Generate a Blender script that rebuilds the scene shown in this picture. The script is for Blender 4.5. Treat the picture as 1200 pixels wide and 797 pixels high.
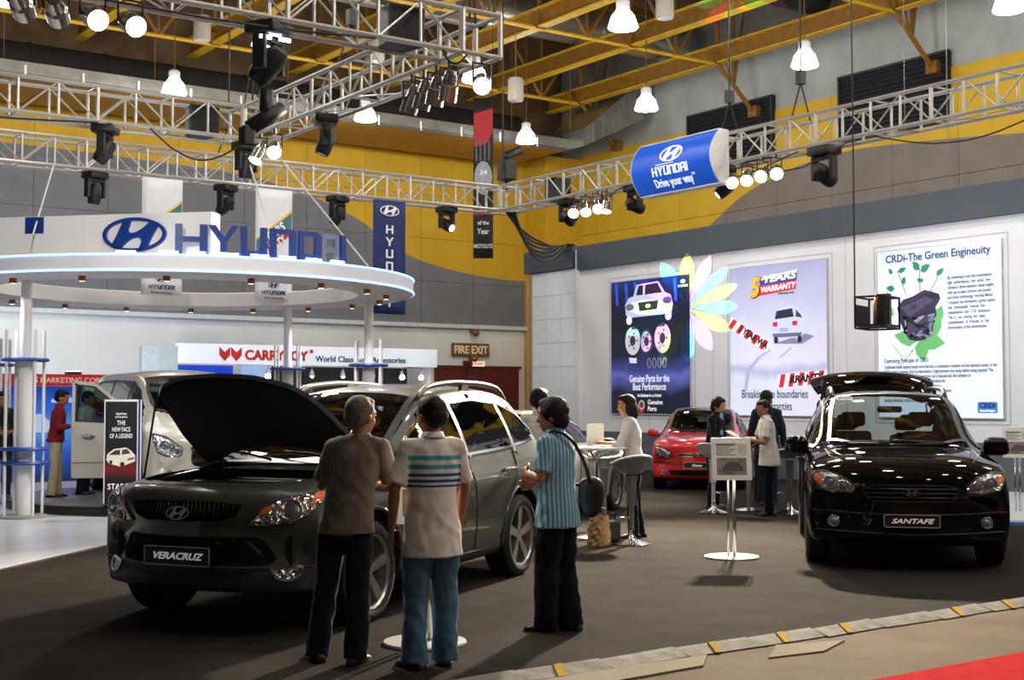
# ---- scene settings used below
WORLD, EXPO, BAYW, PARW, KEY = 0.05, 0.0, 190, 3200, 2.6
PAIM = [(9, 13, 0), (11, 14, 0), (10, 12, 0), (13, 17, 0), (9, 7, 0), (8.5, 9.5, 0), (5.5, 8.5, 0), (7, 6, 0)]
GOBO = 13000
BONNET, TAILGATE = 37, 78
GETZ, SEDAN, VAN, VDOOR = (17.43, 18.47, 222.9), (10.77, 14.95, 33), (7.53, 19.85, 264), 70
import bpy, bmesh, math, random
from mathutils import Vector, Matrix
from mathutils.bvhtree import BVHTree
R = math.radians
random.seed(7)
scn = bpy.context.scene
col = scn.collection
for o in list(bpy.data.objects): bpy.data.objects.remove(o)

# ---------------------------------------------------------------- camera, world, exposure
FPX, YAW, HOR, EYE = 1550.0, R(35.1), 469.0, 1.6
cd = bpy.data.cameras.new('camera'); cam = bpy.data.objects.new('camera', cd); col.objects.link(cam)
cd.sensor_fit = 'HORIZONTAL'; cd.sensor_width = 36.0; cd.lens = FPX/1200*36.0
cd.clip_start = 0.1; cd.clip_end = 200
cam.location = (0, 0, EYE)
cam.rotation_euler = (R(90)+math.atan((HOR-398.5)/FPX), 0, -YAW)
scn.camera = cam
w = bpy.data.worlds.new('world'); scn.world = w; w.use_nodes = True
w.node_tree.nodes['Background'].inputs['Color'].default_value = (0.80, 0.86, 1.0, 1)
w.node_tree.nodes['Background'].inputs['Strength'].default_value = WORLD
scn.view_settings.view_transform = 'Standard'; scn.view_settings.look = 'None'
scn.view_settings.gamma = 1; scn.view_settings.use_curve_mapping = False
scn.view_settings.exposure = EXPO

# ---------------------------------------------------------------- helpers
def tag(o, label=None, cat=None, group=None, kind=None):
    if label: o['label'] = label
    if cat: o['category'] = cat
    if group: o['group'] = group
    if kind: o['kind'] = kind
    return o
def empty(name, loc=(0, 0, 0), rz=0, label=None, cat=None, group=None):
    o = bpy.data.objects.new(name, None); col.objects.link(o)
    o.empty_display_size = 0.1
    o.location = loc; o.rotation_euler = (0, 0, rz)
    return tag(o, label, cat, group)
def copy_tree(o, parent=None):
    c = o.copy(); col.objects.link(c); c.parent = parent
    for ch in list(o.children): copy_tree(ch, c)
    return c
def lin(c):
    return tuple(x/12.92 if x <= .04045 else ((x+.055)/1.055)**2.4 for x in c)
def rgb(r, g, b): return lin((r/255, g/255, b/255))
MATS = {}
def mat(name, c, rough=.5, metal=0, var=.08, scale=6, bump=0, bscale=60, coat=0, emit=None, estr=0, spec=.5, sheen=0, alpha=1, flake=0):
    if name in MATS: return MATS[name]
    m = bpy.data.materials.new(name); m.use_nodes = True
    nt = m.node_tree; b = nt.nodes['Principled BSDF']
    b.inputs['Roughness'].default_value = rough; b.inputs['Metallic'].default_value = metal
    b.inputs['Specular IOR Level'].default_value = spec
    b.inputs['Coat Weight'].default_value = coat; b.inputs['Coat Roughness'].default_value = .03
    b.inputs['Sheen Weight'].default_value = sheen
    b.inputs['Base Color'].default_value = (*c, 1)
    tc = nt.nodes.new('ShaderNodeTexCoord')
    if var > 0:
        n = nt.nodes.new('ShaderNodeTexNoise'); n.inputs['Scale'].default_value = scale; n.inputs['Detail'].default_value = 4
        nt.links.new(tc.outputs['Object'], n.inputs['Vector'])
        mp = nt.nodes.new('ShaderNodeMapRange'); mp.inputs['From Min'].default_value = .3; mp.inputs['From Max'].default_value = .7
        mp.inputs['To Min'].default_value = 1-var; mp.inputs['To Max'].default_value = 1+var
        nt.links.new(n.outputs['Fac'], mp.inputs['Value'])
        v = nt.nodes.new('ShaderNodeVectorMath'); v.operation = 'SCALE'; v.inputs[0].default_value = c
        nt.links.new(mp.outputs['Result'], v.inputs['Scale']); nt.links.new(v.outputs['Vector'], b.inputs['Base Color'])
    if bump > 0:
        n2 = nt.nodes.new('ShaderNodeTexNoise'); n2.inputs['Scale'].default_value = bscale; n2.inputs['Detail'].default_value = 3
        nt.links.new(tc.outputs['Object'], n2.inputs['Vector'])
        bp = nt.nodes.new('ShaderNodeBump'); bp.inputs['Strength'].default_value = bump; bp.inputs['Distance'].default_value = .01
        nt.links.new(n2.outputs['Fac'], bp.inputs['Height']); nt.links.new(bp.outputs['Normal'], b.inputs['Normal'])
    if emit:
        b.inputs['Emission Color'].default_value = (*emit, 1); b.inputs['Emission Strength'].default_value = estr
    MATS[name] = m
    return m
def emitmat(name, c, s):
    return mat(name, c, .5, var=0, emit=c, estr=s)
def glassmat(name, tint=(.55, .62, .6), gloss=.12, rough=.02):
    if name in MATS: return MATS[name]
    m = bpy.data.materials.new(name); m.use_nodes = True; nt = m.node_tree
    for n in list(nt.nodes):
        if n.type != 'OUTPUT_MATERIAL': nt.nodes.remove(n)
    out = nt.nodes['Material Output']
    tr = nt.nodes.new('ShaderNodeBsdfTransparent'); tr.inputs['Color'].default_value = (*tint, 1)
    gl = nt.nodes.new('ShaderNodeBsdfGlossy'); gl.inputs['Roughness'].default_value = rough
    lw = nt.nodes.new('ShaderNodeLayerWeight'); lw.inputs['Blend'].default_value = .25
    mr = nt.nodes.new('ShaderNodeMapRange'); mr.inputs['To Min'].default_value = gloss; mr.inputs['To Max'].default_value = .9
    nt.links.new(lw.outputs['Fresnel'], mr.inputs['Value'])
    mx = nt.nodes.new('ShaderNodeMixShader')
    nt.links.new(mr.outputs['Result'], mx.inputs['Fac']); nt.links.new(tr.outputs[0], mx.inputs[1]); nt.links.new(gl.outputs[0], mx.inputs[2])
    nt.links.new(mx.outputs[0], out.inputs['Surface'])
    MATS[name] = m
    return m

class MB:
    def __init__(s): s.v = []; s.f = []
    def add(s, vs, fs):
        n = len(s.v); s.v += [tuple(p) for p in vs]; s.f += [tuple(i+n for i in f) for f in fs]; return s
    def box(s, x0, x1, y0, y1, z0, z1):
        return s.add([(x, y, z) for x in (x0, x1) for y in (y0, y1) for z in (z0, z1)],
                     [(0, 1, 3, 2), (4, 6, 7, 5), (0, 4, 5, 1), (2, 3, 7, 6), (0, 2, 6, 4), (1, 5, 7, 3)])
    def cbox(s, c, d): return s.box(c[0]-d[0]/2, c[0]+d[0]/2, c[1]-d[1]/2, c[1]+d[1]/2, c[2]-d[2]/2, c[2]+d[2]/2)
    def tube(s, pts, r, n=8, cap=True, closed=False, flat=1.0):
        pts = [Vector(p) for p in pts]; N = len(pts)
        rs = r if isinstance(r, (list, tuple)) else [r]*N
        vs = []; prev = None
        for i, p in enumerate(pts):
            a = pts[(i-1) % N] if (i > 0 or closed) else p
            b = pts[(i+1) % N] if (i < N-1 or closed) else p
            d = (b-a); d = d.normalized() if d.length > 1e-9 else Vector((0, 0, 1))
            if prev is None:
                u = d.cross(Vector((0, 0, 1)))
                if u.length < 1e-3: u = d.cross(Vector((0, 1, 0)))
            else:
                u = prev - d*prev.dot(d)
            u.normalize(); prev = u; v = d.cross(u)
            for k in range(n):
                t = 2*math.pi*k/n
                vs.append(p+(u*math.cos(t)+v*math.sin(t)*flat)*rs[i])
        fs = []
        for i in range(N if closed else N-1):
            j = (i+1) % N
            for k in range(n):
                k2 = (k+1) % n
                fs.append((i*n+k, i*n+k2, j*n+k2, j*n+k))
        if cap and not closed:
            fs.append(tuple(range(n-1, -1, -1))); fs.append(tuple((N-1)*n+k for k in range(n)))
        return s.add(vs, fs)
    def lathe(s, prof, n=24, c=(0, 0, 0), axis='z', a0=0, a1=2*math.pi):
        full = abs(a1-a0-2*math.pi) < 1e-6; m = n if full else n+1
        vs = []
        for (r, h) in prof:
            for k in range(m):
                t = a0+(a1-a0)*k/n; x, y = r*math.cos(t), r*math.sin(t)
                p = (x, y, h) if axis == 'z' else ((x, h, y) if axis == 'y' else (h, x, y))
                vs.append((p[0]+c[0], p[1]+c[1], p[2]+c[2]))
        fs = []
        for i in range(len(prof)-1):
            for k in range(n):
                k2 = (k+1) % m
                fs.append((i*m+k, i*m+k2, (i+1)*m+k2, (i+1)*m+k))
        return s.add(vs, fs)
    def prism(s, poly, h0, h1, fn=None):
        # poly 2D list; fn maps (u, v, h) to a point
        fn = fn or (lambda u, v, h: (u, v, h)); n = len(poly)
        vs = [fn(u, v, h0) for u, v in poly]+[fn(u, v, h1) for u, v in poly]
        fs = [tuple(range(n-1, -1, -1)), tuple(range(n, 2*n))]+[(i, (i+1) % n, n+(i+1) % n, n+i) for i in range(n)]
        return s.add(vs, fs)
    def ring2(s, outer, inner, h0, h1, fn=None):
        fn = fn or (lambda u, v, h: (u, v, h)); n = len(outer)
        vs = [fn(u, v, h) for h in (h0, h1) for P in (outer, inner) for u, v in P]
        fs = []
        for i in range(n):
            j = (i+1) % n
            fs += [(i, n+i, n+j, j), (2*n+i, 2*n+j, 3*n+j, 3*n+i), (i, j, 2*n+j, 2*n+i), (n+i, 3*n+i, 3*n+j, n+j)]
        return s.add(vs, fs)
    def ball(s, c, r, nu=12, nv=8):
        rx, ry, rz = r if isinstance(r, (tuple, list)) else (r, r, r)
        prof = [(math.sin(math.pi*i/nv), -math.cos(math.pi*i/nv)) for i in range(nv+1)]
        b = MB().lathe(prof, nu)
        return s.add([(c[0]+x*rx, c[1]+y*ry, c[2]+z*rz) for x, y, z in b.v], b.f)
    def xf(s, M):
        s.v = [tuple(M @ Vector(p)) for p in s.v]; return s
    def build(s, name, m, parent=None, smooth=False, fix=True, angle=None, loc=None):
        me = bpy.data.meshes.new(name); me.from_pydata(s.v, [], s.f)
        if fix:
            bm = bmesh.new(); bm.from_mesh(me)
            bmesh.ops.remove_doubles(bm, verts=bm.verts, dist=1e-5)
            bmesh.ops.recalc_face_normals(bm, faces=bm.faces); bm.to_mesh(me); bm.free()
        return obj(name, me, m, parent, smooth, angle, loc)
def obj(name, me, m, parent=None, smooth=False, angle=None, loc=None):
    for x in (m if isinstance(m, (list, tuple)) else [m]): me.materials.append(x)
    if smooth: me.shade_smooth()
    if angle is not None: me.set_sharp_from_angle(angle=R(angle))
    o = bpy.data.objects.new(name, me); col.objects.link(o); o.parent = parent
    if loc is not None: o.location = loc
    return o
def bevel(o, w=.01, seg=2):
    md = o.modifiers.new('bevel', 'BEVEL'); md.width = w; md.segments = seg; md.limit_method = 'ANGLE'; return o
def textmesh(s, size=1, ext=.01, align='CENTER', off=0, spacing=1.0, line=1.0, shear=0, width=None):
    cu = bpy.data.curves.new('txt', 'FONT'); cu.body = s; cu.size = size; cu.extrude = ext; cu.align_x = align
    cu.offset = off; cu.space_character = spacing; cu.space_line = line; cu.resolution_u = 3; cu.shear = shear
    t = bpy.data.objects.new('txt', cu); me = evalmesh(t)
    bpy.data.objects.remove(t); bpy.data.curves.remove(cu)
    if width:
        xs = [v.co.x for v in me.vertices]; k = width/max(1e-6, max(xs)-min(xs))
        for v in me.vertices: v.co.x *= k
    return me
def place2d(me, o, u, v, n=None):
    # map mesh local x->u, y->v, z->u x v, at origin o
    u = Vector(u).normalized(); v = Vector(v).normalized(); n = u.cross(v) if n is None else Vector(n)
    M = Matrix(((u.x, v.x, n.x, o[0]), (u.y, v.y, n.y, o[1]), (u.z, v.z, n.z, o[2]), (0, 0, 0, 1)))
    me.transform(M); return me
def joinmesh(mes):
    bm = bmesh.new()
    for m in mes: bm.from_mesh(m)
    me = bpy.data.meshes.new('j'); bm.to_mesh(me); bm.free(); return me
TMP = bpy.data.scenes.new('workbench')   # scratch scene so that evaluating one object stays quick
def evalmesh(o, *others):
    for q in (o, *others):
        if q.name not in TMP.collection.objects: TMP.collection.objects.link(q)
    vl = TMP.view_layers[0]; vl.update(); me = bpy.data.meshes.new_from_object(o.evaluated_get(vl.depsgraph))
    for q in (o, *others): TMP.collection.objects.unlink(q)
    return me
def ellipse(cx, cy, rx, ry, n=32, a=0):
    return [(cx+rx*math.cos(2*math.pi*k/n+a), cy+ry*math.sin(2*math.pi*k/n+a)) for k in range(n)]
def catmull(keys, n):
    # keys: list of equal-length tuples, returns n samples per span
    out = []; K = len(keys)
    for i in range(K-1):
        p0, p1, p2, p3 = keys[max(i-1, 0)], keys[i], keys[i+1], keys[min(i+2, K-1)]
        for j in range(n):
            t = j/n
            row = []
            for a, b, c, d in zip(p0, p1, p2, p3):
                m1 = (c-a)/2; m2 = (d-b)/2
                # limit overshoot
                lim = 3*abs(c-b); m1 = max(-lim, min(lim, m1)) if (c-b) != 0 and m1*(c-b) > 0 else 0.0 if m1*(c-b) <= 0 else m1
                m2 = max(-lim, min(lim, m2)) if (c-b) != 0 and m2*(c-b) > 0 else 0.0 if m2*(c-b) <= 0 else m2
                row.append((2*t**3-3*t**2+1)*b+(t**3-2*t**2+t)*m1+(-2*t**3+3*t**2)*c+(t**3-t**2)*m2)
            out.append(tuple(row))
    out.append(tuple(keys[-1])); return out
# ---- the H emblem and the wordmark as 2D outlines
EMB_H = [((x-693)/180, -(y-193)/180) for x, y in [(630, 122), (672, 117), (656, 170), (668, 186), (700, 183), (738, 164), (785, 128), (826, 150), (790, 212), (752, 281), (715, 284), (735, 240), (733, 214), (712, 207), (680, 213), (640, 240), (604, 272), (565, 250), (600, 186)]]
def emblem(mb, s, fn, h0, h1):
    # ring and letter of an oval emblem, half-width s, fn maps (u, v, h)
    mb.ring2(ellipse(0, 0, s, s*.5, 40), ellipse(0, 0, s*.9, s*.415, 40), h0, h1, fn)
    mb.prism([(u*s, v*s) for u, v in EMB_H], h0, h1, fn)
    return mb
def wordmark(ch):
    # polygons of one letter in a box 0..w, 0..1
    t = .2
    if ch == 'H': return .86, [[(0, 0), (t, 0), (t, 1), (0, 1)], [(.86-t, 0), (.86, 0), (.86, 1), (.86-t, 1)], [(t, .4), (.86-t, .4), (.86-t, .58), (t, .58)]]
    if ch == 'Y': return .96, [[(.38, 0), (.58, 0), (.58, .42), (.96, 1), (.73, 1), (.48, .6), (.23, 1), (0, 1), (.38, .42)]]
    if ch == 'U': return .84, [[(0, .06), (.06, 0), (.78, 0), (.84, .06), (.84, 1), (.64, 1), (.64, .18), (.2, .18), (.2, 1), (0, 1)]]
    if ch == 'N': return .84, [[(0, 0), (.2, 0), (.2, .82), (.64, .82), (.64, 0), (.84, 0), (.84, .94), (.78, 1), (0, 1)]]
    if ch == 'D': return .86, [[(0, 0), (.74, 0), (.86, .12), (.86, .5), (.66, .5), (.66, .18), (.2, .18), (.2, .5), (0, .5)], [(0, .5), (.2, .5), (.2, .82), (.66, .82), (.66, .5), (.86, .5), (.86, .88), (.74, 1), (0, 1)]]
    if ch == 'A': return .84, [[(0, 0), (.2, 0), (.2, .82), (.64, .82), (.64, 0), (.84, 0), (.84, .88), (.74, 1), (.1, 1), (0, .88)], [(.2, .36), (.64, .36), (.64, .53), (.2, .53)]]
    if ch == 'I': return .2, [[(0, 0), (.2, 0), (.2, 1), (0, 1)]]
def wordline(mb, s, h, fn, h0, h1, gap=.14, wx=1.0):
    u = 0
    for ch in s:
        w_, polys = wordmark(ch)
        for p in polys: mb.prism([((u+a)*h*wx, b*h) for a, b in p], h0, h1, fn)
        u += w_+gap
    return (u-gap)*h*wx
def wordwidth(s, h, gap=.14, wx=1.0): return (sum(wordmark(c)[0]+gap for c in s)-gap)*h*wx
M_TRIM = mat('trim_black', (.015, .015, .016), .45, var=.05)
M_CHROME = mat('chrome', rgb(225, 225, 228), .08, 1, var=0)
M_INNER = mat('underbody_black', (.008, .008, .008), .8, var=.2)
# ---------------------------------------------------------------- hall: floor, walls, roof
def struct(o): o['kind'] = 'structure'; return o
def wavemat(name, ax, lo, hi, pts, ca, cb, ztop=None, ctop=None):
    m = mat(name, (1, 1, 1), .75, var=0); nt = m.node_tree; b = nt.nodes['Principled BSDF']; L = nt.links.new
    g = nt.nodes.new('ShaderNodeNewGeometry'); s = nt.nodes.new('ShaderNodeSeparateXYZ'); L(g.outputs['Position'], s.inputs[0])
    mr = nt.nodes.new('ShaderNodeMapRange'); mr.inputs['From Min'].default_value = lo; mr.inputs['From Max'].default_value = hi; L(s.outputs[ax], mr.inputs['Value'])
    fc = nt.nodes.new('ShaderNodeFloatCurve'); c = fc.mapping.curves[0]
    P = sorted(((x-lo)/(hi-lo), z/12) for x, z in pts)
    c.points[0].location = P[0]; c.points[1].location = P[-1]
    for p in P[1:-1]: c.points.new(*p)
    fc.mapping.update(); L(mr.outputs[0], fc.inputs['Value'])
    mu = nt.nodes.new('ShaderNodeMath'); mu.operation = 'MULTIPLY'; mu.inputs[1].default_value = 12; L(fc.outputs[0], mu.inputs[0])
    gt = nt.nodes.new('ShaderNodeMath'); gt.operation = 'GREATER_THAN'; L(s.outputs['Z'], gt.inputs[0]); L(mu.outputs[0], gt.inputs[1])
    mx = nt.nodes.new('ShaderNodeMix'); mx.data_type = 'RGBA'; L(gt.outputs[0], mx.inputs['Factor']); mx.inputs['A'].default_value = (*ca, 1); mx.inputs['B'].default_value = (*cb, 1)
    no = nt.nodes.new('ShaderNodeTexNoise'); no.inputs['Scale'].default_value = 1.2; no.inputs['Detail'].default_value = 6; L(g.outputs['Position'], no.inputs['Vector'])
    m2 = nt.nodes.new('ShaderNodeMapRange'); m2.inputs['From Min'].default_value = .3; m2.inputs['From Max'].default_value = .7; m2.inputs['To Min'].default_value = .9; m2.inputs['To Max'].default_value = 1.08; L(no.outputs['Fac'], m2.inputs['Value'])
    v = nt.nodes.new('ShaderNodeVectorMath'); v.operation = 'SCALE'; L(mx.outputs['Result'], v.inputs[0]); L(m2.outputs[0], v.inputs['Scale']); L(v.outputs[0], b.inputs['Base Color'])
    n3 = nt.nodes.new('ShaderNodeTexNoise'); n3.inputs['Scale'].default_value = 60; L(g.outputs['Position'], n3.inputs['Vector'])
    bp = nt.nodes.new('ShaderNodeBump'); bp.inputs['Strength'].default_value = .25; bp.inputs['Distance'].default_value = .01; L(n3.outputs['Fac'], bp.inputs['Height']); L(bp.outputs[0], b.inputs['Normal'])
    return m
GREY, YEL = rgb(112, 115, 122), rgb(200, 160, 32)
M_CONC = mat('floor_concrete', rgb(92, 79, 66), .95, var=.25, scale=1.5, bump=.2, bscale=30, spec=.08)
M_CARPET = mat('carpet_charcoal', rgb(48, 44, 41), .95, var=.16, scale=2.2, bump=.7, bscale=220, spec=.03)
M_WHITEFL = mat('floor_white_vinyl', rgb(225, 228, 232), .22, var=.04, scale=2)
M_RED = mat('carpet_red', rgb(165, 18, 22), .95, var=.12, scale=8, bump=.6, bscale=200, spec=.03)
M_CREAM = mat('wall_cream', rgb(226, 228, 226), .7, var=.04, scale=1)
M_WHITE = mat('booth_white', rgb(228, 228, 230), .55, var=.02, scale=2)
M_DKBAND = mat('booth_slate', rgb(64, 74, 84), .6, var=.06, scale=3)
M_WALLCON = mat('wall_concrete', rgb(165, 170, 168), .8, var=.14, scale=1.2, bump=.2, bscale=20)
M_STEELY = mat('roof_steel_yellow', rgb(205, 165, 40), .5, var=.16, scale=5)
M_STEELB = mat('roof_steel_shaded', rgb(132, 92, 26), .55, var=.2, scale=5)  # darker copy of the yellow steel: shade painted into webs and bracing
M_DUCT = mat('duct_galvanised', rgb(165, 165, 160), .3, .85, var=.15, scale=3, bump=.5, bscale=9)
M_DUCTD = mat('duct_insulated_dark', rgb(42, 40, 38), .8, var=.3, scale=4, bump=.6, bscale=12)
M_LOUVRE = mat('louvre_dark', rgb(42, 46, 52), .6, var=.1)
struct(MB().box(-14, 26.1, -12, 34.4, -.2, 0).build('floor', M_CONC))
P_ = [(-3.43, 6.25), (20, 6.25), (20, 29), (19.4, 29), (4.72, 14.41)]
struct(MB().prism(P_, 0, .008).build('floor_carpet', M_CARPET))
struct(MB().prism([(-3.6, 6.25), (4.72, 14.57), (14, 23.9), (14, 26.4), (-10, 26.4), (-10, 6.25)], 0, .006).build('floor_white', M_WHITEFL))
struct(MB().prism([(15.1, 10.35), (15.6, 10.0), (19.9, 12.9), (19.9, 14.0), (18.9, 13.6)], .008, .05).build('floor_stage', M_WHITEFL))
struct(MB().prism([(14.95, 10.2), (15.45, 9.85), (15.6, 10.0), (15.1, 10.35)], .008, .045).build('trim_1', mat('blue_edge', rgb(70, 130, 190), .5)))
struct(MB().prism([(5.2, 2.6), (9.5, 2.6), (9.5, 5.05), (5.2, 5.05)], 0, .01).build('floor_runner', M_RED))
# silver tape strip along the carpet edge, a piece at a time
strip = struct(empty('trim_2', (0, 6.25, 0)))
Mtape = mat('cable_cover', rgb(118, 114, 106), .85, 0, spec=.1, var=.25, scale=9, bump=.5, bscale=14)
for k in range(17):
    x0 = 3.2+k*.62; yj = random.uniform(-.02, .02)
    MB().add([(x0, -.1+yj, .008), (x0+.62, -.1-yj, .008), (x0+.62, .02-yj, .04), (x0, .02+yj, .035), (x0, .13+yj, .009), (x0+.62, .13-yj, .009), (x0+.62, .05-yj, .045), (x0, .05+yj, .04)],
             [(0, 1, 2, 3), (3, 2, 6, 7), (7, 6, 5, 4), (0, 3, 7, 4), (1, 5, 6, 2), (0, 4, 5, 1)]).build('cover_strip', Mtape, strip)
    if k % 2 == 0 or k in (5, 9):
        MB().add([(x0+.20, -.115, .014), (x0+.26, -.11, .014), (x0+.33, .03, .052), (x0+.27, .03, .05), (x0+.38, .135, .014), (x0+.32, .135, .014)], [(0, 1, 2, 3), (3, 2, 4, 5)]).build('tape', mat('tape_yellow', rgb(170, 135, 30), .9, spec=.05), strip)
struct(MB().prism([(4.55, 5.85), (5.55, 5.9), (5.8, 6.13), (4.3, 6.13)], 0, .012).build('floor_patch', mat('board_pale', rgb(122, 114, 100), .95, var=.08, spec=.05)))
struct(MB().prism([(6.05, 5.85), (6.5, 5.8), (6.9, 5.98), (6.4, 6.12)], 0, .01).build('floor_patch', mat('board_pale', rgb(122, 114, 100), .95, var=.08, spec=.05)))
# back wall
YB, XR = 34.1, 25.9
wb = struct(MB().box(-6, 26.1, YB+.05, YB+.3, 0, 13).build('wall_back', M_CREAM))
mwb = wavemat('panel_paint_back', 'X', -6, 26, [(-6, 7.9), (2, 8.0), (12.5, 7.95), (15.5, 7.75), (18.2, 7.0), (20.15, 5.95), (22.3, 5.5), (24.46, 5.37), (26, 5.35)], GREY, YEL)
pm = None
for i in range(17):
    for j in range(4):
        x0 = -6+i*1.9; x1 = min(x0+1.9, 26); z0 = 3.9+j*1.3; z1 = z0+1.3
        o = MB().box(x0+.006, x1-.006, YB, YB+.06, z0+.006, z1-.006).build('wall_panel', mwb, wb)
struct(MB().box(-6, 24.5, YB-.12, YB, 3.80, 3.92).build('trim_3', mat('moulding_pale', rgb(205, 212, 218), .5)))
struct(MB().box(24.46, 26, 33.0, YB, 0, 9.25).build('wall_pier', mat('pier_yellow', YEL, .7, var=.08)))
struct(MB().box(-6, 26, YB-.15, YB+.05, 9.08, 9.3).build('trim_4', M_STEELY))
struct(MB().box(-6, 25.9, YB-.02, YB+.05, 9.3, 12.9).build('wall_upper', mat('upper_brown', rgb(112, 88, 58), .8, var=.25, scale=2)))
# side wall
wr_ = struct(MB().box(XR+.05, XR+.3, -12, 34.4, 0, 13.2).build('wall_right', M_WALLCON))
mwr = wavemat('panel_paint_side', 'Y', -12, 34, [(-12, 5.5), (5, 6.2), (13, 7.1), (17.2, 7.5), (20, 7.75), (22.5, 7.85), (24.9, 7.5), (27.2, 6.5), (30, 4.9), (34, 4.6)], rgb(125, 117, 112), rgb(208, 170, 40))
for i in range(18):
    for j in range(5):
        y0 = 34.1-(i+1)*1.9; z0 = 3.0+j*1.27
        MB().box(XR, XR+.06, y0+.006, y0+1.894, z0+.006, z0+1.264).build('wall_panel', mwr, wr_)
for (y0, y1, nth) in ((24.63, 27.96, 'first from the yellow corner pier'), (19.07, 22.37, 'second from the yellow corner pier'), (13.6, 16.9, 'third from the yellow corner pier')):
    lo = tag(empty('louvre', (XR-.03, y0, 8.1)), 'dark slatted louvre high in the side wall, ' + nth, 'louvre', 'louvres in the side wall')
    n_ = 14
    MB().box(.0, .05, 0, y1-y0, 0, 1.63).build('backing', mat('louvre_back', rgb(18, 20, 23), .8), lo)
    sl = MB().add([(-.09, 0, 0), (-.02, 0, .09), (0, 0, .085), (-.07, 0, -.005), (-.09, y1-y0, 0), (-.02, y1-y0, .09), (0, y1-y0, .085), (-.07, y1-y0, -.005)], [(0, 1, 2, 3), (7, 6, 5, 4), (0, 4, 5, 1), (1, 5, 6, 2), (2, 6, 7, 3), (3, 7, 4, 0)])
    s0 = sl.build('slat', M_LOUVRE, lo)
    for k in range(n_):
        s_ = s0 if k == 0 else s0.copy()
        if k: col.objects.link(s_); s_.parent = lo
        s_.location = (0, 0, .02+k*1.6/n_)
    for (a, b_, c_, d_) in ((0, y1-y0, 1.6, 1.66), (0, y1-y0, -.03, .03), (0, .05, 0, 1.63), (y1-y0-.05, y1-y0, 0, 1.63)): MB().box(-.1, 0, a, b_, c_, d_).build('frame', M_LOUVRE, lo)
# roof deck and steel
rd = mat('roof_deck', rgb(140, 112, 78), .7, var=.2, scale=3)
nt = rd.node_tree; wv = nt.nodes.new('ShaderNodeTexWave'); wv.inputs['Scale'].default_value = 3.2; wv.bands_direction = 'X'
g_ = nt.nodes.new('ShaderNodeNewGeometry'); nt.links.new(g_.outputs['Position'], wv.inputs['Vector']); bp = nt.nodes.new('ShaderNodeBump'); bp.inputs['Strength'].default_value = 1; bp.inputs['Distance'].default_value = .05
nt.links.new(wv.outputs['Fac'], bp.inputs['Height']); nt.links.new(bp.outputs[0], nt.nodes['Principled BSDF'].inputs['Normal'])
struct(MB().box(-14, 26.1, -12, 34.4, 12.9, 13.1).build('ceiling', rd))
BX = [3.95, 6.9, 9.85, 12.75, 15.65, 18.55, 21.45, 24.4]; TY = [31.1, 25.25, 19.45, 13.6, 7.8]
for x in BX:
    b_ = struct(empty('ceiling_beam', (x, 0, 10.5)))
    MB().box(-.02, .02, -8, 32.7, .03, .46).build('web', M_STEELB, b_)
    MB().box(-.13, .13, -8, 32.7, 0, .035).build('flange', M_STEELY, b_)
    MB().box(-.13, .13, -8, 32.7, .45, .485).build('flange', M_STEELY, b_)
UC = MB().lathe([(0, 0), (1, 0), (1, 1), (0, 1)], 6)
def ucyl(name, m):
    me = bpy.data.meshes.new(name); me.from_pydata(UC.v, [], UC.f); bm = bmesh.new(); bm.from_mesh(me); bmesh.ops.remove_doubles(bm, verts=bm.verts, dist=1e-6); bm.to_mesh(me); bm.free(); me.materials.append(m); me.shade_smooth(); me.set_sharp_from_angle(angle=R(50)); return me
def rod(name, me, a, b, r, parent):
    a, b = Vector(a), Vector(b); d = b-a; o = bpy.data.objects.new(name, me); col.objects.link(o); o.parent = parent
    o.rotation_mode = 'QUATERNION'; o.rotation_quaternion = d.to_track_quat('Z', 'Y'); o.location = a; o.scale = (r, r, d.length); return o
me_y, me_b = ucyl('roof_strut', M_STEELY), ucyl('roof_strut', M_STEELB)
for y in TY:
    t = struct(empty('ceiling_truss', (0, y, 10.5)))
    rod('bottom_chord', me_y, (-8, 0, 0), (24.4, 0, 0), .055, t); rod('top_chord', me_b, (-8, 0, 2.1), (25.8, 0, 2.1), .07, t)
    for k, x in enumerate(BX):
        rod('post', me_b, (x, 0, .45), (x, 0, 2.1), .06, t); MB().cbox((x, 0, .12), (.26, .22, .3)).build('gusset', M_STEELB, t)
        if k < len(BX)-1:
            xm = (x+BX[k+1])/2
            rod('diagonal', me_b, (x, 0, 2.1), (xm, 0, 0), .045, t); rod('diagonal', me_b, (BX[k+1], 0, 2.1), (xm, 0, 0), .045, t); rod('post', me_b, (xm, 0, 0), (xm, 0, 2.1), .04, t)
            MB().cbox((xm, 0, .06), (.26, .06, .2)).build('gusset', M_STEELB, t)
    rod('knee_brace', me_b, (24.4, 0, 0), (25.85, 0, -1.22), .06, t); MB().cbox((25.78, 0, -1.1), (.24, .3, .3)).build('bracket', M_STEELB, t)
    for xx in (24.55, 25.0, 25.5): rod('diagonal', me_b, (25.0, 0, -.5), (xx, 0, 2.1 if xx != 24.55 else .5), .04, t)
for y in (28.2, 22.3, 16.5): struct(MB().box(-8, 25.8, y-.05, y+.05, 12.5, 12.7).build('ceiling_purlin', M_STEELB))
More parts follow.
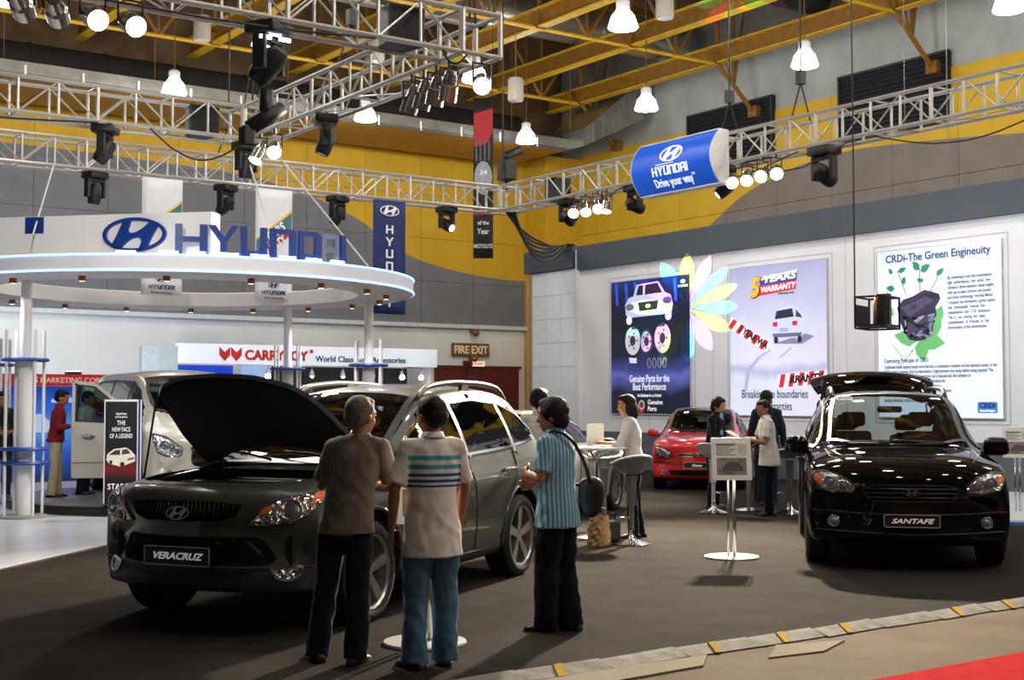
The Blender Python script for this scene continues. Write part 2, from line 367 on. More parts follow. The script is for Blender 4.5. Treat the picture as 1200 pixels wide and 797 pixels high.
# ducts
for (y, z, r_, mm, lab) in ((33.35, 10.0, .42, M_DUCTD, 'fat dark insulated duct running along the back wall'), (22.6, 11.75, .42, M_DUCTD, 'dark insulated duct hung between the roof trusses'), (27.6, 11.6, .5, M_DUCT, 'wide round galvanised duct under the roof near the back wall')):
    d = tag(empty('air_duct', (0, y, z)), lab, 'duct')
    x1 = 23.6 if y > 30 else 25.4
    MB().tube([(-6, 0, 0), (x1, 0, 0)], r_, 20).build('pipe', mm, d, True, angle=40)
    for k in range(15): MB().lathe([(r_, -.03), (r_+.025, -.03), (r_+.025, .03), (r_, .03)], 20, (-4.5+k*1.9, 0, 0), 'x').build('collar', mm, d)
    for k in range(8): rod('hanger', me_b, (-3+k*3.6, 0, r_), (-3+k*3.6, 0, 13-z-.1), .012, d)
d = tag(empty('air_duct', (0, 31.6, 8.9)), 'flat silver duct with a brown seamed underside along the back wall', 'duct')
MB().box(-6, 23.4, -1.1, 1.7, .02, .34).build('casing', M_DUCT, d)
for k in range(26): MB().box(-6+k*1.13+.01, -6+(k+1)*1.13-.01, -1.08, 1.68, -.01, .02).build('panel', mat('duct_underside', rgb(168, 120, 52), .45, .2, var=.12, scale=3), d)
for k in range(22): MB().cbox((-5+k*1.3, -1.13, .12), (.04, .04, .26)).build('bracket', M_WHITE, d)
MB().box(-6, 23.4, -1.14, -1.1, -.02, .06).build('edge_rail', mat('rail_grey', rgb(90, 95, 100), .4, .5), d)
for k in range(8): rod('hanger', me_b, (-3+k*3.6, 0, .34), (-3+k*3.6, 0, 4.0), .012, d)
d = tag(empty('duct_elbow', (23.4, 30.6, 8.9)), 'slanted silver duct section climbing to the roof by the corner', 'duct')
MB().add([(0, -.9, .0), (0, .9, 0), (0, .9, .5), (0, -.9, .5), (2.1, -1.1, 1.0), (2.1, 1.1, 1.0), (2.1, 1.1, 2.2), (2.1, -1.1, 2.2)], [(0, 1, 2, 3), (7, 6, 5, 4), (0, 4, 5, 1), (1, 5, 6, 2), (2, 6, 7, 3), (3, 7, 4, 0)]).build('casing', M_DUCT, d)
for k in range(1, 6):
    t = k/6; x = 2.1*t; MB().box(x-.02, x+.02, -.93-.2*t, -.88-.2*t, t*1.0, .5+t*1.7).build('rib', M_DUCT, d)
rod('hanger', me_b, (1.2, 0, 1.4), (1.2, 0, 4.0), .012, d); rod('hanger', me_b, (.2, 0, .5), (.2, 0, 4.0), .012, d)
ct = tag(empty('cable_tray', (17, 17.0, 10.25)), 'black steel cable tray slung under the yellow roof beams', 'cable tray')
MB().box(-12, 8.8, -.09, .09, 0, .14).build('tray', mat('tray_black', rgb(30, 32, 36), .5), ct)
for k in range(7): MB().cbox((-11+k*2.95+.05, 0, .2), (.08, .26, .14)).build('clamp', mat('tray_black', rgb(30, 32, 36), .5), ct)
# high-bay lamps
M_BAY = emitmat('bay_reflector', (1.0, .98, .94), 14)
def high_bay(x, y, on=1):
    o = tag(empty('high_bay_lamp', (x, y, 8.65)), 'bright bell-shaped high-bay lamp hanging from the roof', 'lamp', 'high-bay lamps under the roof')
    MB().lathe([(.27, 0), (.29, .02), (.22, .24), (.12, .36), (.06, .38)], 24).build('shade', M_BAY, o, True)
    MB().lathe([(0, .005), (.26, .0)], 24).build('diffuser', M_BAY, o)
    MB().lathe([(.0, .36), (.13, .37), (.13, .52), (.09, .56), (0, .56)], 16).build('ballast', M_WHITE, o, True, angle=40)
    rod('drop_rod', me_b, (0, 0, .5), (0, 0, 13-8.75), .012, o)
    l = bpy.data.lights.new('bay_light', 'POINT'); l.energy = BAYW*(1.3 if y < 10 else .85); l.shadow_soft_size = .25; l.color = (1, .95, .87)
    q = bpy.data.objects.new('bay_light', l); col.objects.link(q); q.parent = o; q.location = (0, 0, -.28)
    return o
for x in (6, 11, 16, 21):
    for y in (-.8, 4.2, 9.2, 14.2, 19.1, 24.2, 29.2): high_bay(x, y)
M_OFFW = mat('speaker_white', rgb(165, 162, 152), .5)
for (x, y, z) in ((11.1, 27.8, 9.6), (18.1, 25.6, 8.75), (14.8, 26.5, 9.4), (19.3, 15.7, 9.6), (18.4, 20.6, 9.6)):
    o = tag(empty('ceiling_speaker', (x, y, z)), 'small white cylindrical loudspeaker hung under the roof beams', 'speaker', 'white speakers under the roof')
    MB().lathe([(0, 0), (.17, 0), (.19, .03), (.19, .5), (.16, .55), (0, .55)], 20).build('housing', M_OFFW, o, True, angle=40)
    rod('drop_rod', me_b, (0, 0, .5), (0, 0, 13-z-.1), .012, o)
# doors and exit signs on the back wall
for k, (x0, x1) in enumerate(((20.2, 22.2), (22.25, 24.2))):
    d = struct(MB().box(x0, x1, YB-.04, YB+.05, 0, 2.58).build('door_%d' % (k+1), mat('door_maroon', rgb(92, 28, 26), .55, var=.1)))
    MB().box((x0+x1)/2-.01, (x0+x1)/2+.01, YB-.045, YB-.03, 0, 2.55).build('door_gap', M_INNER, d)
    for sx in (-.35, .35): MB().box((x0+x1)/2+sx-.3, (x0+x1)/2+sx+.3, YB-.07, YB-.03, 1.0, 1.06).build('push_bar', M_CHROME, d)
struct(MB().box(20.1, 24.3, YB-.06, YB, 2.58, 2.66).build('trim_5', mat('door_maroon', rgb(92, 28, 26), .55)))
sg_ = tag(empty('exit_sign', (22.38, YB-.06, 3.15)), 'wooden FIRE EXIT board on the cream wall above the maroon doors', 'sign')
MB().box(-.68, .68, 0, .06, -.2, .2).build('board', mat('sign_brown', rgb(120, 78, 48), .6), sg_)
me = textmesh('FIRE EXIT', .34, .012, off=.006, width=1.22); place2d(me, (0, -.005, -.115), (1, 0, 0), (0, 0, 1)); obj('lettering', me, mat('sign_cream', rgb(228, 214, 176), .6, emit=rgb(228, 214, 176), estr=.15), sg_)
sg_ = tag(empty('exit_light', (22.48, YB-.05, 2.72)), 'small lit exit box mounted right over the maroon doors', 'sign')
MB().box(-.36, .36, -.08, .05, -.09, .09).build('box', mat('exit_red', rgb(95, 22, 18), .5), sg_)
MB().box(-.1, .36, -.09, -.08, -.08, .08).build('panel', emitmat('exit_glow', rgb(250, 225, 200), .8), sg_)
me = textmesh('FIRE EXIT', .13, .004, off=.002, width=.64); place2d(me, (0, -.095, -.045), (1, 0, 0), (0, 0, 1)); obj('lettering', me, mat('exit_ink', rgb(150, 20, 20), .5), sg_)
for (x, z) in ((22.5, 3.72), (22.45, 2.92)):
    o = tag(empty('wall_fixture', (x, YB-.05, z)), 'small copper-coloured bell on the wall ' + ('above the wooden exit board' if z > 3.5 else 'between the exit board and the lit exit box'), 'fixture')
    MB().cbox((0, 0, 0), (.24, .1, .12)).build('base', mat('copper_dull', rgb(150, 95, 60), .4, .4), o); MB().ball((0, -.1, -.05), (.11, .1, .1), 12, 8).build('bell', mat('copper_dull', rgb(150, 95, 60), .4, .4), o, True)
# ---------------------------------------------------------------- lighting rig: aluminium box trusses
M_ALU = mat('truss_aluminium', rgb(186, 185, 180), .36, .45, var=.06, scale=4)
M_BLK = mat('fixture_black', rgb(18, 18, 21), .5, var=.1, scale=12)
M_CABLE = mat('cable_black', rgb(14, 14, 15), .6, var=.1)
me_a, me_k = ucyl('strut', M_ALU), ucyl('cable', M_CABLE)
TZ0, TZ1, TW = 5.30, 5.76, .44
def box_truss(p0, p1, label, bay=.5, caps=True):
    p0, p1 = Vector((*p0, 0)), Vector((*p1, 0)); d = p1-p0; L = d.length; u = d/L; v = Vector((-u.y, u.x, 0))*(TW/2)
    t = tag(empty('lighting_truss', (p0.x, p0.y, TZ0)), label, 'truss'); h = TZ1-TZ0; n = int(round(L/bay)); s = L/n
    for sg in (1, -1):
        for z in (0, h): rod('chord', me_a, v*sg+Vector((0, 0, z)), d+v*sg+Vector((0, 0, z)), .03, t)
    Z = Vector((0, 0, h))
    for k in range(n+1):
        a = u*s*k
        for sg in (1, -1): rod('strut', me_a, a+v*sg, a+v*sg+Z, (.02 if k % 4 else .028), t)
        if k % 2 == 0 or k == n:
            rod('strut', me_a, a-v, a+v, .014, t); rod('strut', me_a, a-v+Z, a+v+Z, .014, t)
        if k < n:
            b = u*s*(k+1)
            for sg in (1, -1):
                if k % 2 == 0: rod('brace', me_a, a+v*sg, b+v*sg+Z, .012, t)
                else: rod('brace', me_a, a+v*sg+Z, b+v*sg, .012, t)
            if k % 2 == 0: rod('brace', me_a, a-v, b+v, .011, t)
    return t
CX, CY = 14.75, 21.3
box_truss((CX-.25, CY), (1.0, CY), 'long aluminium box truss carrying the white and blue hanging banners')
box_truss((CX, CY-.25), (CX, 6.5), 'aluminium box truss carrying the blue box sign along the posters')
box_truss((7.55, 17.6), (1.4, 17.6), 'aluminium box truss ending at the corner above the round canopy')
box_truss((7.8, 17.35), (7.8, 12.15), 'short aluminium box truss joining two parallel trusses')
box_truss((7.55, 11.9), (1.0, 11.9), 'aluminium box truss carrying the tall moving lights and a black speaker')
for (x, y, lab) in ((CX, CY, 'square aluminium corner block where the two longest trusses meet'), (7.8, 17.6, 'square aluminium truss corner block above the round canopy'), (7.8, 11.9, 'square aluminium corner block above the cluster of dark spot cans')):
    t = tag(empty('truss_corner', (x, y, TZ0)), lab, 'truss'); w_ = .24; h = TZ1-TZ0
    for sx in (-1, 1):
        for sy in (-1, 1): rod('post', me_a, (sx*w_, sy*w_, 0), (sx*w_, sy*w_, h), .028, t)
    for z in (0, h):
        for (a, b) in (((-w_, -w_), (w_, -w_)), ((w_, -w_), (w_, w_)), ((w_, w_), (-w_, w_)), ((-w_, w_), (-w_, -w_))): rod('chord', me_a, (*a, z), (*b, z), .026, t)
    rod('hoist_chain', me_k, (0, 0, h), (0, 0, 12.9-TZ0), .015, t); rod('sling', me_k, (-w_, -w_, h), (0, 0, h+.7), .012, t); rod('sling', me_k, (w_, w_, h), (0, 0, h+.7), .012, t)
for i, (x, y) in enumerate(((CX, 15.0), (CX, 13.5), (9.0, CY), (4.5, CY), (4.2, 11.9), (7.8, 14.6), (3.6, 17.6))):
    t = tag(empty('chain_hoist', (x, y, TZ1+.02)), 'black chain hoist line holding up a lighting truss', 'hoist', 'hoist lines between truss and roof')
    rod('chain', me_k, (0, 0, .5), (0, 0, 12.88-TZ1), .014, t); rod('sling', me_k, (-.2, 0, 0), (0, 0, .55), .012, t); rod('sling', me_k, (.2, 0, 0), (0, 0, .55), .012, t)
    MB().cbox((0, 0, .62), (.12, .1, .2)).build('hook_block', M_BLK, t)
# moving heads
def moving_head(x, y, z, pan, tilt, label, lit=None, scale=.86, wash=0):
    o = tag(empty('moving_light', (x, y, z), pan), label, 'stage light'); o.scale = (scale,)*3
    b = MB().cbox((0, 0, -.06), (.40, .34, .14)).build('base', M_BLK, o, True); bevel(b, .03, 2)
    for sx in (-.1, .1): MB().tube([(sx, 0, 0), (sx, 0, .06), (sx+.03, 0, .07)], .018, 6).build('clamp', M_BLK, o)
    yk = MB().cbox((0, 0, -.16), (.36, .12, .06)).box(-.20, -.14, -.07, .07, -.48, -.13).box(.14, .20, -.07, .07, -.48, -.13).build('yoke', M_BLK, o); bevel(yk, .015, 2)
    M = Matrix.Translation((0, 0, -.40)) @ Matrix.Rotation(tilt, 4, 'X')
    hd = MB().lathe([(0, .20), (.08, .19), (.115, .12), (.125, 0), (.12, -.14), (.10, -.2), (.085, -.2), (.08, -.19), (0, -.19)], 20).xf(M).build('head', M_BLK, o, True, angle=35)
    mm = emitmat('beam_blue', (.55, .7, 1.0), 6) if lit else mat('lens_dark', (.05, .06, .08), .03, .2, var=0, coat=1)
    MB().lathe([(0, -.205), (.05, -.203), (.082, -.192)], 16).xf(M).build('lens', mm, hd, True)
    if wash:
        l = bpy.data.lights.new('wash_beam', 'SPOT'); l.energy = wash; l.spot_size = R(105); l.spot_blend = 1; l.shadow_soft_size = .08; l.color = (.88, .92, 1)
        q = bpy.data.objects.new('wash_beam', l); col.objects.link(q); q.parent = o; q.matrix_local = M @ Matrix.Translation((0, 0, -.24))
    return o
moving_head(6.7, CY-.05, TZ0-.02, .3, .2, 'black moving light hung over the plain end of the canopy sign')
moving_head(8.94, CY-.05, TZ0-.02, .5, .9, 'black moving light glowing blue between the two white banners', True)
moving_head(11.08, CY-.05, TZ0-.02, .4, .5, 'black moving light under the truss beside the blue vertical banner')
moving_head(13.41, CY-.05, TZ0-.02, .2, -1.1, 'black moving light with a pale lens near the truss corner', True)
moving_head(CX-.05, 19.13, TZ0-.02, -1.1, 1.15, 'black moving light hung just past the truss corner', wash=PARW*.13)
moving_head(CX-.05, 17.25, TZ0-.02, -1.7, 1.2, 'black moving light between the row of spot cans and the box sign', wash=PARW*.10)
moving_head(CX-.05, 15.05, TZ0-.02, 1.0, .9, 'black moving light glowing blue under the end of the blue box sign', True)
moving_head(CX-.05, 13.02, TZ0-.02, -1.57, 1.1, 'large black moving light hung from the truss clear of the box sign', scale=1.0, wash=PARW*.15)
moving_head(5.66, 17.55, TZ0-.02, .9, .6, 'black moving light midway along the truss above the round canopy')
moving_head(7.69, 17.55, TZ0-.02, .3, .1, 'black moving light right under the truss corner above the round canopy')
moving_head(7.8, 15.29, TZ0-.02, 1.2, .35, 'black moving light hung from the short joining truss', scale=.86)
moving_head(5.42, 11.85, TZ0-.02, .6, .8, 'big black moving light hung right above the angled scanner light', scale=1.0)
ml = tag(empty('moving_light', (5.42, 11.9, 4.50)), 'angled black scanner light hanging below the big moving light', 'stage light')
MB().tube([(0, 0, .14), (0, 0, -.05), (.02, 0, -.10)], .07, 10).build('neck', M_BLK, ml, True)
MB().tube([(.16, -.03, -.02), (.02, 0, -.12), (-.16, .05, -.25)], [.07, .085, .075], 12).build('barrel', M_BLK, ml, True); bq = MB().cbox((-.18, .05, -.33), (.13, .14, .2)).build('mirror_head', M_BLK, ml); bevel(bq, .02)
for k in range(3): MB().cbox((-.1+.1*k, -.19, .61+.04*(k % 2)), (.12, .02, .035)).build('led_strip', emitmat('led_white', (.9, .92, 1), 9), ml)
# par cans
M_CAN = mat('can_chrome', rgb(190, 188, 180), .2, .95, var=.1)
M_PAR = emitmat('par_lens', (1, .97, .9), 16)
def par_can(x, y, z, aim, label, on=True, power=0, size=R(50), group=None, black=False, L=.34, r=.1, color=(1, .93, .82), blend=.5):
    o = tag(empty('par_can', (x, y, z)), label, 'spotlight', group)
    M = (Vector(aim)-Vector((x, y, z))).to_track_quat('-Z', 'Y').to_matrix().to_4x4()
    mm = M_BLK if black else M_CAN
    MB().lathe([(0, L*.55), (r*.55, L*.52), (r*.75, L*.35), (r*.8, L*.1), (r*1.02, L*.05), (r*1.02, -L*.45), (r*.94, -L*.45), (r*.94, -L*.38)], 18).xf(M).build('can', mm, o, True, angle=35)
    MB().lathe([(0, -L*.40), (r*.94, -L*.40)], 18).xf(M).build('lens', M_PAR if on else mat('lens_grey', rgb(90, 90, 88), .1, .6), o)
    mb = MB().tube([(-r*1.1, 0, 0), (-r*1.15, 0, .2), (r*1.15, 0, .2), (r*1.1, 0, 0)], .012, 6); mb.tube([(0, 0, .2), (0, 0, .3)], .015, 6).build('bracket', M_BLK, o)
    if power:
        l = bpy.data.lights.new('par_beam', 'SPOT'); l.energy = power; l.spot_size = size; l.spot_blend = blend; l.shadow_soft_size = .06; l.color = color
        q = bpy.data.objects.new('par_beam', l); col.objects.link(q); q.parent = o; q.matrix_local = M @ Matrix.Translation((0, 0, -L*.5))
    return o
GP = 'spot cans in a row of four'
for k, y in enumerate((18.73, 18.39, 18.05, 17.80)):
    par_can(CX-.22, y, 5.02, PAIM[k], 'lit chrome spot can in a row of four between truss corner and box sign', True, PARW*.8 if k in (1, 3) else 0, R(56) if k in (1, 3) else R(95), GP+' by the corner', color=(1, .86, .66) if k in (1, 3) else (.86, .92, 1), blend=.5 if k in (1, 3) else 1)
for k, y in enumerate((14.76, 14.4, 14.08, 13.8)):
    par_can(CX-.22, y, 5.02, PAIM[4+k], 'lit chrome spot can in a row of four past the blue box sign', True, PARW*KEY if k in (1, 2) else 0, R(66) if k in (1, 2) else R(95), GP+' past the sign', color=(1, .86, .66) if k in (1, 2) else (.86, .92, 1), blend=.5 if k in (1, 2) else 1)
par_can(7.58, 16.84, 5.02, (4.6, 16.0, 0), 'lit spot can hung from the short joining truss, nearer the corner', True, PARW*.2, R(80), color=(.9, .95, 1), blend=1)
par_can(7.58, 16.38, 5.0, (4, 9, 0), 'lit spot can hung from the short joining truss, nearer its middle', True, PARW*.3, R(60))
for k in range(4): par_can(7.58, 12.75-.26*k, 4.98, (6.5+.5*k, 14, 0), 'unlit chrome spot can clustered under a corner of the short joining truss', False, 0, group='unlit spot cans under the truss corner')
par_can(7.80, 11.66, 5.0, (3, 4, 0), 'lit spot can at the outer end of the dark can cluster', True, 0)
for k, x in enumerate((3.02, 3.32, 3.64, 3.98)):
    par_can(x, 11.68, 5.02, ((3.2+.5*k, 2, 0) if k > 1 else (6.2, 18, 3.4)), 'lit chrome spot can in a pair on the truss of the scanner light' if k > 1 else 'dark chrome spot can in a pair on the truss of the scanner light', k > 1, (PARW*.3 if k == 2 else PARW*.22 if k == 1 else 0), R(60), 'lit pair of spot cans' if k > 1 else 'dark pair of spot cans')  # one dark can carries a beam added to brighten the canopy
# black loudspeakers in the trusses
for (x, y, z, rz, lab) in ((6.94, 11.95, 5.50, 0, 'black loudspeaker cabinet inside the truss of the scanner light'), (7.03, 17.65, 5.50, 0, 'black loudspeaker cabinet inside the truss above the round canopy'), (CX, 19.55, 5.50, R(90), 'black loudspeaker cabinet inside the truss beside the corner')):
    o = tag(empty('loudspeaker', (x, y, z-.2), rz), lab, 'speaker')
    q = MB().add([(-.22, -.18, 0), (.22, -.18, 0), (.16, .16, 0), (-.16, .16, 0), (-.22, -.18, .42), (.22, -.18, .42), (.16, .16, .42), (-.16, .16, .42)], [(0, 1, 2, 3), (7, 6, 5, 4), (0, 4, 5, 1), (1, 5, 6, 2), (2, 6, 7, 3), (3, 7, 4, 0)]).build('cabinet', M_BLK, o); bevel(q, .02)
    MB().box(-.19, .19, -.19, -.18, .03, .39).build('grille', mat('speaker_cloth', rgb(28, 28, 30), .9, bump=.5, bscale=200), o)
o = tag(empty('loudspeaker', (15.0, 21.52, 5.98)), 'black angled loudspeaker standing by the truss corner banner', 'speaker')
q = MB().cbox((0, 0, .2), (.3, .3, .4)).build('cabinet', M_BLK, o); bevel(q, .03); MB().tube([(.0, 0, .4), (.0, 0, .5), (.25, -.15, .62)], .09, 10).build('horn', M_BLK, o, True); rod('stem', me_k, (0, 0, -.2), (0, 0, .05), .03, o)
# bundle of cables from the corner down behind the booth tower
for k in range(6):
    a = Vector((CX+.1, CY-.05*k, TZ0)); b = Vector((19.8, 26.4-.12*k, 5.44)); m_ = (a+b)/2-Vector((.6, .5, .25+.24*k))
    P = [a*(1-t)**2+m_*2*t*(1-t)+b*t*t for t in [j/14 for j in range(15)]]+[b+Vector((.25, .05, 0))]
    tag(MB().tube(P, .028, 6).build('power_cable', M_CABLE, None, True), 'black power cable sagging from the truss corner to the booth tower', 'cable', 'cables sagging from the truss corner')
for k, (y0, y1) in enumerate(((19, 17.4), (16.2, 13.4), (14.6, 12.4), (12, 9))):
    P = [(CX-.2+random.uniform(-.03, .03), y0+(y1-y0)*t, TZ0-.04-.16*math.sin(math.pi*t)*(1+.3*k % 2)) for t in [j/12 for j in range(13)]]
    tag(MB().tube(P, .011, 5).build('power_cable', M_CABLE, None, True), 'thin black cable looped along the truss with the box sign', 'cable', 'thin cables on the sign truss')
for k, (x0, x1, y, s_) in enumerate(((1.6, 5.5, 17.35, .1), (6.2, 7.6, 17.35, .35), (2.2, 6.5, 11.65, .1), (7.3, 7.6, 11.65, .12))):
    P = [(x0+(x1-x0)*t, y+random.uniform(-.02, .02), TZ0-.03-s_*math.sin(math.pi*t)) for t in [j/14 for j in range(15)]]
    tag(MB().tube(P, .013, 5).build('power_cable', M_CABLE, None, True), 'thin black cable strung along the truss ' + ('above the round canopy' if k < 2 else 'of the scanner light'), 'cable', 'thin cables on the truss ' + ('above the canopy' if k < 2 else 'of the scanner light'))
# blue box sign on the truss
bs = tag(empty('box_sign', (14.22, 15.62, 5.36)), 'blue curved box sign with white emblem and lettering on the truss', 'sign')
hl, hz, dp = .92, .41, .2
M_SB = mat('sign_blue', rgb(0, 84, 205), .4, var=.03, scale=3, emit=rgb(0, 82, 205), estr=.4)
def sfn(u, v, h):  # u to the right along -y, v up, bulging towards -x
    return (-(dp*(1-(v/hz)**2))-h, -u, v)
ns = 14; mb = MB()
for k in range(ns):
    v0, v1 = -hz+2*hz*k/ns, -hz+2*hz*(k+1)/ns; mb.add([sfn(-hl, v0, 0), sfn(hl, v0, 0), sfn(hl, v1, 0), sfn(-hl, v1, 0)], [(0, 1, 2, 3)])
mb.build('face', M_SB, bs, True)
M_SW = mat('sign_white', rgb(240, 240, 245), .4, var=0, emit=rgb(235, 238, 250), estr=.75)
for sy in (-1, 1):
    prof = [(-(dp*(1-(v/hz)**2)), v) for v in [-hz+2*hz*k/ns for k in range(ns+1)]]+[(.2, hz), (.2, -hz)]
    MB().prism(prof, sy*hl, sy*(hl+.02), lambda a, b, h: (a, h, b)).build('end_panel', M_WHITE, bs)
MB().box(0, .2, -hl, hl, -hz-.02, -hz).build('bottom_panel', M_WHITE, bs); MB().box(0, .2, -hl, hl, hz, hz+.02).build('top_panel', M_WHITE, bs); MB().box(.18, .2, -hl, hl, -hz, hz).build('back_panel', M_WHITE, bs)
emblem(MB(), .26, lambda u, v, h: sfn(u+.02, v+.16, h), .004, .012).build('emblem', M_SW, bs)
mb = MB(); wd = wordwidth('HYUNDAI', .14, wx=.95); wordline(mb, 'HYUNDAI', .14, lambda u, v, h: sfn(u-wd/2, v-.17, h), .004, .012, wx=.95); mb.build('wordmark', M_SW, bs)
me = textmesh('Drive your way', .17, .003, off=.003, width=.88)
for v in me.vertices: v.co = Vector(sfn(v.co.x+.01, v.co.y-.335, .008+v.co.z))
obj('slogan', me, M_SW, bs)
me = textmesh('TM', .05, .003, width=.07)
for v in me.vertices: v.co = Vector(sfn(v.co.x+.5, v.co.y-.245, .008+v.co.z))
obj('trade_mark', me, M_SW, bs)
mb = MB()
mb.prism([(-.33, -.0), (.12, .0), (.1, .008), (-.3, .012)], .003, .008, lambda u, v, h: sfn(u, v, h)); mb.prism([(-.36, -.035), (-.05, -.03), (-.07, -.024), (-.34, -.026)], .003, .008, lambda u, v, h: sfn(u, v, h)).build('underline', M_SW, bs)
for sy in (-.6, .6): rod('hanger', me_a, (.1, sy, hz), (CX-14.22-.2, sy, .42), .02, bs)
# banners
def cloth(name, w_, h_, m, parent, wave=.02, nx=6, nz=10):
    vs = []; fs = []
    for j in range(nz+1):
        for i in range(nx+1):
            x = -w_/2+w_*i/nx; z = -h_*j/nz; vs.append((x, wave*math.sin(i*1.3+j*.35)*(j/nz), z))
    for j in range(nz):
        for i in range(nx): a = j*(nx+1)+i; fs.append((a, a+1, a+nx+2, a+nx+1))
    o = MB().add(vs, fs).build(name, m, parent, True, fix=False); md = o.modifiers.new('s', 'SOLIDIFY'); md.thickness = .004; return o
fb = lambda dy: (lambda u, v, h: (u, -h-dy, v))
M_NAVY = mat('banner_navy', rgb(20, 38, 96), .7, var=.06, scale=4); M_BW = mat('banner_white', rgb(222, 224, 232), .7, var=.03)
bn = tag(empty('hanging_banner', (12.06, 21.08, 5.275)), 'navy vertical banner with white emblem and lettering, hung from the truss', 'banner')
cloth('cloth', .68, 2.1, M_NAVY, bn, .012); rod('top_pole', me_a, (-.38, 0, 0), (.38, 0, 0), .015, bn)
MI = mat('banner_ink', rgb(235, 236, 240), .6, var=0)
emblem(MB(), .20, lambda u, v, h: (u, -h, v-.20), .012, .018).build('emblem', MI, bn)
for k, ch in enumerate('HYUNDAI'):
    mb = MB(); w0, polys = wordmark(ch); hh = .155
    for p in polys: mb.prism([((a-w0/2)*hh*1.15, b*hh-.62-k*.225) for a, b in p], .012, .018, lambda u, v, h: (u, -h, v))
    mb.build('letter', MI, bn)
for (x, lab) in ((7.76, 'white banner with a warranty print left of the other, behind the big canopy sign'), (9.76, 'white banner with a warranty print beside the yellow wall, behind the canopy letters')):
    lab = 'white warranty banner hung behind the emblem of the canopy sign' if x < 9 else 'white warranty banner hung behind the letters of the canopy sign'
    b_ = tag(empty('hanging_banner', (x, 21.08, 5.275)), lab, 'banner'); cloth('cloth', .69, 1.95, M_BW, b_, .012); rod('top_pole', me_a, (-.38, 0, 0), (.38, 0, 0), .015, b_)
    Y = lambda h: -h
    MB().prism([(-.33, -1.0), (.33, -.48), (.33, -.78), (-.33, -1.28)], .012, .016, lambda u, v, h: (u, -h, v)).build('print_band', mat('print_red', rgb(190, 30, 30), .6), b_)
    MB().prism([(-.33, -.92), (.33, -.40), (.33, -.66), (-.33, -1.16)], .014, .018, lambda u, v, h: (u, -h, v)).build('print_band', mat('print_teal', rgb(60, 110, 120), .6), b_)
    MB().prism([(-.33, -.88), (.33, -.36), (.33, -.40), (-.33, -.92)], .016, .02, lambda u, v, h: (u, -h, v)).build('print_edge', mat('print_gold', rgb(225, 190, 40), .6), b_)
    for s, zz, ww in (('YEARS', -.86, .5), ('RRANTY', -1.10, .56)):
        me = textmesh(s, .2, .002, off=.008, width=ww, shear=.2); me.transform(Matrix.Rotation(R(38), 4, 'Z')); place2d(me, (.02, -.022, zz+.02), (1, 0, 0), (0, 0, 1)); obj('lettering', me, MI, b_)
    emblem(MB(), .10, lambda u, v, h: (u, -h, v-1.68), .012, .018).build('emblem', M_NAVY, b_)
    mb = MB(); wd = wordwidth('HYUNDAI', .07); wordline(mb, 'HYUNDAI', .07, lambda u, v, h: (u-wd/2, -h, v-1.85), .012, .018); mb.build('wordmark', M_NAVY, b_)
    me = textmesh('Drive your way', .06, .002, width=.36); place2d(me, (0, -.016, -1.925), (1, 0, 0), (0, 0, 1)); obj('slogan', me, M_NAVY, b_)
bn = tag(empty('hanging_banner', (15.6, 23.26, 8.05), R(-35)), 'long black banner with a red top and white lettering by the truss corner', 'banner')
cloth('cloth', .42, 3.44, mat('banner_black', rgb(22, 20, 24), .7, var=.1), bn, .01); rod('line', me_k, (-.2, 0, 0), (-.2, 0, 4.85), .006, bn); rod('line', me_k, (.2, 0, 0), (.2, 0, 4.85), .006, bn)
q2 = lambda u, v, h: (u, -h, v)
MB().prism([(-.2, -.35), (.2, -.22), (.2, -.75), (.05, -1.0), (-.2, -1.05)], .012, .016, q2).build('print_red', mat('print_crimson', rgb(170, 25, 35), .6), bn)
for k in range(4): MB().prism([(-.17+k*.09, -.9), (-.13+k*.09, -.9), (-.13+k*.09, -1.35), (-.17+k*.09, -1.35)], .014, .018, q2).build('print_stripe', mat('print_grey', rgb(95, 85, 90), .6), bn)
MB().prism(ellipse(0, -1.72, .19, .36, 24), .014, .018, q2).build('print_jersey', mat('print_silver', rgb(150, 158, 170), .6, var=.2, scale=20), bn)
MB().prism([(-.2, -2.42), (.2, -2.36), (.2, -2.5), (-.2, -2.52)], .014, .018, q2).build('print_red', mat('print_crimson', rgb(170, 25, 35), .6), bn)
for s, zz, hh, ww in (('of the', -2.72, .12, .24), ('Year', -2.92, .17, .26), ('MOTOLITE', -3.22, .12, .40), ('34', -1.65, .14, .16)):
    me = textmesh(s, hh, .002, off=.003, width=ww); place2d(me, (0, -.02, zz), (1, 0, 0), (0, 0, 1)); obj('lettering', me, MI, bn)
# guy wires to the canopy and a hanging cage
for a, b in (((6.0, 21.1, 5.32), (4.75, 17.6, 3.75)), ((7.65, 17.6, 5.3), (7.9, 16.9, 3.6)), ((8.0, 17.5, 5.3), (9.6, 17.4, 3.6))):
    tag(MB().tube([a, b], .012, 6).build('guy_wire', mat('wire_white', rgb(215, 215, 205), .5)), 'taut white guy wire tying the round canopy to the truss', 'wire', 'white guy wires of the canopy')
cg = tag(empty('wire_cage', (13.62, 11.2, 2.52), R(20)), 'small black wire cage hanging on a line before the engine poster', 'cage')
for z in (0, .40):
    for (a, b) in (((-.26, -.2), (.26, -.2)), ((.26, -.2), (.26, .2)), ((.26, .2), (-.26, .2)), ((-.26, .2), (-.26, -.2))): rod('frame_bar', me_k, (*a, z), (*b, z), .014, cg)
for (x, y) in ((-.26, -.2), (.26, -.2), (.26, .2), (-.26, .2)): rod('frame_bar', me_k, (x, y, 0), (x, y, .40), .014, cg)
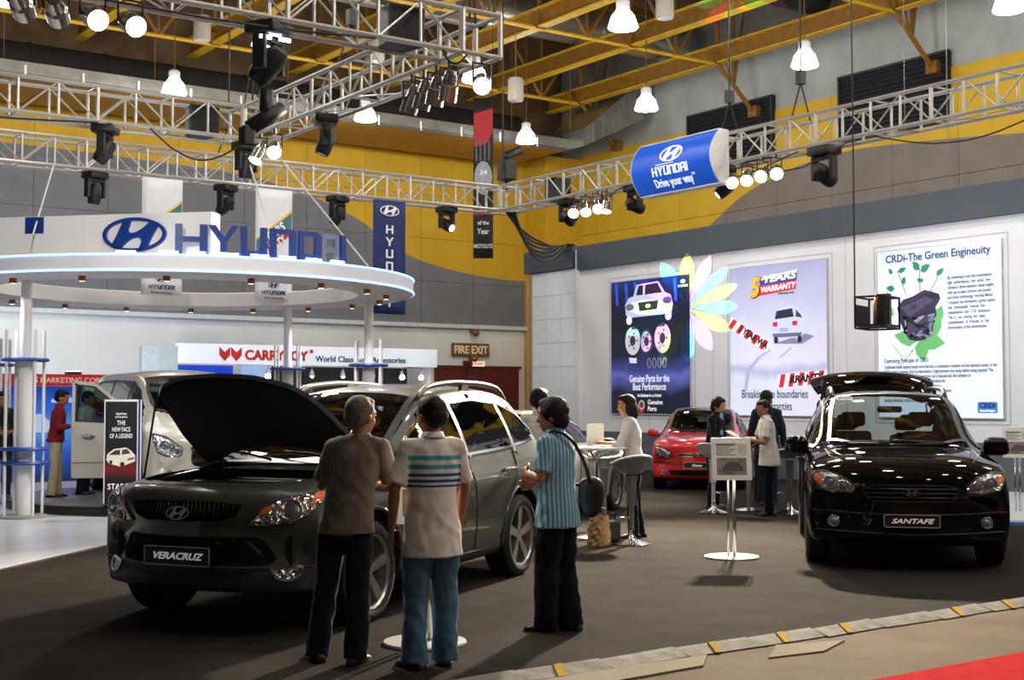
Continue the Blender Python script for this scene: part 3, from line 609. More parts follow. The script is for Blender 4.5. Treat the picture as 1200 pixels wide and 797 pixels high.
MB().box(-.25, .25, -.19, .19, .02, .05).build('tray', M_BLK, cg); MB().box(-.25, .25, .185, .195, .05, .30).build('mesh_panel', mat('mesh_dark', rgb(40, 40, 40), .8), cg)
MB().box(.16, .25, -.1, .1, .05, .46).build('control_box', M_BLK, cg); MB().tube([(-.1, 0, .05), (-.08, 0, .3), (.02, .02, .44), (.06, 0, .38)], .022, 8).build('hook', mat('copper_dull', rgb(150, 95, 60), .4, .4), cg, True)
rod('line', me_k, (-.26, .2, .40), (-.26, .2, 13-2.6), .010, cg)
# thin vertical wires before the side wall
for (y, x) in ((15.2, 19.3), (14.3, 19.3), (9.6, 18.0)):
    tag(MB().tube([(x, y, 5.9), (x, y, 12.9)], .006, 5).build('hanging_line', mat('wire_grey', rgb(120, 120, 120), .5)), 'thin grey line hanging straight down before the side wall', 'line', 'thin lines before the side wall')
# ---------------------------------------------------------------- car builder
def inside(poly, u, v):
    c = False; n = len(poly); j = n-1
    for i in range(n):
        (x1, y1), (x2, y2) = poly[i], poly[j]
        if (y1 > v) != (y2 > v) and u < (x2-x1)*(v-y1)/(y2-y1)+x1: c = not c
        j = i
    return c
def densify(poly, h=.04):
    out = []
    for i, a in enumerate(poly):
        b = poly[(i+1) % len(poly)]; L = math.hypot(b[0]-a[0], b[1]-a[1]); k = max(1, int(L/h))
        out += [(a[0]+(b[0]-a[0])*j/k, a[1]+(b[1]-a[1])*j/k) for j in range(k)]
    return out
def rounded(poly, r=.03, n=3):
    out = []; N = len(poly)
    for i in range(N):
        p = Vector(poly[i]); a = Vector(poly[i-1]); b = Vector(poly[(i+1) % N])
        d1 = (a-p); d2 = (b-p); k = min(r, d1.length*.45, d2.length*.45)
        s = p+d1.normalized()*k; e = p+d2.normalized()*k
        for j in range(n+1):
            t = j/n; q = s*(1-t)**2+p*2*t*(1-t)+e*t*t; out.append((q.x, q.y))
    return out
def area2(p): return sum(p[i-1][0]*p[i][1]-p[i][0]*p[i-1][1] for i in range(len(p)))/2
def inset(poly, d):
    N = len(poly); sg = 1 if area2(poly) > 0 else -1; out = []
    for i in range(N):
        p = Vector(poly[i]); t = Vector(poly[(i+1) % N])-Vector(poly[i-1])
        if t.length < 1e-9: out.append(poly[i]); continue
        t.normalize(); out.append((p.x-t.y*d*sg, p.y+t.x*d*sg))
    return out
class Car:
    def __init__(s, keys, nx=7, wheels=None, arch=.42, wr=.36):
        s.keys = keys; rows = catmull(keys, nx); s.rows = rows; verts = []; NP = None
        for (x, zb, zs, zr, zc, yw, ys, yr, sw) in rows:
            h = zs-zb
            half = [(0, zb), (.6*yw, zb), (yw*.92, zb+.02*h), (yw*.985, zb+.2*h), (yw, zb+.48*h), (yw*.99, zb+.8*h), (ys+.015, zs-.01),
                    (ys*.62+yr*.38+.012, zs*.55+zr*.45), (yr, zr), (yr*.86, zr+(zc-zr)*.5), (yr*.5, zr+(zc-zr)*.87), (0, zc)]
            half = catmull(half, 3); s.NP = len(half)
            for (y, z) in half: verts.append((x, y, z, sw, yw))
        NP = s.NP; V = []
        for (x, y, z, sw, yw) in verts: V.append((x-sw*(abs(y)/max(yw, .01))**2.2, y, z))
        n = len(rows); full = []; idx = {}
        for i in range(n):
            for k in range(NP):
                x, y, z = V[i*NP+k]; idx[i, k, 1] = len(full); full.append((x, y, z))
                if k in (0, NP-1): idx[i, k, -1] = idx[i, k, 1]; full[-1] = (x, 0, z)
                else: idx[i, k, -1] = len(full); full.append((x, -y, z))
        F = []
        for i in range(n-1):
            for k in range(NP-1):
                F.append((idx[i, k, 1], idx[i, k+1, 1], idx[i+1, k+1, 1], idx[i+1, k, 1]))
                F.append((idx[i, k, -1], idx[i+1, k, -1], idx[i+1, k+1, -1], idx[i, k+1, -1]))
        for i in (0, n-1):
            for k in range(NP//2):
                a, b = k, k+1; c, d = NP-1-k, NP-2-k
                if b >= d:
                    break
                for sg in (1, -1): F.append((idx[i, a, sg], idx[i, b, sg], idx[i, d, sg], idx[i, c, sg]))
        me = bpy.data.meshes.new('body'); me.from_pydata(full, [], F)
        bm = bmesh.new(); bm.from_mesh(me); bmesh.ops.remove_doubles(bm, verts=bm.verts, dist=1e-4)
        bmesh.ops.holes_fill(bm, edges=bm.edges, sides=6)
        bmesh.ops.recalc_face_normals(bm, faces=bm.faces); bm.to_mesh(me)
        s.bvh = BVHTree.FromBMesh(bm); bm.free()
        s.me = me; s.wheels = wheels or []; s.arch = arch; s.wr = wr
    def hit(s, plane, a, b, sg=1):
        if plane == 'side': o, d = Vector((a, 3*sg, b)), Vector((0, -sg, 0))
        elif plane == 'front': o, d = Vector((4, a, b)), Vector((-1, 0, 0))
        elif plane == 'rear': o, d = Vector((-4, a, b)), Vector((1, 0, 0))
        else: o, d = Vector((a, b, 4)), Vector((0, 0, -1))
        loc, nor, i, dist = s.bvh.ray_cast(o, d)
        if loc is None:
            loc, nor, i, dist = s.bvh.find_nearest(o+d*(3-(.85 if plane == 'side' else 0) if plane == 'side' else 1.8))
        if nor.dot(d) > 0: nor = -nor
        return loc, nor
    def patch(s, name, poly, plane, m, parent, sg=1, off=.004, thick=.012, rings=6, r=.03, h=.05, hole=None, smooth=True):
        P = densify(rounded(poly, r) if r > 0 else poly, h); n = len(P); mb = MB()
        def pt(u, v, o):
            l, nn = s.hit(plane, u, v, sg); return l+nn*o
        vs = []; fs = []
        if hole is not None:
            Q = inset(P, hole); K = 2; loops = []
            for k in range(K+1):
                t = k/K; loops.append([(P[i][0]*(1-t)+Q[i][0]*t, P[i][1]*(1-t)+Q[i][1]*t) for i in range(n)])
            allr = [[pt(u, v, off-thick) for u, v in loops[0]]]+[[pt(u, v, off) for u, v in L] for L in loops]+[[pt(u, v, off-thick) for u, v in loops[-1]]]
            for L in allr: vs += L
            for k in range(len(allr)-1):
                for i in range(n): fs.append((k*n+i, k*n+(i+1) % n, (k+1)*n+(i+1) % n, (k+1)*n+i))
        else:
            c = (sum(p[0] for p in P)/n, sum(p[1] for p in P)/n)
            loops = [[(c[0]+(p[0]-c[0])*(1-k/rings), c[1]+(p[1]-c[1])*(1-k/rings)) for p in P] for k in range(rings)]
            vs += [pt(u, v, off-thick) for u, v in loops[0]]
            for L in loops: vs += [pt(u, v, off) for u, v in L]
            for k in range(rings):
                for i in range(n): fs.append((k*n+i, k*n+(i+1) % n, (k+1)*n+(i+1) % n, (k+1)*n+i))
            vs.append(pt(c[0], c[1], off)); L0 = rings*n
            for i in range(n): fs.append((L0+i, L0+(i+1) % n, len(vs)-1))
        mb.add(vs, fs)
        d = 0
        for f in fs[n:2*n]:
            a, b_, c_ = vs[f[0]], vs[f[1]], vs[f[2]]
            nr = (b_-a).cross(c_-a); o_, q_ = s.hit(plane, *((a.x, a.z) if plane == 'side' else (a.y, a.z) if plane in ('front', 'rear') else (a.x, a.y)), sg)
            d += nr.dot(q_)
        if d < 0: mb.f = [tuple(reversed(f)) for f in mb.f]
        return mb.build(name, m, parent, smooth=smooth, angle=40, fix=False)
    def line(s, name, pts, plane, m, parent, sg=1, r=.006, off=.002, h=.06):
        P = []
        for i in range(len(pts)-1):
            a, b = pts[i], pts[i+1]; k = max(1, int(math.hypot(b[0]-a[0], b[1]-a[1])/h))
            P += [(a[0]+(b[0]-a[0])*j/k, a[1]+(b[1]-a[1])*j/k) for j in range(k)]
        P.append(pts[-1]); Q = []
        for u, v in P:
            l, nn = s.hit(plane, u, v, sg); Q.append(l+nn*off)
        return MB().tube(Q, r, 6).build(name, m, parent, smooth=True)
    def finish(s, root, paint, inner, cuts=(), hood=None):
        # wheel arches by boolean, then window openings and the hood opening
        o = bpy.data.objects.new('body', s.me)
        cutters = []
        for (wx, wy) in s.wheels:
            y0, y1 = (.50, 1.4) if wy > 0 else (-1.4, -.50)
            c = MB().lathe([(0, y0), (s.arch, y0), (s.arch, y1), (0, y1)], 36, (wx, 0, s.wr+.02), 'y').build('cut', inner)
            md = o.modifiers.new('b', 'BOOLEAN'); md.operation = 'DIFFERENCE'; md.object = c; md.solver = 'EXACT'; cutters.append(c)
        me = evalmesh(o, *cutters); bpy.data.objects.remove(o)
        for c in cutters: bpy.data.objects.remove(c)
        bm = bmesh.new(); bm.from_mesh(me)
        kill = []; hoodf = []
        for f in bm.faces:
            c = f.calc_center_median(); nn = f.normal; f.smooth = True; f.material_index = 0
            for (wx, wy) in s.wheels:
                if wy*c.y > 0 and math.hypot(c.x-wx, c.z-s.wr-.02) < s.arch-.004 or (wy*c.y > 0 and abs(math.hypot(c.x-wx, c.z-s.wr-.02)-s.arch) < .006 and abs(nn.y) < .2 and abs(c.y) < .93 and c.z > s.wr-.1):
                    f.material_index = 1; f.smooth = False
            if c.z < s.keys[len(s.keys)//2][1]+.02: f.material_index = 1
            done = False
            for plane, poly, sgs in cuts:
                if plane == 'side' and abs(nn.y) > .25 and ((c.y > 0) in [g > 0 for g in sgs]) and inside(poly, c.x, c.z): done = True
                if plane == 'front' and nn.x > .2 and inside(poly, c.y, c.z): done = True
                if plane == 'rear' and nn.x < -.2 and inside(poly, c.y, c.z): done = True
                if plane == 'ftop' and nn.z > .15 and nn.x > .05 and inside(poly, c.x, c.y): done = True
                if plane == 'rtop' and nn.z > .02 and nn.x < -.05 and inside(poly, c.x, c.y): done = True
            if done: kill.append(f)
            elif hood and nn.z > .25 and inside(hood, c.x, c.y) and c.z > .6: hoodf.append(f)
        hm = None
        if hoodf:
            hb = bmesh.new(); vm = {}
            for f in hoodf:
                for v in f.verts:
                    if v not in vm: vm[v] = hb.verts.new(v.co)
                nf = hb.faces.new([vm[v] for v in f.verts]); nf.smooth = True
            hm = bpy.data.meshes.new('hood'); hb.to_mesh(hm); hb.free()
        bmesh.ops.delete(bm, geom=kill+hoodf, context='FACES')
        m2 = bpy.data.meshes.new('body'); bm.to_mesh(m2); bm.free()
        m2.materials.append(paint); m2.materials.append(inner)
        b = bpy.data.objects.new('body', m2); col.objects.link(b); b.parent = root
        m2.set_sharp_from_angle(angle=R(50))
        return b, hm
def paintmat(name, c, metal=.5, rough=.3, coat=1.0, spec=.4):
    if name in MATS: return MATS[name]
    m = mat(name, c, rough, metal, var=.05, scale=300, coat=coat, spec=spec)
    nt = m.node_tree; b = nt.nodes['Principled BSDF']; out = nt.nodes['Material Output']
    g = nt.nodes.new('ShaderNodeNewGeometry'); d = nt.nodes.new('ShaderNodeBsdfDiffuse'); d.inputs['Color'].default_value = (.03, .03, .03, 1)
    mx = nt.nodes.new('ShaderNodeMixShader')
    nt.links.new(g.outputs['Backfacing'], mx.inputs['Fac']); nt.links.new(b.outputs[0], mx.inputs[1]); nt.links.new(d.outputs[0], mx.inputs[2])
    nt.links.new(mx.outputs[0], out.inputs['Surface'])
    return m
def wheel(name, root, loc, sg, r=.36, w=.24, rim=.25, spokes=5, style='split', m_rim=None, steer=0):
    o = empty(name, loc); o.parent = root; o.rotation_euler = (0, 0, (0 if sg > 0 else math.pi)+steer)
    tyre = mat('tyre_rubber', (.012, .012, .013), .75, var=.2, scale=30, bump=.3, bscale=90)
    mr = m_rim or mat('alloy', rgb(190, 190, 185), .25, .9, var=.05)
    hw = w/2
    t = MB().lathe([(rim-.02, -hw*.9), (rim+.01, -hw), (r-.03, -hw), (r, -hw*.75), (r, hw*.75), (r-.03, hw), (r-.06, hw+.006), (rim+.02, hw), (rim, hw*.9), (rim-.02, hw*.7)], 40, axis='y').build('tyre', tyre, o, True, angle=35)
    MB().lathe([(rim, -hw*.9), (rim-.02, -hw*.5), (rim-.025, hw*.4), (rim-.012, hw*.86), (rim+.006, hw*.95), (rim+.006, hw*.7)], 40, axis='y').build('rim', mr, o, True, angle=35)
    MB().lathe([(0, -.02), (rim-.03, -.02), (rim-.03, 0), (0, 0)], 24, axis='y').build('brake_disc', mat('brake_dark', (.02, .02, .02), .5, .6), o)
    for k in range(spokes):
        a = 2*math.pi*k/spokes+R(90)
        mb = MB()
        for dlt in ((-.16, .16) if style == 'split' else (-.085, .085) if style == 'thick' else (0,)):
            wd0, wd1 = (.018, .016) if style == 'split' else (.02, .017) if style == 'thick' else (.028, .035)
            ca, sa = math.cos(a), math.sin(a); cb, sb = math.cos(a+dlt), math.sin(a+dlt)
            p0 = Vector((ca*.04, 0, sa*.04)); p1 = Vector((cb*(rim-.012), 0, sb*(rim-.012)))
            n_ = Vector((-(p1-p0).z, 0, (p1-p0).x)).normalized(); q = [p0+n_*wd0*1.5, p0-n_*wd0*1.5, p1-n_*wd1*1.3, p1+n_*wd1*1.3]
            d0, d1 = hw*.72, hw*.84
            vs = [(p.x, d0 if i < 2 else d1, p.z) for i, p in enumerate(q)]+[(p.x, (d0 if i < 2 else d1)-.035, p.z) for i, p in enumerate(q)]
            mb.add(vs, [(0, 1, 2, 3), (7, 6, 5, 4), (0, 4, 5, 1), (1, 5, 6, 2), (2, 6, 7, 3), (3, 7, 4, 0)])
        mb.build('spoke', mr, o)
    MB().lathe([(0, hw*.76), (.05, hw*.74), (.055, hw*.6), (.055, hw*.4)], 16, axis='y').build('hub_cap', mr, o, True, angle=40)
    return o
def mirror(name, root, c, sg, m, glass, size=(.12, .24, .17)):
    a, b, h = size; mb = MB().ball((0, 0, 0), 1, 20, 12); pw = lambda t, e=.62: math.copysign(abs(t)**e, t)
    mb.v = [(c[0]+pw(x)*a*.8, c[1]+sg*b*.5+pw(y)*b*.5*(1-.12*z), c[2]+pw(z)*h*.5) for x, y, z in mb.v]
    o = mb.build(name, m, root, True)
    MB().tube([(c[0], c[1]-sg*.06, c[2]-h*.45), (c[0], c[1]+sg*b*.25, c[2]-h*.35)], .025, 8).build('mirror_arm', mat('trim_black', (.015, .015, .016), .45, var=.05), o, True)
    g = MB().ball((c[0]-a*.8, c[1]+sg*b*.5, c[2]), (a*.06, b*.42, h*.42), 16, 8).build('mirror_glass', glass, o, True)
    return o
def seats(root, rows, m, zf=.35, two=True, y=.37):
    for (x, hh) in rows:
        for sg in (1, -1):
            s_ = empty('seat', (x, sg*y, zf)); s_.parent = root
            a = MB().cbox((.05, 0, .16), (.52, .48, .16)).build('seat_cushion', m, s_, True); bevel(a, .06, 3)
            mb = MB(); 
            mb.add([(-.2, -.23, .2), (-.2, .23, .2), (-.08, .23, .2), (-.08, -.23, .2), (-.36, -.19, hh), (-.36, .19, hh), (-.27, .19, hh), (-.27, -.19, hh)],
                   [(0, 1, 2, 3), (7, 6, 5, 4), (0, 4, 5, 1), (1, 5, 6, 2), (2, 6, 7, 3), (3, 7, 4, 0)])
            b = mb.build('backrest', m, s_, True); bevel(b, .05, 3)
            c = MB().cbox((-.33, 0, hh+.13), (.1, .26, .16)).build('headrest', m, s_, True); bevel(c, .04, 3)
def plate(name, root, c, nrm_rz, text, size=(.52, .125), tcol=(.8, .8, .8), tilt=0, shear=.3, wid=.76):
    W, H = size; o = empty(name, c, nrm_rz); o.parent = root; o.rotation_euler = (tilt, 0, nrm_rz)   # local: x right, z up, -y outward
    fr = mat('plate_rim', rgb(200, 200, 200), .4, .3); bk = mat('plate_black', rgb(16, 16, 18), .4)
    fn = lambda u, v, h: (u, -h, v)
    q = rounded([(-W/2, -H/2), (W/2, -H/2), (W/2, H/2), (-W/2, H/2)], .02)
    MB().prism(q, -.01, .004, fn).build('plate_board', bk, o)
    MB().ring2(q, inset(q, .007), .002, .007, fn).build('plate_border', fr, o)
    me = textmesh(text, H*.5, .002, off=.0015, shear=shear, width=W*wid)
    place2d(me, (0, -.006, -H*.17), (1, 0, 0), (0, 0, 1)); obj('plate_lettering', me, mat('plate_ink', tcol, .5, var=0, emit=tcol, estr=.25), o)
    return o
def car_emblem(root, c, s, m, rz=0, tilt=0):
    fn = lambda u, v, h: (u, -h, v)
    o = emblem(MB(), s, fn, 0, .012).build('emblem', m, root); o.location = c; o.rotation_euler = (tilt, 0, rz); return o
# ---------------------------------------------------------------- shared car materials
M_GLASS = glassmat('tinted_glass', (.20, .23, .23), .06)
M_DARKGLASS = glassmat('privacy_glass', (.035, .04, .045), .07)
M_CLEAR = glassmat('windshield_glass', (.42, .52, .49), .05)
M_SEAT = mat('seat_leather_tan', rgb(120, 105, 85), .6, var=.1)
M_SEATD = mat('seat_dark', rgb(38, 36, 36), .7, var=.1)
M_AMBER = mat('amber_lens', rgb(205, 95, 18), .15, .1, var=.2, scale=60, bump=.4, bscale=120, coat=1, emit=rgb(230, 105, 15), estr=.05)
M_REDLENS = mat('red_lens', rgb(170, 12, 16), .15, var=.15, scale=60, coat=1)
def lampmat():
    m = mat('reflector', rgb(205, 208, 212), .12, .9, var=.5, scale=45, coat=1)
    nt = m.node_tree; b = nt.nodes['Principled BSDF']
    tc = nt.nodes['Texture Coordinate']; v = nt.nodes.new('ShaderNodeTexVoronoi'); v.inputs['Scale'].default_value = 26
    bp = nt.nodes.new('ShaderNodeBump'); bp.inputs['Strength'].default_value = .9; bp.inputs['Distance'].default_value = .03
    nt.links.new(tc.outputs['Object'], v.inputs['Vector']); nt.links.new(v.outputs['Distance'], bp.inputs['Height']); nt.links.new(bp.outputs['Normal'], b.inputs['Normal'])
    return m
M_LAMP = lampmat()
def projector(root, l, nn, r, name='projector'):
    M = nn.to_track_quat('Z', 'Y').to_matrix().to_4x4(); M.translation = l
    o = MB().lathe([(r, -.01), (r*1.02, .012), (r*.86, .016), (r*.8, 0)], 24).xf(M).build(name, M_CHROME, root, True)
    MB().lathe([(r*.82, .0), (r*.6, .012), (r*.3, .02), (0.0, .022)], 20).xf(M).build('lens', mat('lens_grey_blue', (.22, .25, .30), .05, .6, var=0, coat=1), o, True)
    return o

def roof_rail(c, root, sg, x0, x1, y, m, rise=.075, y1=None):
    Q = []
    for k in range(21):
        t = k/20; x = x0+(x1-x0)*t; l, nn = c.hit('top', x, sg*(y+((y1 or y-.03)-y)*t)); e = min(1, min(t, 1-t)/.12)
        Q.append(l+Vector((0, 0, rise*math.sin(e*math.pi/2)-.01)))
    o = MB().tube(Q, .024, 8).build('roof_rail', m, root, True)
    for k in (10,):
        p = Q[k]; MB().add([(p.x+.09, p.y-.02, p.z-rise-.02), (p.x-.09, p.y-.02, p.z-rise-.02), (p.x-.09, p.y+.02, p.z-rise-.02), (p.x+.09, p.y+.02, p.z-rise-.02), (p.x+.05, p.y-.018, p.z), (p.x-.05, p.y-.018, p.z), (p.x-.05, p.y+.018, p.z), (p.x+.05, p.y+.018, p.z)],
            [(0, 1, 2, 3), (7, 6, 5, 4), (0, 4, 5, 1), (1, 5, 6, 2), (2, 6, 7, 3), (3, 7, 4, 0)]).build('rail_foot', m, o)
# ---------------------------------------------------------------- grey SUV, bonnet raised
def make_veracruz():
    K = [(2.36, .53, .62, .70, .74, .77, .71, .52, .34), (2.358, .42, .71, .80, .845, .85, .80, .56, .335), (2.335, .33, .80, .895, .935, .90, .85, .60, .32), (2.27, .30, .875, .955, .995, .93, .875, .63, .29),
         (2.12, .28, .935, 1.0, 1.035, .95, .89, .66, .23), (1.78, .26, .985, 1.04, 1.08, .965, .90, .69, .11), (1.38, .25, 1.0, 1.06, 1.11, .972, .90, .70, .03), (1.06, .25, 1.02, 1.085, 1.14, .972, .895, .71, 0),
         (.66, .25, 1.045, 1.22, 1.36, .972, .89, .70, 0), (.24, .25, 1.06, 1.46, 1.585, .972, .885, .67, 0), (-.12, .25, 1.07, 1.60, 1.69, .972, .885, .645, 0), (-.75, .25, 1.09, 1.655, 1.745, .97, .885, .635, 0),
         (-1.4, .25, 1.13, 1.64, 1.735, .965, .88, .625, 0), (-1.95, .26, 1.17, 1.56, 1.665, .95, .865, .60, -.05), (-2.22, .28, 1.14, 1.38, 1.47, .925, .84, .58, -.12), (-2.38, .33, 1.03, 1.15, 1.20, .89, .80, .56, -.18),
         (-2.46, .42, .86, .92, .95, .84, .76, .54, -.2), (-2.49, .56, .66, .69, .71, .78, .72, .5, -.2)]
    W = [(1.40, .84), (1.40, -.84), (-1.405, .84), (-1.405, -.84)]
    c = Car(K, 8, W, .425, .37)
    paint = paintmat('paint_graphite', rgb(70, 72, 67), .15, .3, coat=.5, spec=.15)
    root = empty('suv', (5.36, 9.956, 0), 3.698, 'dark grey SUV with its bonnet raised, parked at the edge of the carpet', 'car')
    side = [(.80, 1.10), (.42, 1.33), (.10, 1.50), (-.25, 1.58), (-.9, 1.615), (-1.45, 1.575), (-1.80, 1.48), (-2.02, 1.31), (-1.9, 1.225), (-1.3, 1.165), (-.3, 1.125)]
    ws = [(1.12, 0), (1.05, -.45), (.84, -.70), (.30, -.63), (-.04, -.575), (-.02, 0), (-.04, .575), (.30, .63), (.84, .70), (1.05, .45)]
    rw = [(-1.98, .60), (-1.98, -.60), (-2.28, -.64), (-2.28, .64)]
    hood = [(2.20, 0), (2.18, .3), (2.08, .55), (1.94, .67), (1.45, .75), (.93, .775), (1.10, .5), (1.18, .25), (1.20, 0), (1.18, -.25), (1.10, -.5), (.93, -.775), (1.45, -.75), (1.94, -.67), (2.08, -.55), (2.18, -.3)]
    b, hm = c.finish(root, paint, M_INNER, [('side', side, (1, -1)), ('ftop', ws, ()), ('rtop', rw, ())], hood)
    # glass
    c.patch('windshield', ws, 'top', M_CLEAR, root, off=.006, r=0)
    c.patch('windshield_surround', ws, 'top', M_TRIM, root, off=.009, r=0, hole=.05)
    c.patch('rear_window', rw, 'top', M_DARKGLASS, root, off=.006, r=.05)
    for sg in (1, -1):
        for (x0, x1, nm) in ((.82, -.36, 'front_side_window'), (-.42, -1.36, 'rear_side_window'), (-1.42, -2.05, 'quarter_window')):
            q = [(u, v) for u, v in densify(side, .02)]
            q = [(min(max(u, x1), x0), v) for u, v in q]
            c.patch(nm, q, 'side', M_DARKGLASS, root, sg, off=.004, r=0, rings=4)
        c.patch('window_trim', side, 'side', M_CHROME, root, sg, off=.010, r=.05, hole=.022)
        for xp in (-.39, -1.39):
            c.patch('pillar', [(xp+.03, 1.13), (xp+.03, 1.60), (xp-.03, 1.60), (xp-.03, 1.13)], 'side', M_TRIM, root, sg, off=.008, r=0, rings=2)
        # seams, handles, rails, mouldings
        c.line('door_seam', [(.86, 1.08), (.90, .75), (.86, .42), (.80, .34)], 'side', M_INNER, root, sg)
        c.line('door_seam', [(-.36, 1.14), (-.40, .7), (-.38, .34)], 'side', M_INNER, root, sg)
        c.line('door_seam', [(-1.36, 1.16), (-1.28, .9), (-1.02, .62), (-.92, .40)], 'side', M_INNER, root, sg)
        c.line('door_seam', [(.80, .34), (-.92, .34)], 'side', M_INNER, root, sg)
        c.patch('sill_cladding', [(.93, .24), (.93, .34), (-.90, .34), (-.90, .24)], 'side', mat('cladding_grey', rgb(46, 47, 46), .5), root, sg, off=.02, r=.03, rings=2)
        for xh in (-.18, -1.12):
            l, nn = c.hit('side', xh, .98, sg)
            h_ = MB().tube([l+Vector((.11, 0, 0))-nn*.01, l+Vector((.09, 0, 0))+nn*.035, l+Vector((-.09, 0, 0))+nn*.035, l+Vector((-.11, 0, 0))-nn*.01], .016, 8).build('door_handle', M_CHROME, root, True)
        roof_rail(c, root, sg, .02, -1.88, .60, mat('rail_silver', rgb(120, 118, 112), .3, .8))
        c.line('wheel_arch_lip', [(-1.405+.44*math.cos(t), .39+.44*math.sin(t)) for t in [R(a) for a in range(-10, 191, 8)]], 'side', paint, root, sg, r=.018, off=.0)
        c.line('wheel_arch_lip', [(1.40+.44*math.cos(t), .39+.44*math.sin(t)) for t in [R(a) for a in range(-10, 191, 8)]], 'side', paint, root, sg, r=.018, off=.0)
        # headlight: clear lens, oval projector bezel, amber corner
        hl = [(sg*.45, .755), (sg*.56, .745), (sg*.74, .76), (sg*.855, .825), (sg*.90, .91), (sg*.905, .965), (sg*.82, .975), (sg*.68, .945), (sg*.56, .865)]
        o = c.patch('headlight', hl, 'front', M_LAMP, root, off=.010, thick=.03, r=.015, rings=5)
        c.patch('turn_signal', [(sg*.835, .885), (sg*.89, .915), (sg*.895, .955), (sg*.83, .962)], 'front', M_AMBER, o, off=.016, r=.01, rings=3)
        c.patch('side_marker', [(sg*.545, .835), (sg*.61, .835), (sg*.63, .895), (sg*.575, .872)], 'front', M_AMBER, o, off=.016, r=.01, rings=3)
        c.patch('headlight_rim', hl, 'front', M_TRIM, o, off=.014, r=.015, hole=.012)
        l, nn = c.hit('front', sg*.74, .857); projector(o, l+nn*.006, (nn+Vector((.5, 0, 0))).normalized(), .080)
        l, nn = c.hit('front', sg*.60, .79); projector(o, l+nn*.012, (nn+Vector((1.2, 0, 0))).normalized(), .038)
        fl = [(sg*.60, .465), (sg*.79, .48), (sg*.80, .43), (sg*.75, .375), (sg*.66, .385)]
        o = c.patch('fog_lamp', fl, 'front', M_LAMP, root, off=.012, r=.03, rings=3); c.patch('fog_lamp_rim', fl, 'front', M_CHROME, o, off=.018, r=.03, hole=.015)
        c.patch('tail_lamp', [(sg*.66, 1.02), (sg*.86, 1.0), (sg*.88, .85), (sg*.70, .83)], 'rear', M_REDLENS, root, off=.01, rings=3)
        mirror('wing_mirror', root, (.66, sg*.90, 1.13), sg, paint, M_CHROME)
    # grille, intake, bumper
    gr = [(-.47, .905), (-.42, .805), (-.30, .765), (.30, .765), (.42, .805), (.47, .905), (.25, .925), (-.25, .925)]
    o = c.patch('grille', gr, 'front', mat('grille_black', (.006, .006, .006), .85, spec=.1), root, off=.006, r=.03, rings=4)
    c.patch('grille_rim', gr, 'front', paint, o, off=.016, r=.03, hole=.014)
    for k in range(27):
        y = -.42+k*.84/26; z0 = .775 if abs(y) < .32 else .815
        c.line('grille_bar', [(y, z0), (y, .912)], 'front', mat('grille_chrome_dark', rgb(70, 70, 70), .25, .9), o, r=.0045, off=.012)
    l, nn = c.hit('front', 0, .83)
    car_emblem(root, l+nn*.02, .095, M_CHROME, R(90), R(-20))
    it = [(-.54, .675), (.54, .675), (.64, .53), (.60, .485), (-.60, .485), (-.64, .53)]
    c.patch('lower_intake', it, 'front', mat('grille_black', (.006, .006, .006), .85, spec=.1), root, off=.004, r=.05, rings=4)
    c.line('bumper_crease', [(-.90, .475), (-.6, .47), (0, .47), (.6, .47), (.90, .475)], 'front', mat('rail_silver', rgb(120, 118, 112), .3, .8), root, r=.009)
    c.patch('skid_panel', [(-.78, .32), (.78, .32), (.86, .455), (-.86, .455)], 'front', mat('cladding_grey', rgb(46, 47, 46), .5), root, off=.012, r=.04, rings=3)
    l, nn = c.hit('front', 0, .545); plate('number_plate', root, l+Vector((.03, 0, 0)), R(90), 'VERACRUZ', (.54, .13))
    # raised bonnet: outer skin and black liner, hinged at the rear corners
    c.patch('bonnet_flange', inset(hood, -.03), 'top', paint, root, off=.004, r=.02, hole=.065)
    hv = Vector((.93, 0, 1.06)); ang = R(BONNET)
    M = Matrix.Translation(hv) @ Matrix.Rotation(-ang, 4, 'Y') @ Matrix.Translation(-hv)
    h = c.patch('bonnet', inset(hood, .008), 'top', paint, root, off=.004, thick=.035, r=.03, rings=9, h=.06); h.data.transform(M)
    li = c.patch('bonnet_liner', inset(hood, .03), 'top', mat('felt_black', (.006, .006, .007), .95, var=.2, scale=20, bump=.6, bscale=30), h, off=-.02, thick=.025, r=.03, rings=9, h=.06)
    lm = li.data; bm = bmesh.new(); bm.from_mesh(lm)
    bmesh.ops.holes_fill(bm, edges=[e for e in bm.edges if e.is_boundary], sides=0); bm.to_mesh(lm); bm.free(); lm.transform(M)
    MB().tube([M @ Vector((2.0, -.60, .93)), Vector((1.80, -.76, .97))], .009, 6).build('bonnet_strut', M_TRIM, root, True)
    MB().tube([M @ Vector((1.5, .70, 1.03)), Vector((1.62, .78, 1.0))], .009, 6).build('bonnet_strut', M_TRIM, root, True)
    # engine bay
    eb = MB().box(1.06, 2.1, -.73, .73, .45, .70).build('engine_bay', M_INNER, root)
    MB().box(1.17, 1.20, -.70, .70, .45, 1.07).build('firewall', M_INNER, root)
    ec = MB().cbox((1.60, .05, .97), (.5, .72, .10)).build('engine_cover', mat('engine_plastic', (.03, .03, .033), .3, var=.1, coat=1), root, True); bevel(ec, .03, 3)
    for (x, y, z, a, b_, h_, mm) in ((1.85, .52, .80, .26, .26, .24, M_TRIM), (1.45, -.56, .82, .24, .2, .2, M_TRIM), (1.82, -.50, .80, .3, .28, .16, mat('battery_grey', rgb(50, 50, 52), .5)), (1.25, .55, .90, .2, .22, .12, mat('reservoir_white', rgb(170, 170, 160), .5))):
        q = MB().cbox((x, y, z), (a, b_, h_)).build('engine_part', mm, root, True); bevel(q, .02, 2)
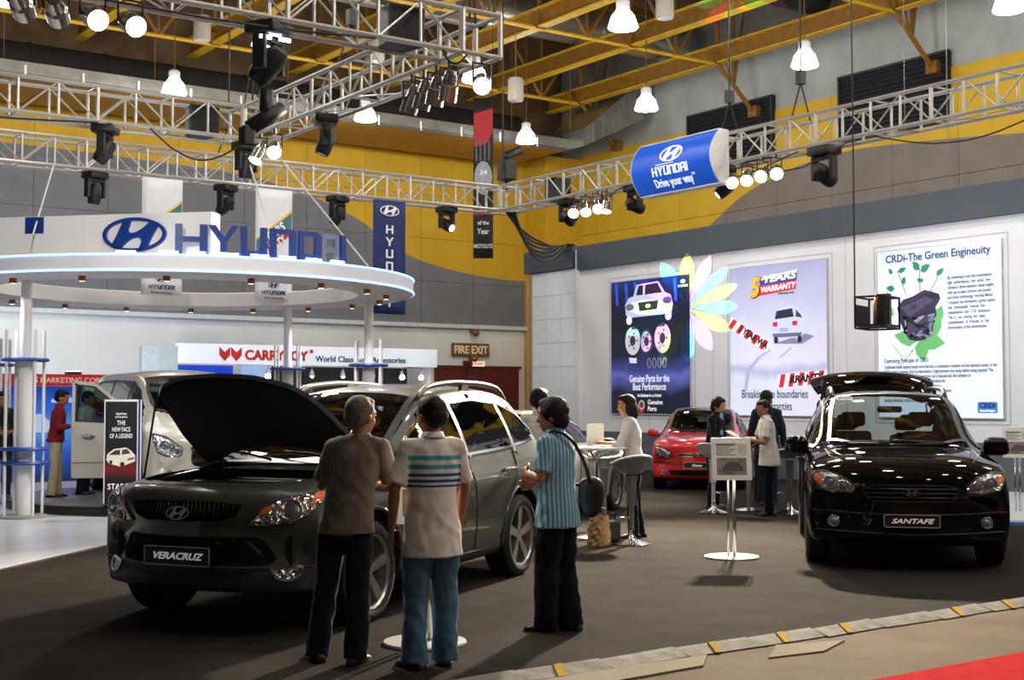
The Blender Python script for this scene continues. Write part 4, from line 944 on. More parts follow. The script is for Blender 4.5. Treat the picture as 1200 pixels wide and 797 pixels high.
    rs = MB().box(2.02, 2.12, -.50, .50, .93, .975).build('radiator_support', mat('engine_plastic', (.02, .02, .022), .3), root, True); bevel(rs, .015, 2)
    for k in range(6): MB().tube([(2.05, -.42+k*.168, .975), (2.02, -.38+k*.168, .99)], .012, 6).build('bolt', M_CHROME, root)
    MB().tube([(1.2, .3, .9), (1.3, .1, .97), (1.55, -.35, .96), (1.75, -.42, .9)], .035, 8).build('hose', M_TRIM, root, True)
    for sg in (1, -1):
        MB().tube([(2.0, sg*.60, .96), (1.8, sg*.67, 1.0), (1.4, sg*.71, 1.03), (1.15, sg*.70, 1.05)], .016, 8).build('fender_glint', mat('rail_silver', rgb(120, 118, 112), .3, .8), root, True)  # silver tubes added in place of bright glints along the inner fender edges
        MB().tube([(1.95, sg*.40, .965), (1.75, sg*.46, .98), (1.5, sg*.48, .99)], .022, 8).build('hose', M_TRIM, root, True)
    # cowl and wipers
    c.patch('cowl', [(1.0, -.74), (1.16, -.45), (1.23, 0), (1.16, .45), (1.0, .74), (.88, .72), (1.06, .4), (1.12, 0), (1.06, -.4), (.88, -.72)], 'top', M_TRIM, root, off=.01, r=0, rings=2)
    for y0, y1 in ((.55, -.05), (-.08, -.62)):
        MB().tube([(1.13, y0, 1.145), (1.08, (y0+y1)/2, 1.19), (1.0, y1, 1.20)], .011, 6).build('wiper', M_TRIM, root, True)
    MB().box(.45, .98, -.72, .72, .98, 1.06).build('dashboard', mat('dash_beige', rgb(95, 90, 75), .7), root)
    seats(root, [(.05, .86), (-.95, .86)], M_SEAT, .42)
    st = MB().tube([(.36+.05*math.cos(t), .37+.18*math.cos(t+1.57), 1.02+.17*math.sin(t+1.57)) for t in [2*math.pi*k/20 for k in range(20)]], .014, 6, closed=True).build('steering_wheel', M_TRIM, root, True)
    for (wx, wy) in W: wheel('wheel', root, (wx, wy, .37), 1 if wy > 0 else -1, .37, .25, .265, 5, 'thick')
    return root
make_veracruz()
# ---------------------------------------------------------------- other cars from one builder
def generic_car(name, K, W, wr, arch, paint, loc, rz, label, sp):
    c = Car(K, 7, W, arch, wr)
    root = empty(name, loc, rz, label, 'car')
    side, ws, rw = sp['side'], sp['ws'], sp['rw']
    cuts = [('side', side, (1, -1)), ('ftop', ws, ()), ('rtop', rw, ())]+sp.get('cuts', [])
    c.finish(root, paint, M_INNER, cuts)
    c.patch('windshield', ws, 'top', M_CLEAR, root, off=.006, r=0)
    c.patch('windshield_surround', ws, 'top', M_TRIM, root, off=.009, r=0, hole=.04)
    if sp.get('rear_glass', True):
        c.patch('rear_window', rw, 'top', M_GLASS, root, off=.006, r=.04)
        c.patch('rear_window_surround', rw, 'top', M_TRIM, root, off=.009, r=.04, hole=.03)
    zlo = min(v for u, v in side)
    for sg in (1, -1):
        sp_ = sp['pillars']; xs = [max(u for u, v in side)+.01]+list(sp_)+[min(u for u, v in side)-.01]
        for k in range(len(xs)-1):
            q = [(min(max(u, xs[k+1]), xs[k]), v) for u, v in densify(side, .02)]
            c.patch('side_window', q, 'side', sp.get('glass', M_GLASS), root, sg, off=.004, r=0, rings=3)
        c.patch('window_trim', side, 'side', sp.get('wtrim', M_TRIM), root, sg, off=.010, r=.04, hole=.03)
        for xp in sp_:
            zt = [v for u, v in densify(side, .02) if abs(u-xp) < .05]
            c.patch('pillar', [(xp+.035, min(zt)), (xp+.035, max(zt)), (xp-.035, max(zt)), (xp-.035, min(zt))], 'side', M_TRIM, root, sg, off=.008, r=0, rings=2)
        for seam in sp['seams']: c.line('door_seam', seam, 'side', M_INNER, root, sg)
        for xh, zh in sp['handles']:
            l, nn = c.hit('side', xh, zh, sg)
            MB().tube([l+Vector((.10, 0, 0))-nn*.01, l+Vector((.08, 0, 0))+nn*.035, l+Vector((-.08, 0, 0))+nn*.035, l+Vector((-.10, 0, 0))-nn*.01], .016, 8).build('door_handle', sp.get('handle_mat', paint), root, True)
        hl = [(sg*y, z) for y, z in sp['head']]
        o = c.patch('headlight', hl, 'front', M_LAMP, root, off=.010, thick=.03, r=.02, rings=5)
        c.patch('headlight_rim', hl, 'front', M_TRIM, o, off=.013, r=.02, hole=.012)
        for y, z, r_ in sp['proj']:
            l, nn = c.hit('front', sg*y, z); projector(o, l+nn*.018, (nn+Vector((1.2, 0, 0))).normalized(), r_)
        if 'turn' in sp: c.patch('turn_signal', [(sg*y, z) for y, z in sp['turn']], 'front', M_AMBER, o, off=.016, r=.01, rings=3)
        if 'fog' in sp:
            y, z, r_ = sp['fog']; l, nn = c.hit('front', sg*y, z); projector(root, l+nn*.012, (nn+Vector((1.5, 0, 0))).normalized(), r_, 'fog_lamp')
        c.patch('tail_lamp', [(sg*y, z) for y, z in sp['tail']], 'rear', M_REDLENS, root, off=.01, rings=3)
        mx, my, mz = sp['mirror']; mirror('wing_mirror', root, (mx, sg*my, mz), sg, paint, M_CHROME, sp.get('msize', (.12, .24, .17)))
        if sp.get('rails'): roof_rail(c, root, sg, sp['rails'][0], sp['rails'][1], sp['rails'][2], sp.get('rail_mat', M_TRIM))
    gm = mat('grille_black', (.006, .006, .006), .85, spec=.1)
    for k, g in enumerate(sp['grilles']):
        o = c.patch('grille' if k == 0 else 'lower_intake', g, 'front', gm, root, off=.006, r=.03, rings=4)
        if k == 0 and sp.get('grille_rim'): c.patch('grille_rim', g, 'front', sp['grille_rim'], o, off=.014, r=.03, hole=.014)
        if k == 0:
            z0, z1 = min(v for u, v in g), max(v for u, v in g); y1 = max(u for u, v in g)*.92; nb = sp.get('bars', 3)
            for j in range(nb):
                z = z0+(z1-z0)*(j+1)/(nb+1); c.line('grille_bar', [(-y1, z), (0, z), (y1, z)], 'front', sp.get('bar_mat', M_TRIM), o, r=.008, off=.012)
    for ln in sp.get('creases', []): c.line('bumper_crease', ln, 'front', M_TRIM, root, r=.008)
    if 'emb' in sp:
        l, nn = c.hit('front', 0, sp['emb'][0]); car_emblem(root, l+nn*.02, sp['emb'][1], M_CHROME, R(90), R(-20))
    if 'plate' in sp:
        z, t, sz = sp['plate']; l, nn = c.hit('front', 0, z); plate('number_plate', root, l+Vector((.025, 0, 0)), R(90), t, sz, shear=sp.get('pshear', .3), wid=sp.get('pwid', .76))
    for ln in sp.get('hoodlines', []):
        for sg in (1, -1): c.line('bonnet_seam', [(x, sg*y) for x, y in ln], 'top', M_INNER, root, r=.004)
    xd, zd, yd = sp['dash']
    MB().box(xd-.35, xd+.12, -yd, yd, zd-.1, zd).build('dashboard', M_SEATD, root)
    seats(root, sp['seats'], sp.get('seat_mat', M_SEATD), sp.get('zf', .3), y=sp.get('sy', .36))
    sx, sz = sp['steer']; sy = sp.get('sy', .36)
    MB().tube([(sx+.05*math.cos(t+1.57), sy+.18*math.cos(t), sz+.17*math.sin(t)) for t in [2*math.pi*k/20 for k in range(20)]], .013, 6, closed=True).build('steering_wheel', M_TRIM, root, True)
    if sp.get('wipers', True):
        for y0, y1 in ((.50, -.05), (-.08, -.56)):
            Q = []
            for t in (0, .25, .5, .75, 1):
                l, nn = c.hit('top', sp['wx']-.02-.03*t, y0+(y1-y0)*t); Q.append(l+nn*.02)
            MB().tube(Q, .010, 6).build('wiper', M_TRIM, root, True)
    for (wx, wy) in W: wheel('wheel', root, (wx, wy, wr), 1 if wy > 0 else -1, wr, .22, wr-.10, sp.get('spokes', 5), sp.get('style', 'single'), steer=sp.get('turned', 0) if wx > 0 else 0)
    return c, root
# ---- black SUV with open tailgate
def make_santafe():
    K = [(2.28, .50, .60, .68, .70, .76, .70, .52, .28), (2.275, .38, .68, .77, .80, .84, .79, .56, .27), (2.25, .29, .76, .86, .89, .89, .84, .60, .26), (2.18, .26, .84, .93, .96, .915, .86, .63, .24),
         (2.02, .24, .92, 1.0, 1.035, .93, .875, .66, .19), (1.7, .24, .98, 1.05, 1.09, .94, .88, .68, .09), (1.3, .24, 1.01, 1.09, 1.13, .945, .885, .69, .02), (1.0, .24, 1.03, 1.11, 1.15, .945, .885, .70, 0),
         (.62, .24, 1.05, 1.24, 1.38, .945, .88, .70, 0), (.22, .24, 1.06, 1.49, 1.60, .945, .88, .665, 0), (-.12, .24, 1.07, 1.61, 1.685, .945, .88, .645, 0), (-.7, .24, 1.08, 1.64, 1.715, .945, .88, .635, 0),
         (-1.4, .24, 1.10, 1.63, 1.705, .94, .875, .63, 0), (-1.92, .25, 1.12, 1.56, 1.65, .93, .86, .61, -.03), (-2.16, .27, 1.10, 1.38, 1.45, .91, .84, .60, -.08), (-2.30, .30, 1.0, 1.14, 1.18, .88, .82, .58, -.1),
         (-2.37, .42, .82, .90, .92, .84, .78, .55, -.12), (-2.39, .55, .65, .68, .70, .80, .74, .52, -.12)]
    W = [(1.35, .82), (1.35, -.82), (-1.35, .82), (-1.35, -.82)]
    paint = paintmat('paint_black', (.003, .003, .004), 0, .4, coat=.6, spec=0)
    sp = dict(side=[(.80, 1.10), (.40, 1.35), (.10, 1.51), (-.25, 1.575), (-.9, 1.595), (-1.45, 1.57), (-1.85, 1.49), (-1.98, 1.30), (-1.9, 1.17), (-1.2, 1.14), (-.3, 1.115)],
              ws=[(1.04, 0), (.98, -.45), (.82, -.69), (.30, -.645), (-.04, -.59), (-.02, 0), (-.04, .59), (.30, .645), (.82, .69), (.98, .45)], rw=[(-1.95, .62), (-1.95, -.62), (-2.30, -.66), (-2.30, .66)], rear_glass=False,
              cuts=[('rear', [(-.72, .78), (.72, .78), (.66, 1.64), (-.66, 1.64)], ())], pillars=(-.38, -1.36), glass=M_GLASS,
              seams=[[(.86, 1.08), (.88, .7), (.80, .36)], [(-.36, 1.13), (-.38, .36)], [(-1.36, 1.14), (-1.26, .88), (-.98, .6), (-.9, .38)]], handles=[(-.2, .95), (-1.14, .97)],
              head=[(.48, .80), (.50, .735), (.70, .725), (.82, .76), (.865, .84), (.86, .915), (.76, .935), (.58, .88)], proj=[(.585, .80, .05), (.715, .825, .06)], turn=[(.79, .80), (.85, .84), (.85, .89), (.79, .885)],
              fog=(.68, .46, .055), tail=[(.70, 1.0), (.85, 1.0), (.86, .82), (.72, .8)], mirror=(.72, .87, 1.13), msize=(.13, .25, .19), rails=(.0, -1.8, .60), rail_mat=mat('rail_black', (.02, .02, .02), .3),
              grilles=[[(-.44, .79), (-.38, .66), (.38, .66), (.44, .79), (.3, .82), (-.3, .82)], [(-.55, .44), (.55, .44), (.5, .33), (-.5, .33)]], grille_rim=mat('rail_black', (.02, .02, .02), .3), bars=3, bar_mat=mat('rail_black', (.02, .02, .02), .3),
              creases=[[(-.88, .56), (-.4, .545), (.4, .545), (.88, .56)], [(-.86, .38), (0, .36), (.86, .38)]], emb=(.745, .07), plate=(.49, 'SANTAFE', (.5, .12)), hoodlines=[[(1.0, .72), (1.6, .70), (2.0, .58)]],
              dash=(.85, 1.05, .70), seats=[(.08, .86), (-.9, .82), (-1.55, .78)], zf=.40, steer=(.42, 1.06), wx=1.0, spokes=5, style='split', seat_mat=M_SEATD)
    c, root = generic_car('suv', K, W, .365, .42, paint, (11.68, 9.47, 0), R(223.9), 'shiny black SUV with its tailgate raised, parked before the posters', sp)
    # raised tailgate
    gate = [(-.68, .84), (.68, .84), (.78, 1.05), (.72, 1.35), (.60, 1.62), (0, 1.655), (-.60, 1.62), (-.72, 1.35), (-.78, 1.05)]
    hv = Vector((-1.90, 0, 1.66)); M = Matrix.Translation(hv) @ Matrix.Rotation(R(TAILGATE), 4, 'Y') @ Matrix.Translation(-hv)
    g = c.patch('tailgate', gate, 'rear', paint, root, off=.005, thick=.06, r=.08, rings=8); g.data.transform(M)
    win = [(-.60, 1.12), (.60, 1.12), (.60, 1.38), (.50, 1.56), (-.50, 1.56), (-.60, 1.38)]
    q = c.patch('rear_window', win, 'rear', M_DARKGLASS, g, off=.012, thick=.01, r=.06, rings=5); q.data.transform(M)
    for sg in (1, -1):
        t = c.patch('tail_lamp', [(sg*.58, .98), (sg*.74, .98), (sg*.74, 1.10), (sg*.6, 1.10)], 'rear', M_REDLENS, g, off=.012, rings=3); t.data.transform(M)
        MB().tube([M @ Vector((-2.1, sg*.62, 1.42)), Vector((-2.02, sg*.64, 1.32))], .012, 6).build('gas_strut', M_CHROME, g, True)
    MB().box(-2.34, -2.26, -.7, .7, .68, .82).build('load_sill', M_TRIM, root)
    MB().box(-2.3, .9, -.70, .70, .34, .38).build('cabin_floor', M_SEATD, root)
    l, nn = c.hit('top', .02, 0); mr = MB().cbox((.12, 0, 1.50), (.04, .26, .07)).build('inner_mirror', M_TRIM, root); bevel(mr, .02, 2)
    l, nn = c.hit('top', .17, -.47)
    st = MB().prism([(-.085, -.03), (.085, -.03), (.085, .03), (-.085, .03)], 0, .002, lambda u, v, h: (u, -h, v)).build('window_sticker', mat('sticker_white', rgb(225, 225, 215), .5, emit=rgb(225, 225, 215), estr=.2), root)
    st.location = l+nn*.03; st.rotation_euler = (R(-58), 0, R(90))
    me = textmesh('97477', .05, .001, off=.001, width=.14); place2d(me, (0, -.003, -.018), (1, 0, 0), (0, 0, 1)); t_ = obj('sticker_number', me, M_TRIM, st)
    return root
make_santafe()
# ---- red hatchback
def make_getz():
    K = [(1.98, .46, .56, .62, .64, .68, .62, .46, .28), (1.975, .34, .62, .70, .73, .75, .70, .50, .27), (1.95, .25, .69, .78, .81, .79, .74, .54, .26), (1.86, .21, .76, .85, .88, .815, .76, .57, .23),
         (1.68, .20, .82, .90, .93, .825, .77, .59, .16), (1.3, .19, .88, .95, .98, .83, .78, .60, .05), (.98, .19, .90, .98, 1.01, .832, .78, .60, 0), (.6, .19, .92, 1.12, 1.22, .832, .775, .60, 0), (.25, .19, .93, 1.32, 1.40, .832, .77, .57, 0),
         (-.1, .19, .94, 1.40, 1.47, .832, .77, .55, 0), (-.7, .19, .95, 1.41, 1.485, .832, .77, .54, 0), (-1.25, .20, .97, 1.37, 1.44, .825, .76, .53, 0), (-1.55, .22, .96, 1.20, 1.26, .81, .74, .52, -.05), (-1.72, .26, .90, .98, 1.01, .79, .72, .50, -.1), (-1.80, .36, .74, .80, .82, .75, .69, .48, -.12), (-1.83, .48, .58, .61, .63, .7, .65, .46, -.12)]
    W = [(1.2275, .72), (1.2275, -.72), (-1.2275, .72), (-1.2275, -.72)]
    paint = paintmat('paint_red', rgb(205, 18, 28), 0, .3)
    sp = dict(side=[(.72, .97), (.42, 1.15), (.12, 1.30), (-.2, 1.35), (-.8, 1.36), (-1.2, 1.30), (-1.42, 1.08), (-1.2, 1.02), (-.3, .985)], ws=[(.98, 0), (.92, -.38), (.76, -.60), (.38, -.565), (.06, -.51), (.08, 0), (.06, .51), (.38, .565), (.76, .60), (.92, .38)], rw=[(-1.36, .50), (-1.36, -.50), (-1.66, -.55), (-1.66, .55)],
              pillars=(-.25, -1.0), seams=[[(.8, .95), (.82, .6), (.74, .3)], [(-.25, 1.0), (-.28, .3)], [(-1.0, 1.02), (-.9, .7), (-.75, .36)]], handles=[(-.1, .85), (-.8, .86)],
              head=[(.42, .66), (.45, .58), (.62, .585), (.72, .63), (.745, .73), (.73, .79), (.60, .76)], proj=[(.52, .64, .05), (.63, .68, .05)], turn=[(.69, .66), (.735, .70), (.73, .76), (.69, .75)], fog=(.58, .34, .05), tail=[(.60, .95), (.72, .94), (.73, .75), (.62, .75)],
              mirror=(.66, .80, 1.0), msize=(.10, .20, .14), grilles=[[(-.36, .665), (-.33, .61), (.33, .61), (.36, .665)], [(-.50, .37), (.50, .37), (.46, .28), (-.46, .28)]], grille_rim=M_CHROME, bars=2,
              creases=[[(-.78, .52), (-.4, .505), (.4, .505), (.78, .52)], [(-.78, .49), (-.4, .475), (.4, .475), (.78, .49)]], emb=(.64, .06), plate=(.46, 'Getz', (.46, .11)), pshear=.3, pwid=.4, hoodlines=[[(.98, .62), (1.5, .58), (1.75, .46)]],
              dash=(.78, .92, .6), seats=[(.05, .78), (-.8, .75)], zf=.3, steer=(.38, .92), wx=.96, sy=.32, spokes=6)
    return generic_car('hatchback', K, W, .29, .33, paint, GETZ[:2]+(0,), R(GETZ[2]), 'bright red small hatchback parked below the poster of car parts', sp)
make_getz()
# ---- silver-beige sedan
def make_sedan():
    K = [(2.22, .46, .54, .60, .62, .70, .64, .48, .3), (2.215, .34, .60, .67, .70, .78, .72, .52, .29), (2.18, .25, .67, .75, .78, .83, .77, .56, .28), (2.08, .21, .74, .81, .84, .86, .80, .58, .25), (1.85, .20, .80, .86, .89, .875, .82, .60, .17), (1.4, .19, .86, .92, .95, .885, .83, .62, .05),
         (1.02, .19, .89, .95, .985, .888, .83, .63, 0), (.6, .19, .91, 1.10, 1.20, .888, .825, .62, 0), (.2, .19, .93, 1.31, 1.38, .888, .82, .59, 0), (-.15, .19, .94, 1.39, 1.455, .888, .82, .57, 0), (-.65, .19, .96, 1.395, 1.47, .887, .82, .56, 0), (-1.05, .20, .98, 1.33, 1.40, .885, .815, .56, 0),
         (-1.45, .21, .99, 1.14, 1.22, .88, .81, .58, 0), (-1.75, .23, .99, 1.035, 1.06, .87, .80, .60, -.02), (-2.05, .26, .98, 1.01, 1.03, .85, .78, .60, -.07), (-2.22, .32, .88, .92, .94, .82, .76, .56, -.12), (-2.28, .42, .72, .76, .78, .78, .72, .5, -.14), (-2.29, .52, .6, .62, .64, .74, .68, .48, -.14)]
    W = [(1.325, .77), (1.325, -.77), (-1.325, .77), (-1.325, -.77)]
    paint = paintmat('paint_silver_beige', rgb(196, 186, 172), .55, .3)
    sp = dict(side=[(.78, .97), (.42, 1.15), (.1, 1.30), (-.2, 1.34), (-.7, 1.345), (-1.05, 1.28), (-1.40, 1.10), (-1.25, 1.035), (-.3, .99)], ws=[(1.02, 0), (.95, -.4), (.78, -.62), (.38, -.60), (.04, -.54), (.06, 0), (.04, .54), (.38, .60), (.78, .62), (.95, .4)], rw=[(-.98, .50), (-.98, -.50), (-1.58, -.55), (-1.58, .55)],
              pillars=(-.28, -1.08), wtrim=M_CHROME, seams=[[(.86, .95), (.88, .6), (.78, .3)], [(-.28, 1.0), (-.32, .3)], [(-1.08, 1.03), (-.98, .72), (-.82, .36)]], handles=[(-.12, .84), (-.9, .86)], handle_mat=M_CHROME,
              head=[(.44, .66), (.48, .59), (.66, .59), (.78, .64), (.81, .74), (.70, .75)], proj=[(.55, .64, .05), (.67, .66, .05)], fog=(.62, .34, .05), tail=[(.58, .92), (.80, .92), (.81, .75), (.60, .74)], mirror=(.70, .86, 1.0), msize=(.10, .2, .14),
              grilles=[[(-.36, .66), (-.32, .58), (.32, .58), (.36, .66)], [(-.5, .38), (.5, .38), (.46, .28), (-.46, .28)]], grille_rim=M_CHROME, emb=(.62, .06), dash=(.8, .92, .62), seats=[(0, .76), (-.85, .72)], zf=.28, steer=(.36, .92), wx=1.0, sy=.34, spokes=7)
    return generic_car('sedan', K, W, .32, .36, paint, SEDAN[:2]+(0,), R(SEDAN[2]), 'pale silver sedan parked behind the bar table with the grey stools', sp)
make_sedan()
# ---- silver van on the turntable, front door open
def make_van():
    z0 = .16
    K = [(2.56, .48, .60, .68, .70, .74, .68, .50, .30), (2.55, .36, .70, .80, .83, .82, .77, .54, .30), (2.51, .27, .80, .90, .94, .88, .82, .58, .28), (2.40, .24, .88, .98, 1.02, .92, .86, .62, .24), (2.15, .23, .96, 1.06, 1.10, .945, .88, .66, .15), (1.85, .22, 1.02, 1.14, 1.18, .955, .89, .69, .06),
         (1.62, .22, 1.05, 1.22, 1.30, .96, .89, .72, .02), (1.3, .22, 1.07, 1.42, 1.53, .96, .89, .73, 0), (.95, .22, 1.08, 1.64, 1.73, .96, .89, .71, 0), (.6, .22, 1.09, 1.78, 1.86, .96, .89, .70, 0), (-.2, .22, 1.10, 1.82, 1.915, .96, .89, .70, 0), (-1.4, .22, 1.10, 1.82, 1.915, .96, .89, .70, 0), (-2.1, .23, 1.10, 1.78, 1.87, .95, .88, .69, 0),
         (-2.38, .25, 1.10, 1.58, 1.65, .93, .87, .68, -.03), (-2.50, .28, 1.06, 1.2, 1.25, .91, .85, .66, -.06), (-2.54, .36, .85, .92, .95, .88, .82, .62, -.08), (-2.56, .5, .65, .68, .7, .84, .78, .58, -.08)]
    W = [(1.60, .80), (1.60, -.80), (-1.60, .80), (-1.60, -.80)]
    paint = paintmat('paint_van_silver', rgb(205, 200, 190), .35, .32)
    sp = dict(side=[(1.52, 1.13), (1.28, 1.36), (.95, 1.60), (.6, 1.72), (-.5, 1.75), (-1.6, 1.75), (-2.1, 1.70), (-2.25, 1.45), (-2.2, 1.18), (-.5, 1.16)], ws=[(1.74, 0), (1.69, -.4), (1.55, -.68), (1.15, -.70), (.78, -.63), (.80, 0), (.78, .63), (1.15, .70), (1.55, .68), (1.69, .4)], rw=[(-2.24, .6), (-2.24, -.6), (-2.47, -.62), (-2.47, .62)],
              cuts=[('side', [(1.44, 1.14), (1.25, 1.36), (.95, 1.58), (.52, 1.70), (.52, .36), (1.02, .36), (1.2, .75), (1.42, .84)], (-1,))],
              pillars=(.5, -.7), seams=[[(1.46, 1.12), (1.48, .9), (1.22, .8), (1.05, .36)], [(.5, 1.16), (.5, .36)], [(-.7, 1.16), (-.7, .36)]], handles=[(-.55, .95)], handle_mat=M_CHROME,
              head=[(.50, .78), (.53, .66), (.70, .66), (.82, .72), (.86, .90), (.84, .98), (.70, .94)], proj=[(.60, .76, .07), (.73, .82, .07)], fog=(.66, .42, .06), tail=[(.74, 1.5), (.86, 1.4), (.88, .95), (.76, .95)], mirror=(1.46, .96, 1.22), msize=(.13, .24, .24),
              grilles=[[(-.42, .80), (-.38, .68), (.38, .68), (.42, .80)], [(-.55, .48), (.55, .48), (.5, .34), (-.5, .34)]], grille_rim=M_CHROME, bars=3, bar_mat=M_CHROME, emb=(.74, .09), dash=(1.5, 1.1, .68), seats=[(.62, .86), (-.4, .84)], zf=.5, steer=(1.1, 1.15), wx=1.70, sy=.4, spokes=6)
    c, root = generic_car('van', K, W, .33, .38, paint, VAN[:2]+(z0,), R(VAN[2]), 'silver passenger van with its front door open on the turntable', sp)
    # open door, hinged at its front edge
    hx, hy = 1.40, -.90
    d = empty('front_door', (hx, hy, 0), R(VDOOR)); d.parent = root
    out = [(0, .40), (-.30, .34), (-.88, .34), (-.88, 1.72), (-.55, 1.70), (-.22, 1.40), (-.02, 1.16)]
    win = [(-.10, 1.16), (-.28, 1.38), (-.58, 1.62), (-.82, 1.65), (-.82, 1.14), (-.5, 1.10)]
    fn = lambda u, v, h: (u, -h-.03*math.cos((v-.9)*1.6), v)
    q = rounded(densify(out, .2), .03)
    def strip(z0_, z1_): pass
    low = rounded([(0, .40), (-.25, .34), (-.88, .34), (-.88, 1.12), (-.45, 1.09), (0, 1.14)], .03)
    MB().prism(densify(low, .15), -.03, .03, fn).build('door_panel', paint, d, True, angle=30)
    wo = densify(rounded([(0, 1.12), (-.22, 1.40), (-.55, 1.68), (-.88, 1.72), (-.88, 1.10), (-.45, 1.07)], .04), .06)
    MB().ring2(wo, inset(wo, .055), -.02, .025, fn).build('window_frame', paint, d, True, angle=30)
    MB().prism(inset(wo, .05), -.004, .002, fn).build('window_glass', M_CLEAR, d)
    MB().ring2(inset(wo, .045), inset(wo, .07), .0, .03, fn).build('window_seal', M_TRIM, d)
    MB().tube([(-.74, -.05, .93), (-.74, -.085, .935), (-.56, -.085, .935), (-.56, -.05, .93)], .018, 8).build('door_handle', M_CHROME, d, True)
    MB().ball((-.65, -.055, .925), (.10, .01, .05), 12, 6).build('handle_recess', mat('van_shadow', rgb(120, 118, 112), .4), d, True)
    MB().tube([(-.02, -.065, .56), (-.86, -.065, .56)], .008, 6).build('door_crease', mat('van_shadow', rgb(120, 118, 112), .4), d)
    return root
make_van()
# ---------------------------------------------------------------- booth wall with light-box posters
UX = (0, -1, 0); UZ = (0, 0, 1)
XW = 20.0
bw = struct(MB().box(XW, XW+.3, 7.5, 25.5, 0, 5.2).build('wall_booth', M_WHITE))
for k, y in enumerate((25.5, 23.0, 20.9, 17.2, 13.3, 10.6)):
    if k: MB().box(XW-.004, XW, y-.006, y+.006, .9, 4.78).build('joint', mat('joint_grey', rgb(190, 190, 192), .6), bw)
struct(MB().box(XW-.14, XW+.3, 7.5, 25.5, 4.78, 5.36).build('trim_6', M_DKBAND))
struct(MB().box(XW-.04, XW, 7.5, 25.5, 0, .86).build('baseboard_booth', mat('dado_grey', rgb(88, 94, 98), .6, var=.05)))
struct(MB().box(XW-.06, XW+.3, 25.5, 25.66, 0, 5.3).build('trim_7', M_WHITE))
tw = struct(empty('wall_tower', (XW, 25.7, 0)))
MB().box(-.12, .5, 0, 2.05, 4.86, 5.4).build('cap', M_DKBAND, tw)
mt_ = mat('tower_tile', rgb(222, 230, 236), .3, var=.03, scale=3)
for i in range(3):
    for j in range(8): MB().box(-.02, .1, .02+i*.6, .02+i*.6+.592, .04+j*.6, .04+j*.6+.592).build('tile', mt_, tw)
MB().box(.02, .4, 0, 1.84, 0, 4.86).build('core', mat('joint_grey', rgb(190, 190, 192), .6), tw)
for z in [.3+.6*k for k in range(8)]: rod('rung', me_a, (0, 1.84, z), (0, 2.02, z), .014, tw)
for y in (1.87, 2.03): rod('rail', me_a, (0, y, 0), (0, y, 4.86), .02, tw)
PB = {}
def pm(name, c, s=.6):
    return mat('print_'+name, c, .4, var=0, emit=c, estr=s)
def flat(name, poly, c, parent, h=.004, key=None):
    return MB().prism(poly, h, h+.002, lambda u, v, h_: (-h_, -u, v)).build(name, pm(key or '%d_%d_%d' % tuple(int(255*x) for x in c), c), parent)
def ptext(name, s, u, v, size, c, parent, width=None, align='CENTER', off=.002, h=.012, shear=0, rot=0, key=None, line=1.0):
    me = textmesh(s, size, .001, align, off, line=line, shear=shear, width=width)
    if rot: me.transform(Matrix.Rotation(rot, 4, 'Z'))
    place2d(me, (-h, -u, v), UX, UZ); return obj(name, me, pm(key or '%d_%d_%d' % tuple(int(255*x) for x in c), c), parent)
def poster(y0, y1, bg, label):
    p = tag(empty('wall_poster', (XW-.045, y0, 1.29)), label, 'poster'); W_, H_ = y0-y1, 3.09
    MB().box(0, .045, -W_, 0, 0, H_).build('light_box', bg, p)
    q = [(-.02, -.02), (W_+.02, -.02), (W_+.02, H_+.02), (-.02, H_+.02)]
    MB().ring2([(-.12, -.12), (W_+.12, -.12), (W_+.12, H_+.12), (-.12, H_+.12)], [(-.105, -.105), (W_+.105, -.105), (W_+.105, H_+.105), (-.105, H_+.105)], -.043, -.035, lambda u, v, h: (-h, -u, v)).build('outline', mat('joint_grey', rgb(190, 190, 192), .6), p)
    MB().ring2(q, [(0, 0), (W_, 0), (W_, H_), (0, H_)], -.04, .006, lambda u, v, h: (-h, -u, v)).build('frame', mat('frame_alu', rgb(200, 200, 205), .4, .4), p)
    return p, W_, H_
def gradmat(name, stops, axis='Z', lo=0, hi=3.09, es=.8, glow=None):
    m = mat(name, (1, 1, 1), .4, var=0); nt = m.node_tree; b = nt.nodes['Principled BSDF']; L = nt.links.new
    tc = nt.nodes['Texture Coordinate']; s = nt.nodes.new('ShaderNodeSeparateXYZ'); L(tc.outputs['Object'], s.inputs[0])
    mr = nt.nodes.new('ShaderNodeMapRange'); mr.inputs['From Min'].default_value = lo; mr.inputs['From Max'].default_value = hi; L(s.outputs[axis], mr.inputs['Value'])
    no = nt.nodes.new('ShaderNodeTexNoise'); no.inputs['Scale'].default_value = 1.6; no.inputs['Detail'].default_value = 4; L(tc.outputs['Object'], no.inputs['Vector'])
    ad = nt.nodes.new('ShaderNodeMath'); ad.operation = 'MULTIPLY_ADD'; ad.inputs[1].default_value = .16; L(no.outputs['Fac'], ad.inputs[0]); L(mr.outputs[0], ad.inputs[2])
    sb = nt.nodes.new('ShaderNodeMath'); sb.operation = 'SUBTRACT'; sb.inputs[1].default_value = .08; L(ad.outputs[0], sb.inputs[0])
    cr = nt.nodes.new('ShaderNodeValToRGB'); e = cr.color_ramp.elements
    e[0].position, e[0].color = stops[0][0], (*stops[0][1], 1); e[1].position, e[1].color = stops[-1][0], (*stops[-1][1], 1)
    for p_, c_ in stops[1:-1]: q = e.new(p_); q.color = (*c_, 1)
    L(sb.outputs[0], cr.inputs['Fac']); L(cr.outputs['Color'], b.inputs['Base Color']); L(cr.outputs['Color'], b.inputs['Emission Color']); b.inputs['Emission Strength'].default_value = es
    return m
WHT, NAVY, BLK_ = rgb(240, 242, 248), rgb(18, 28, 70), rgb(25, 27, 34)
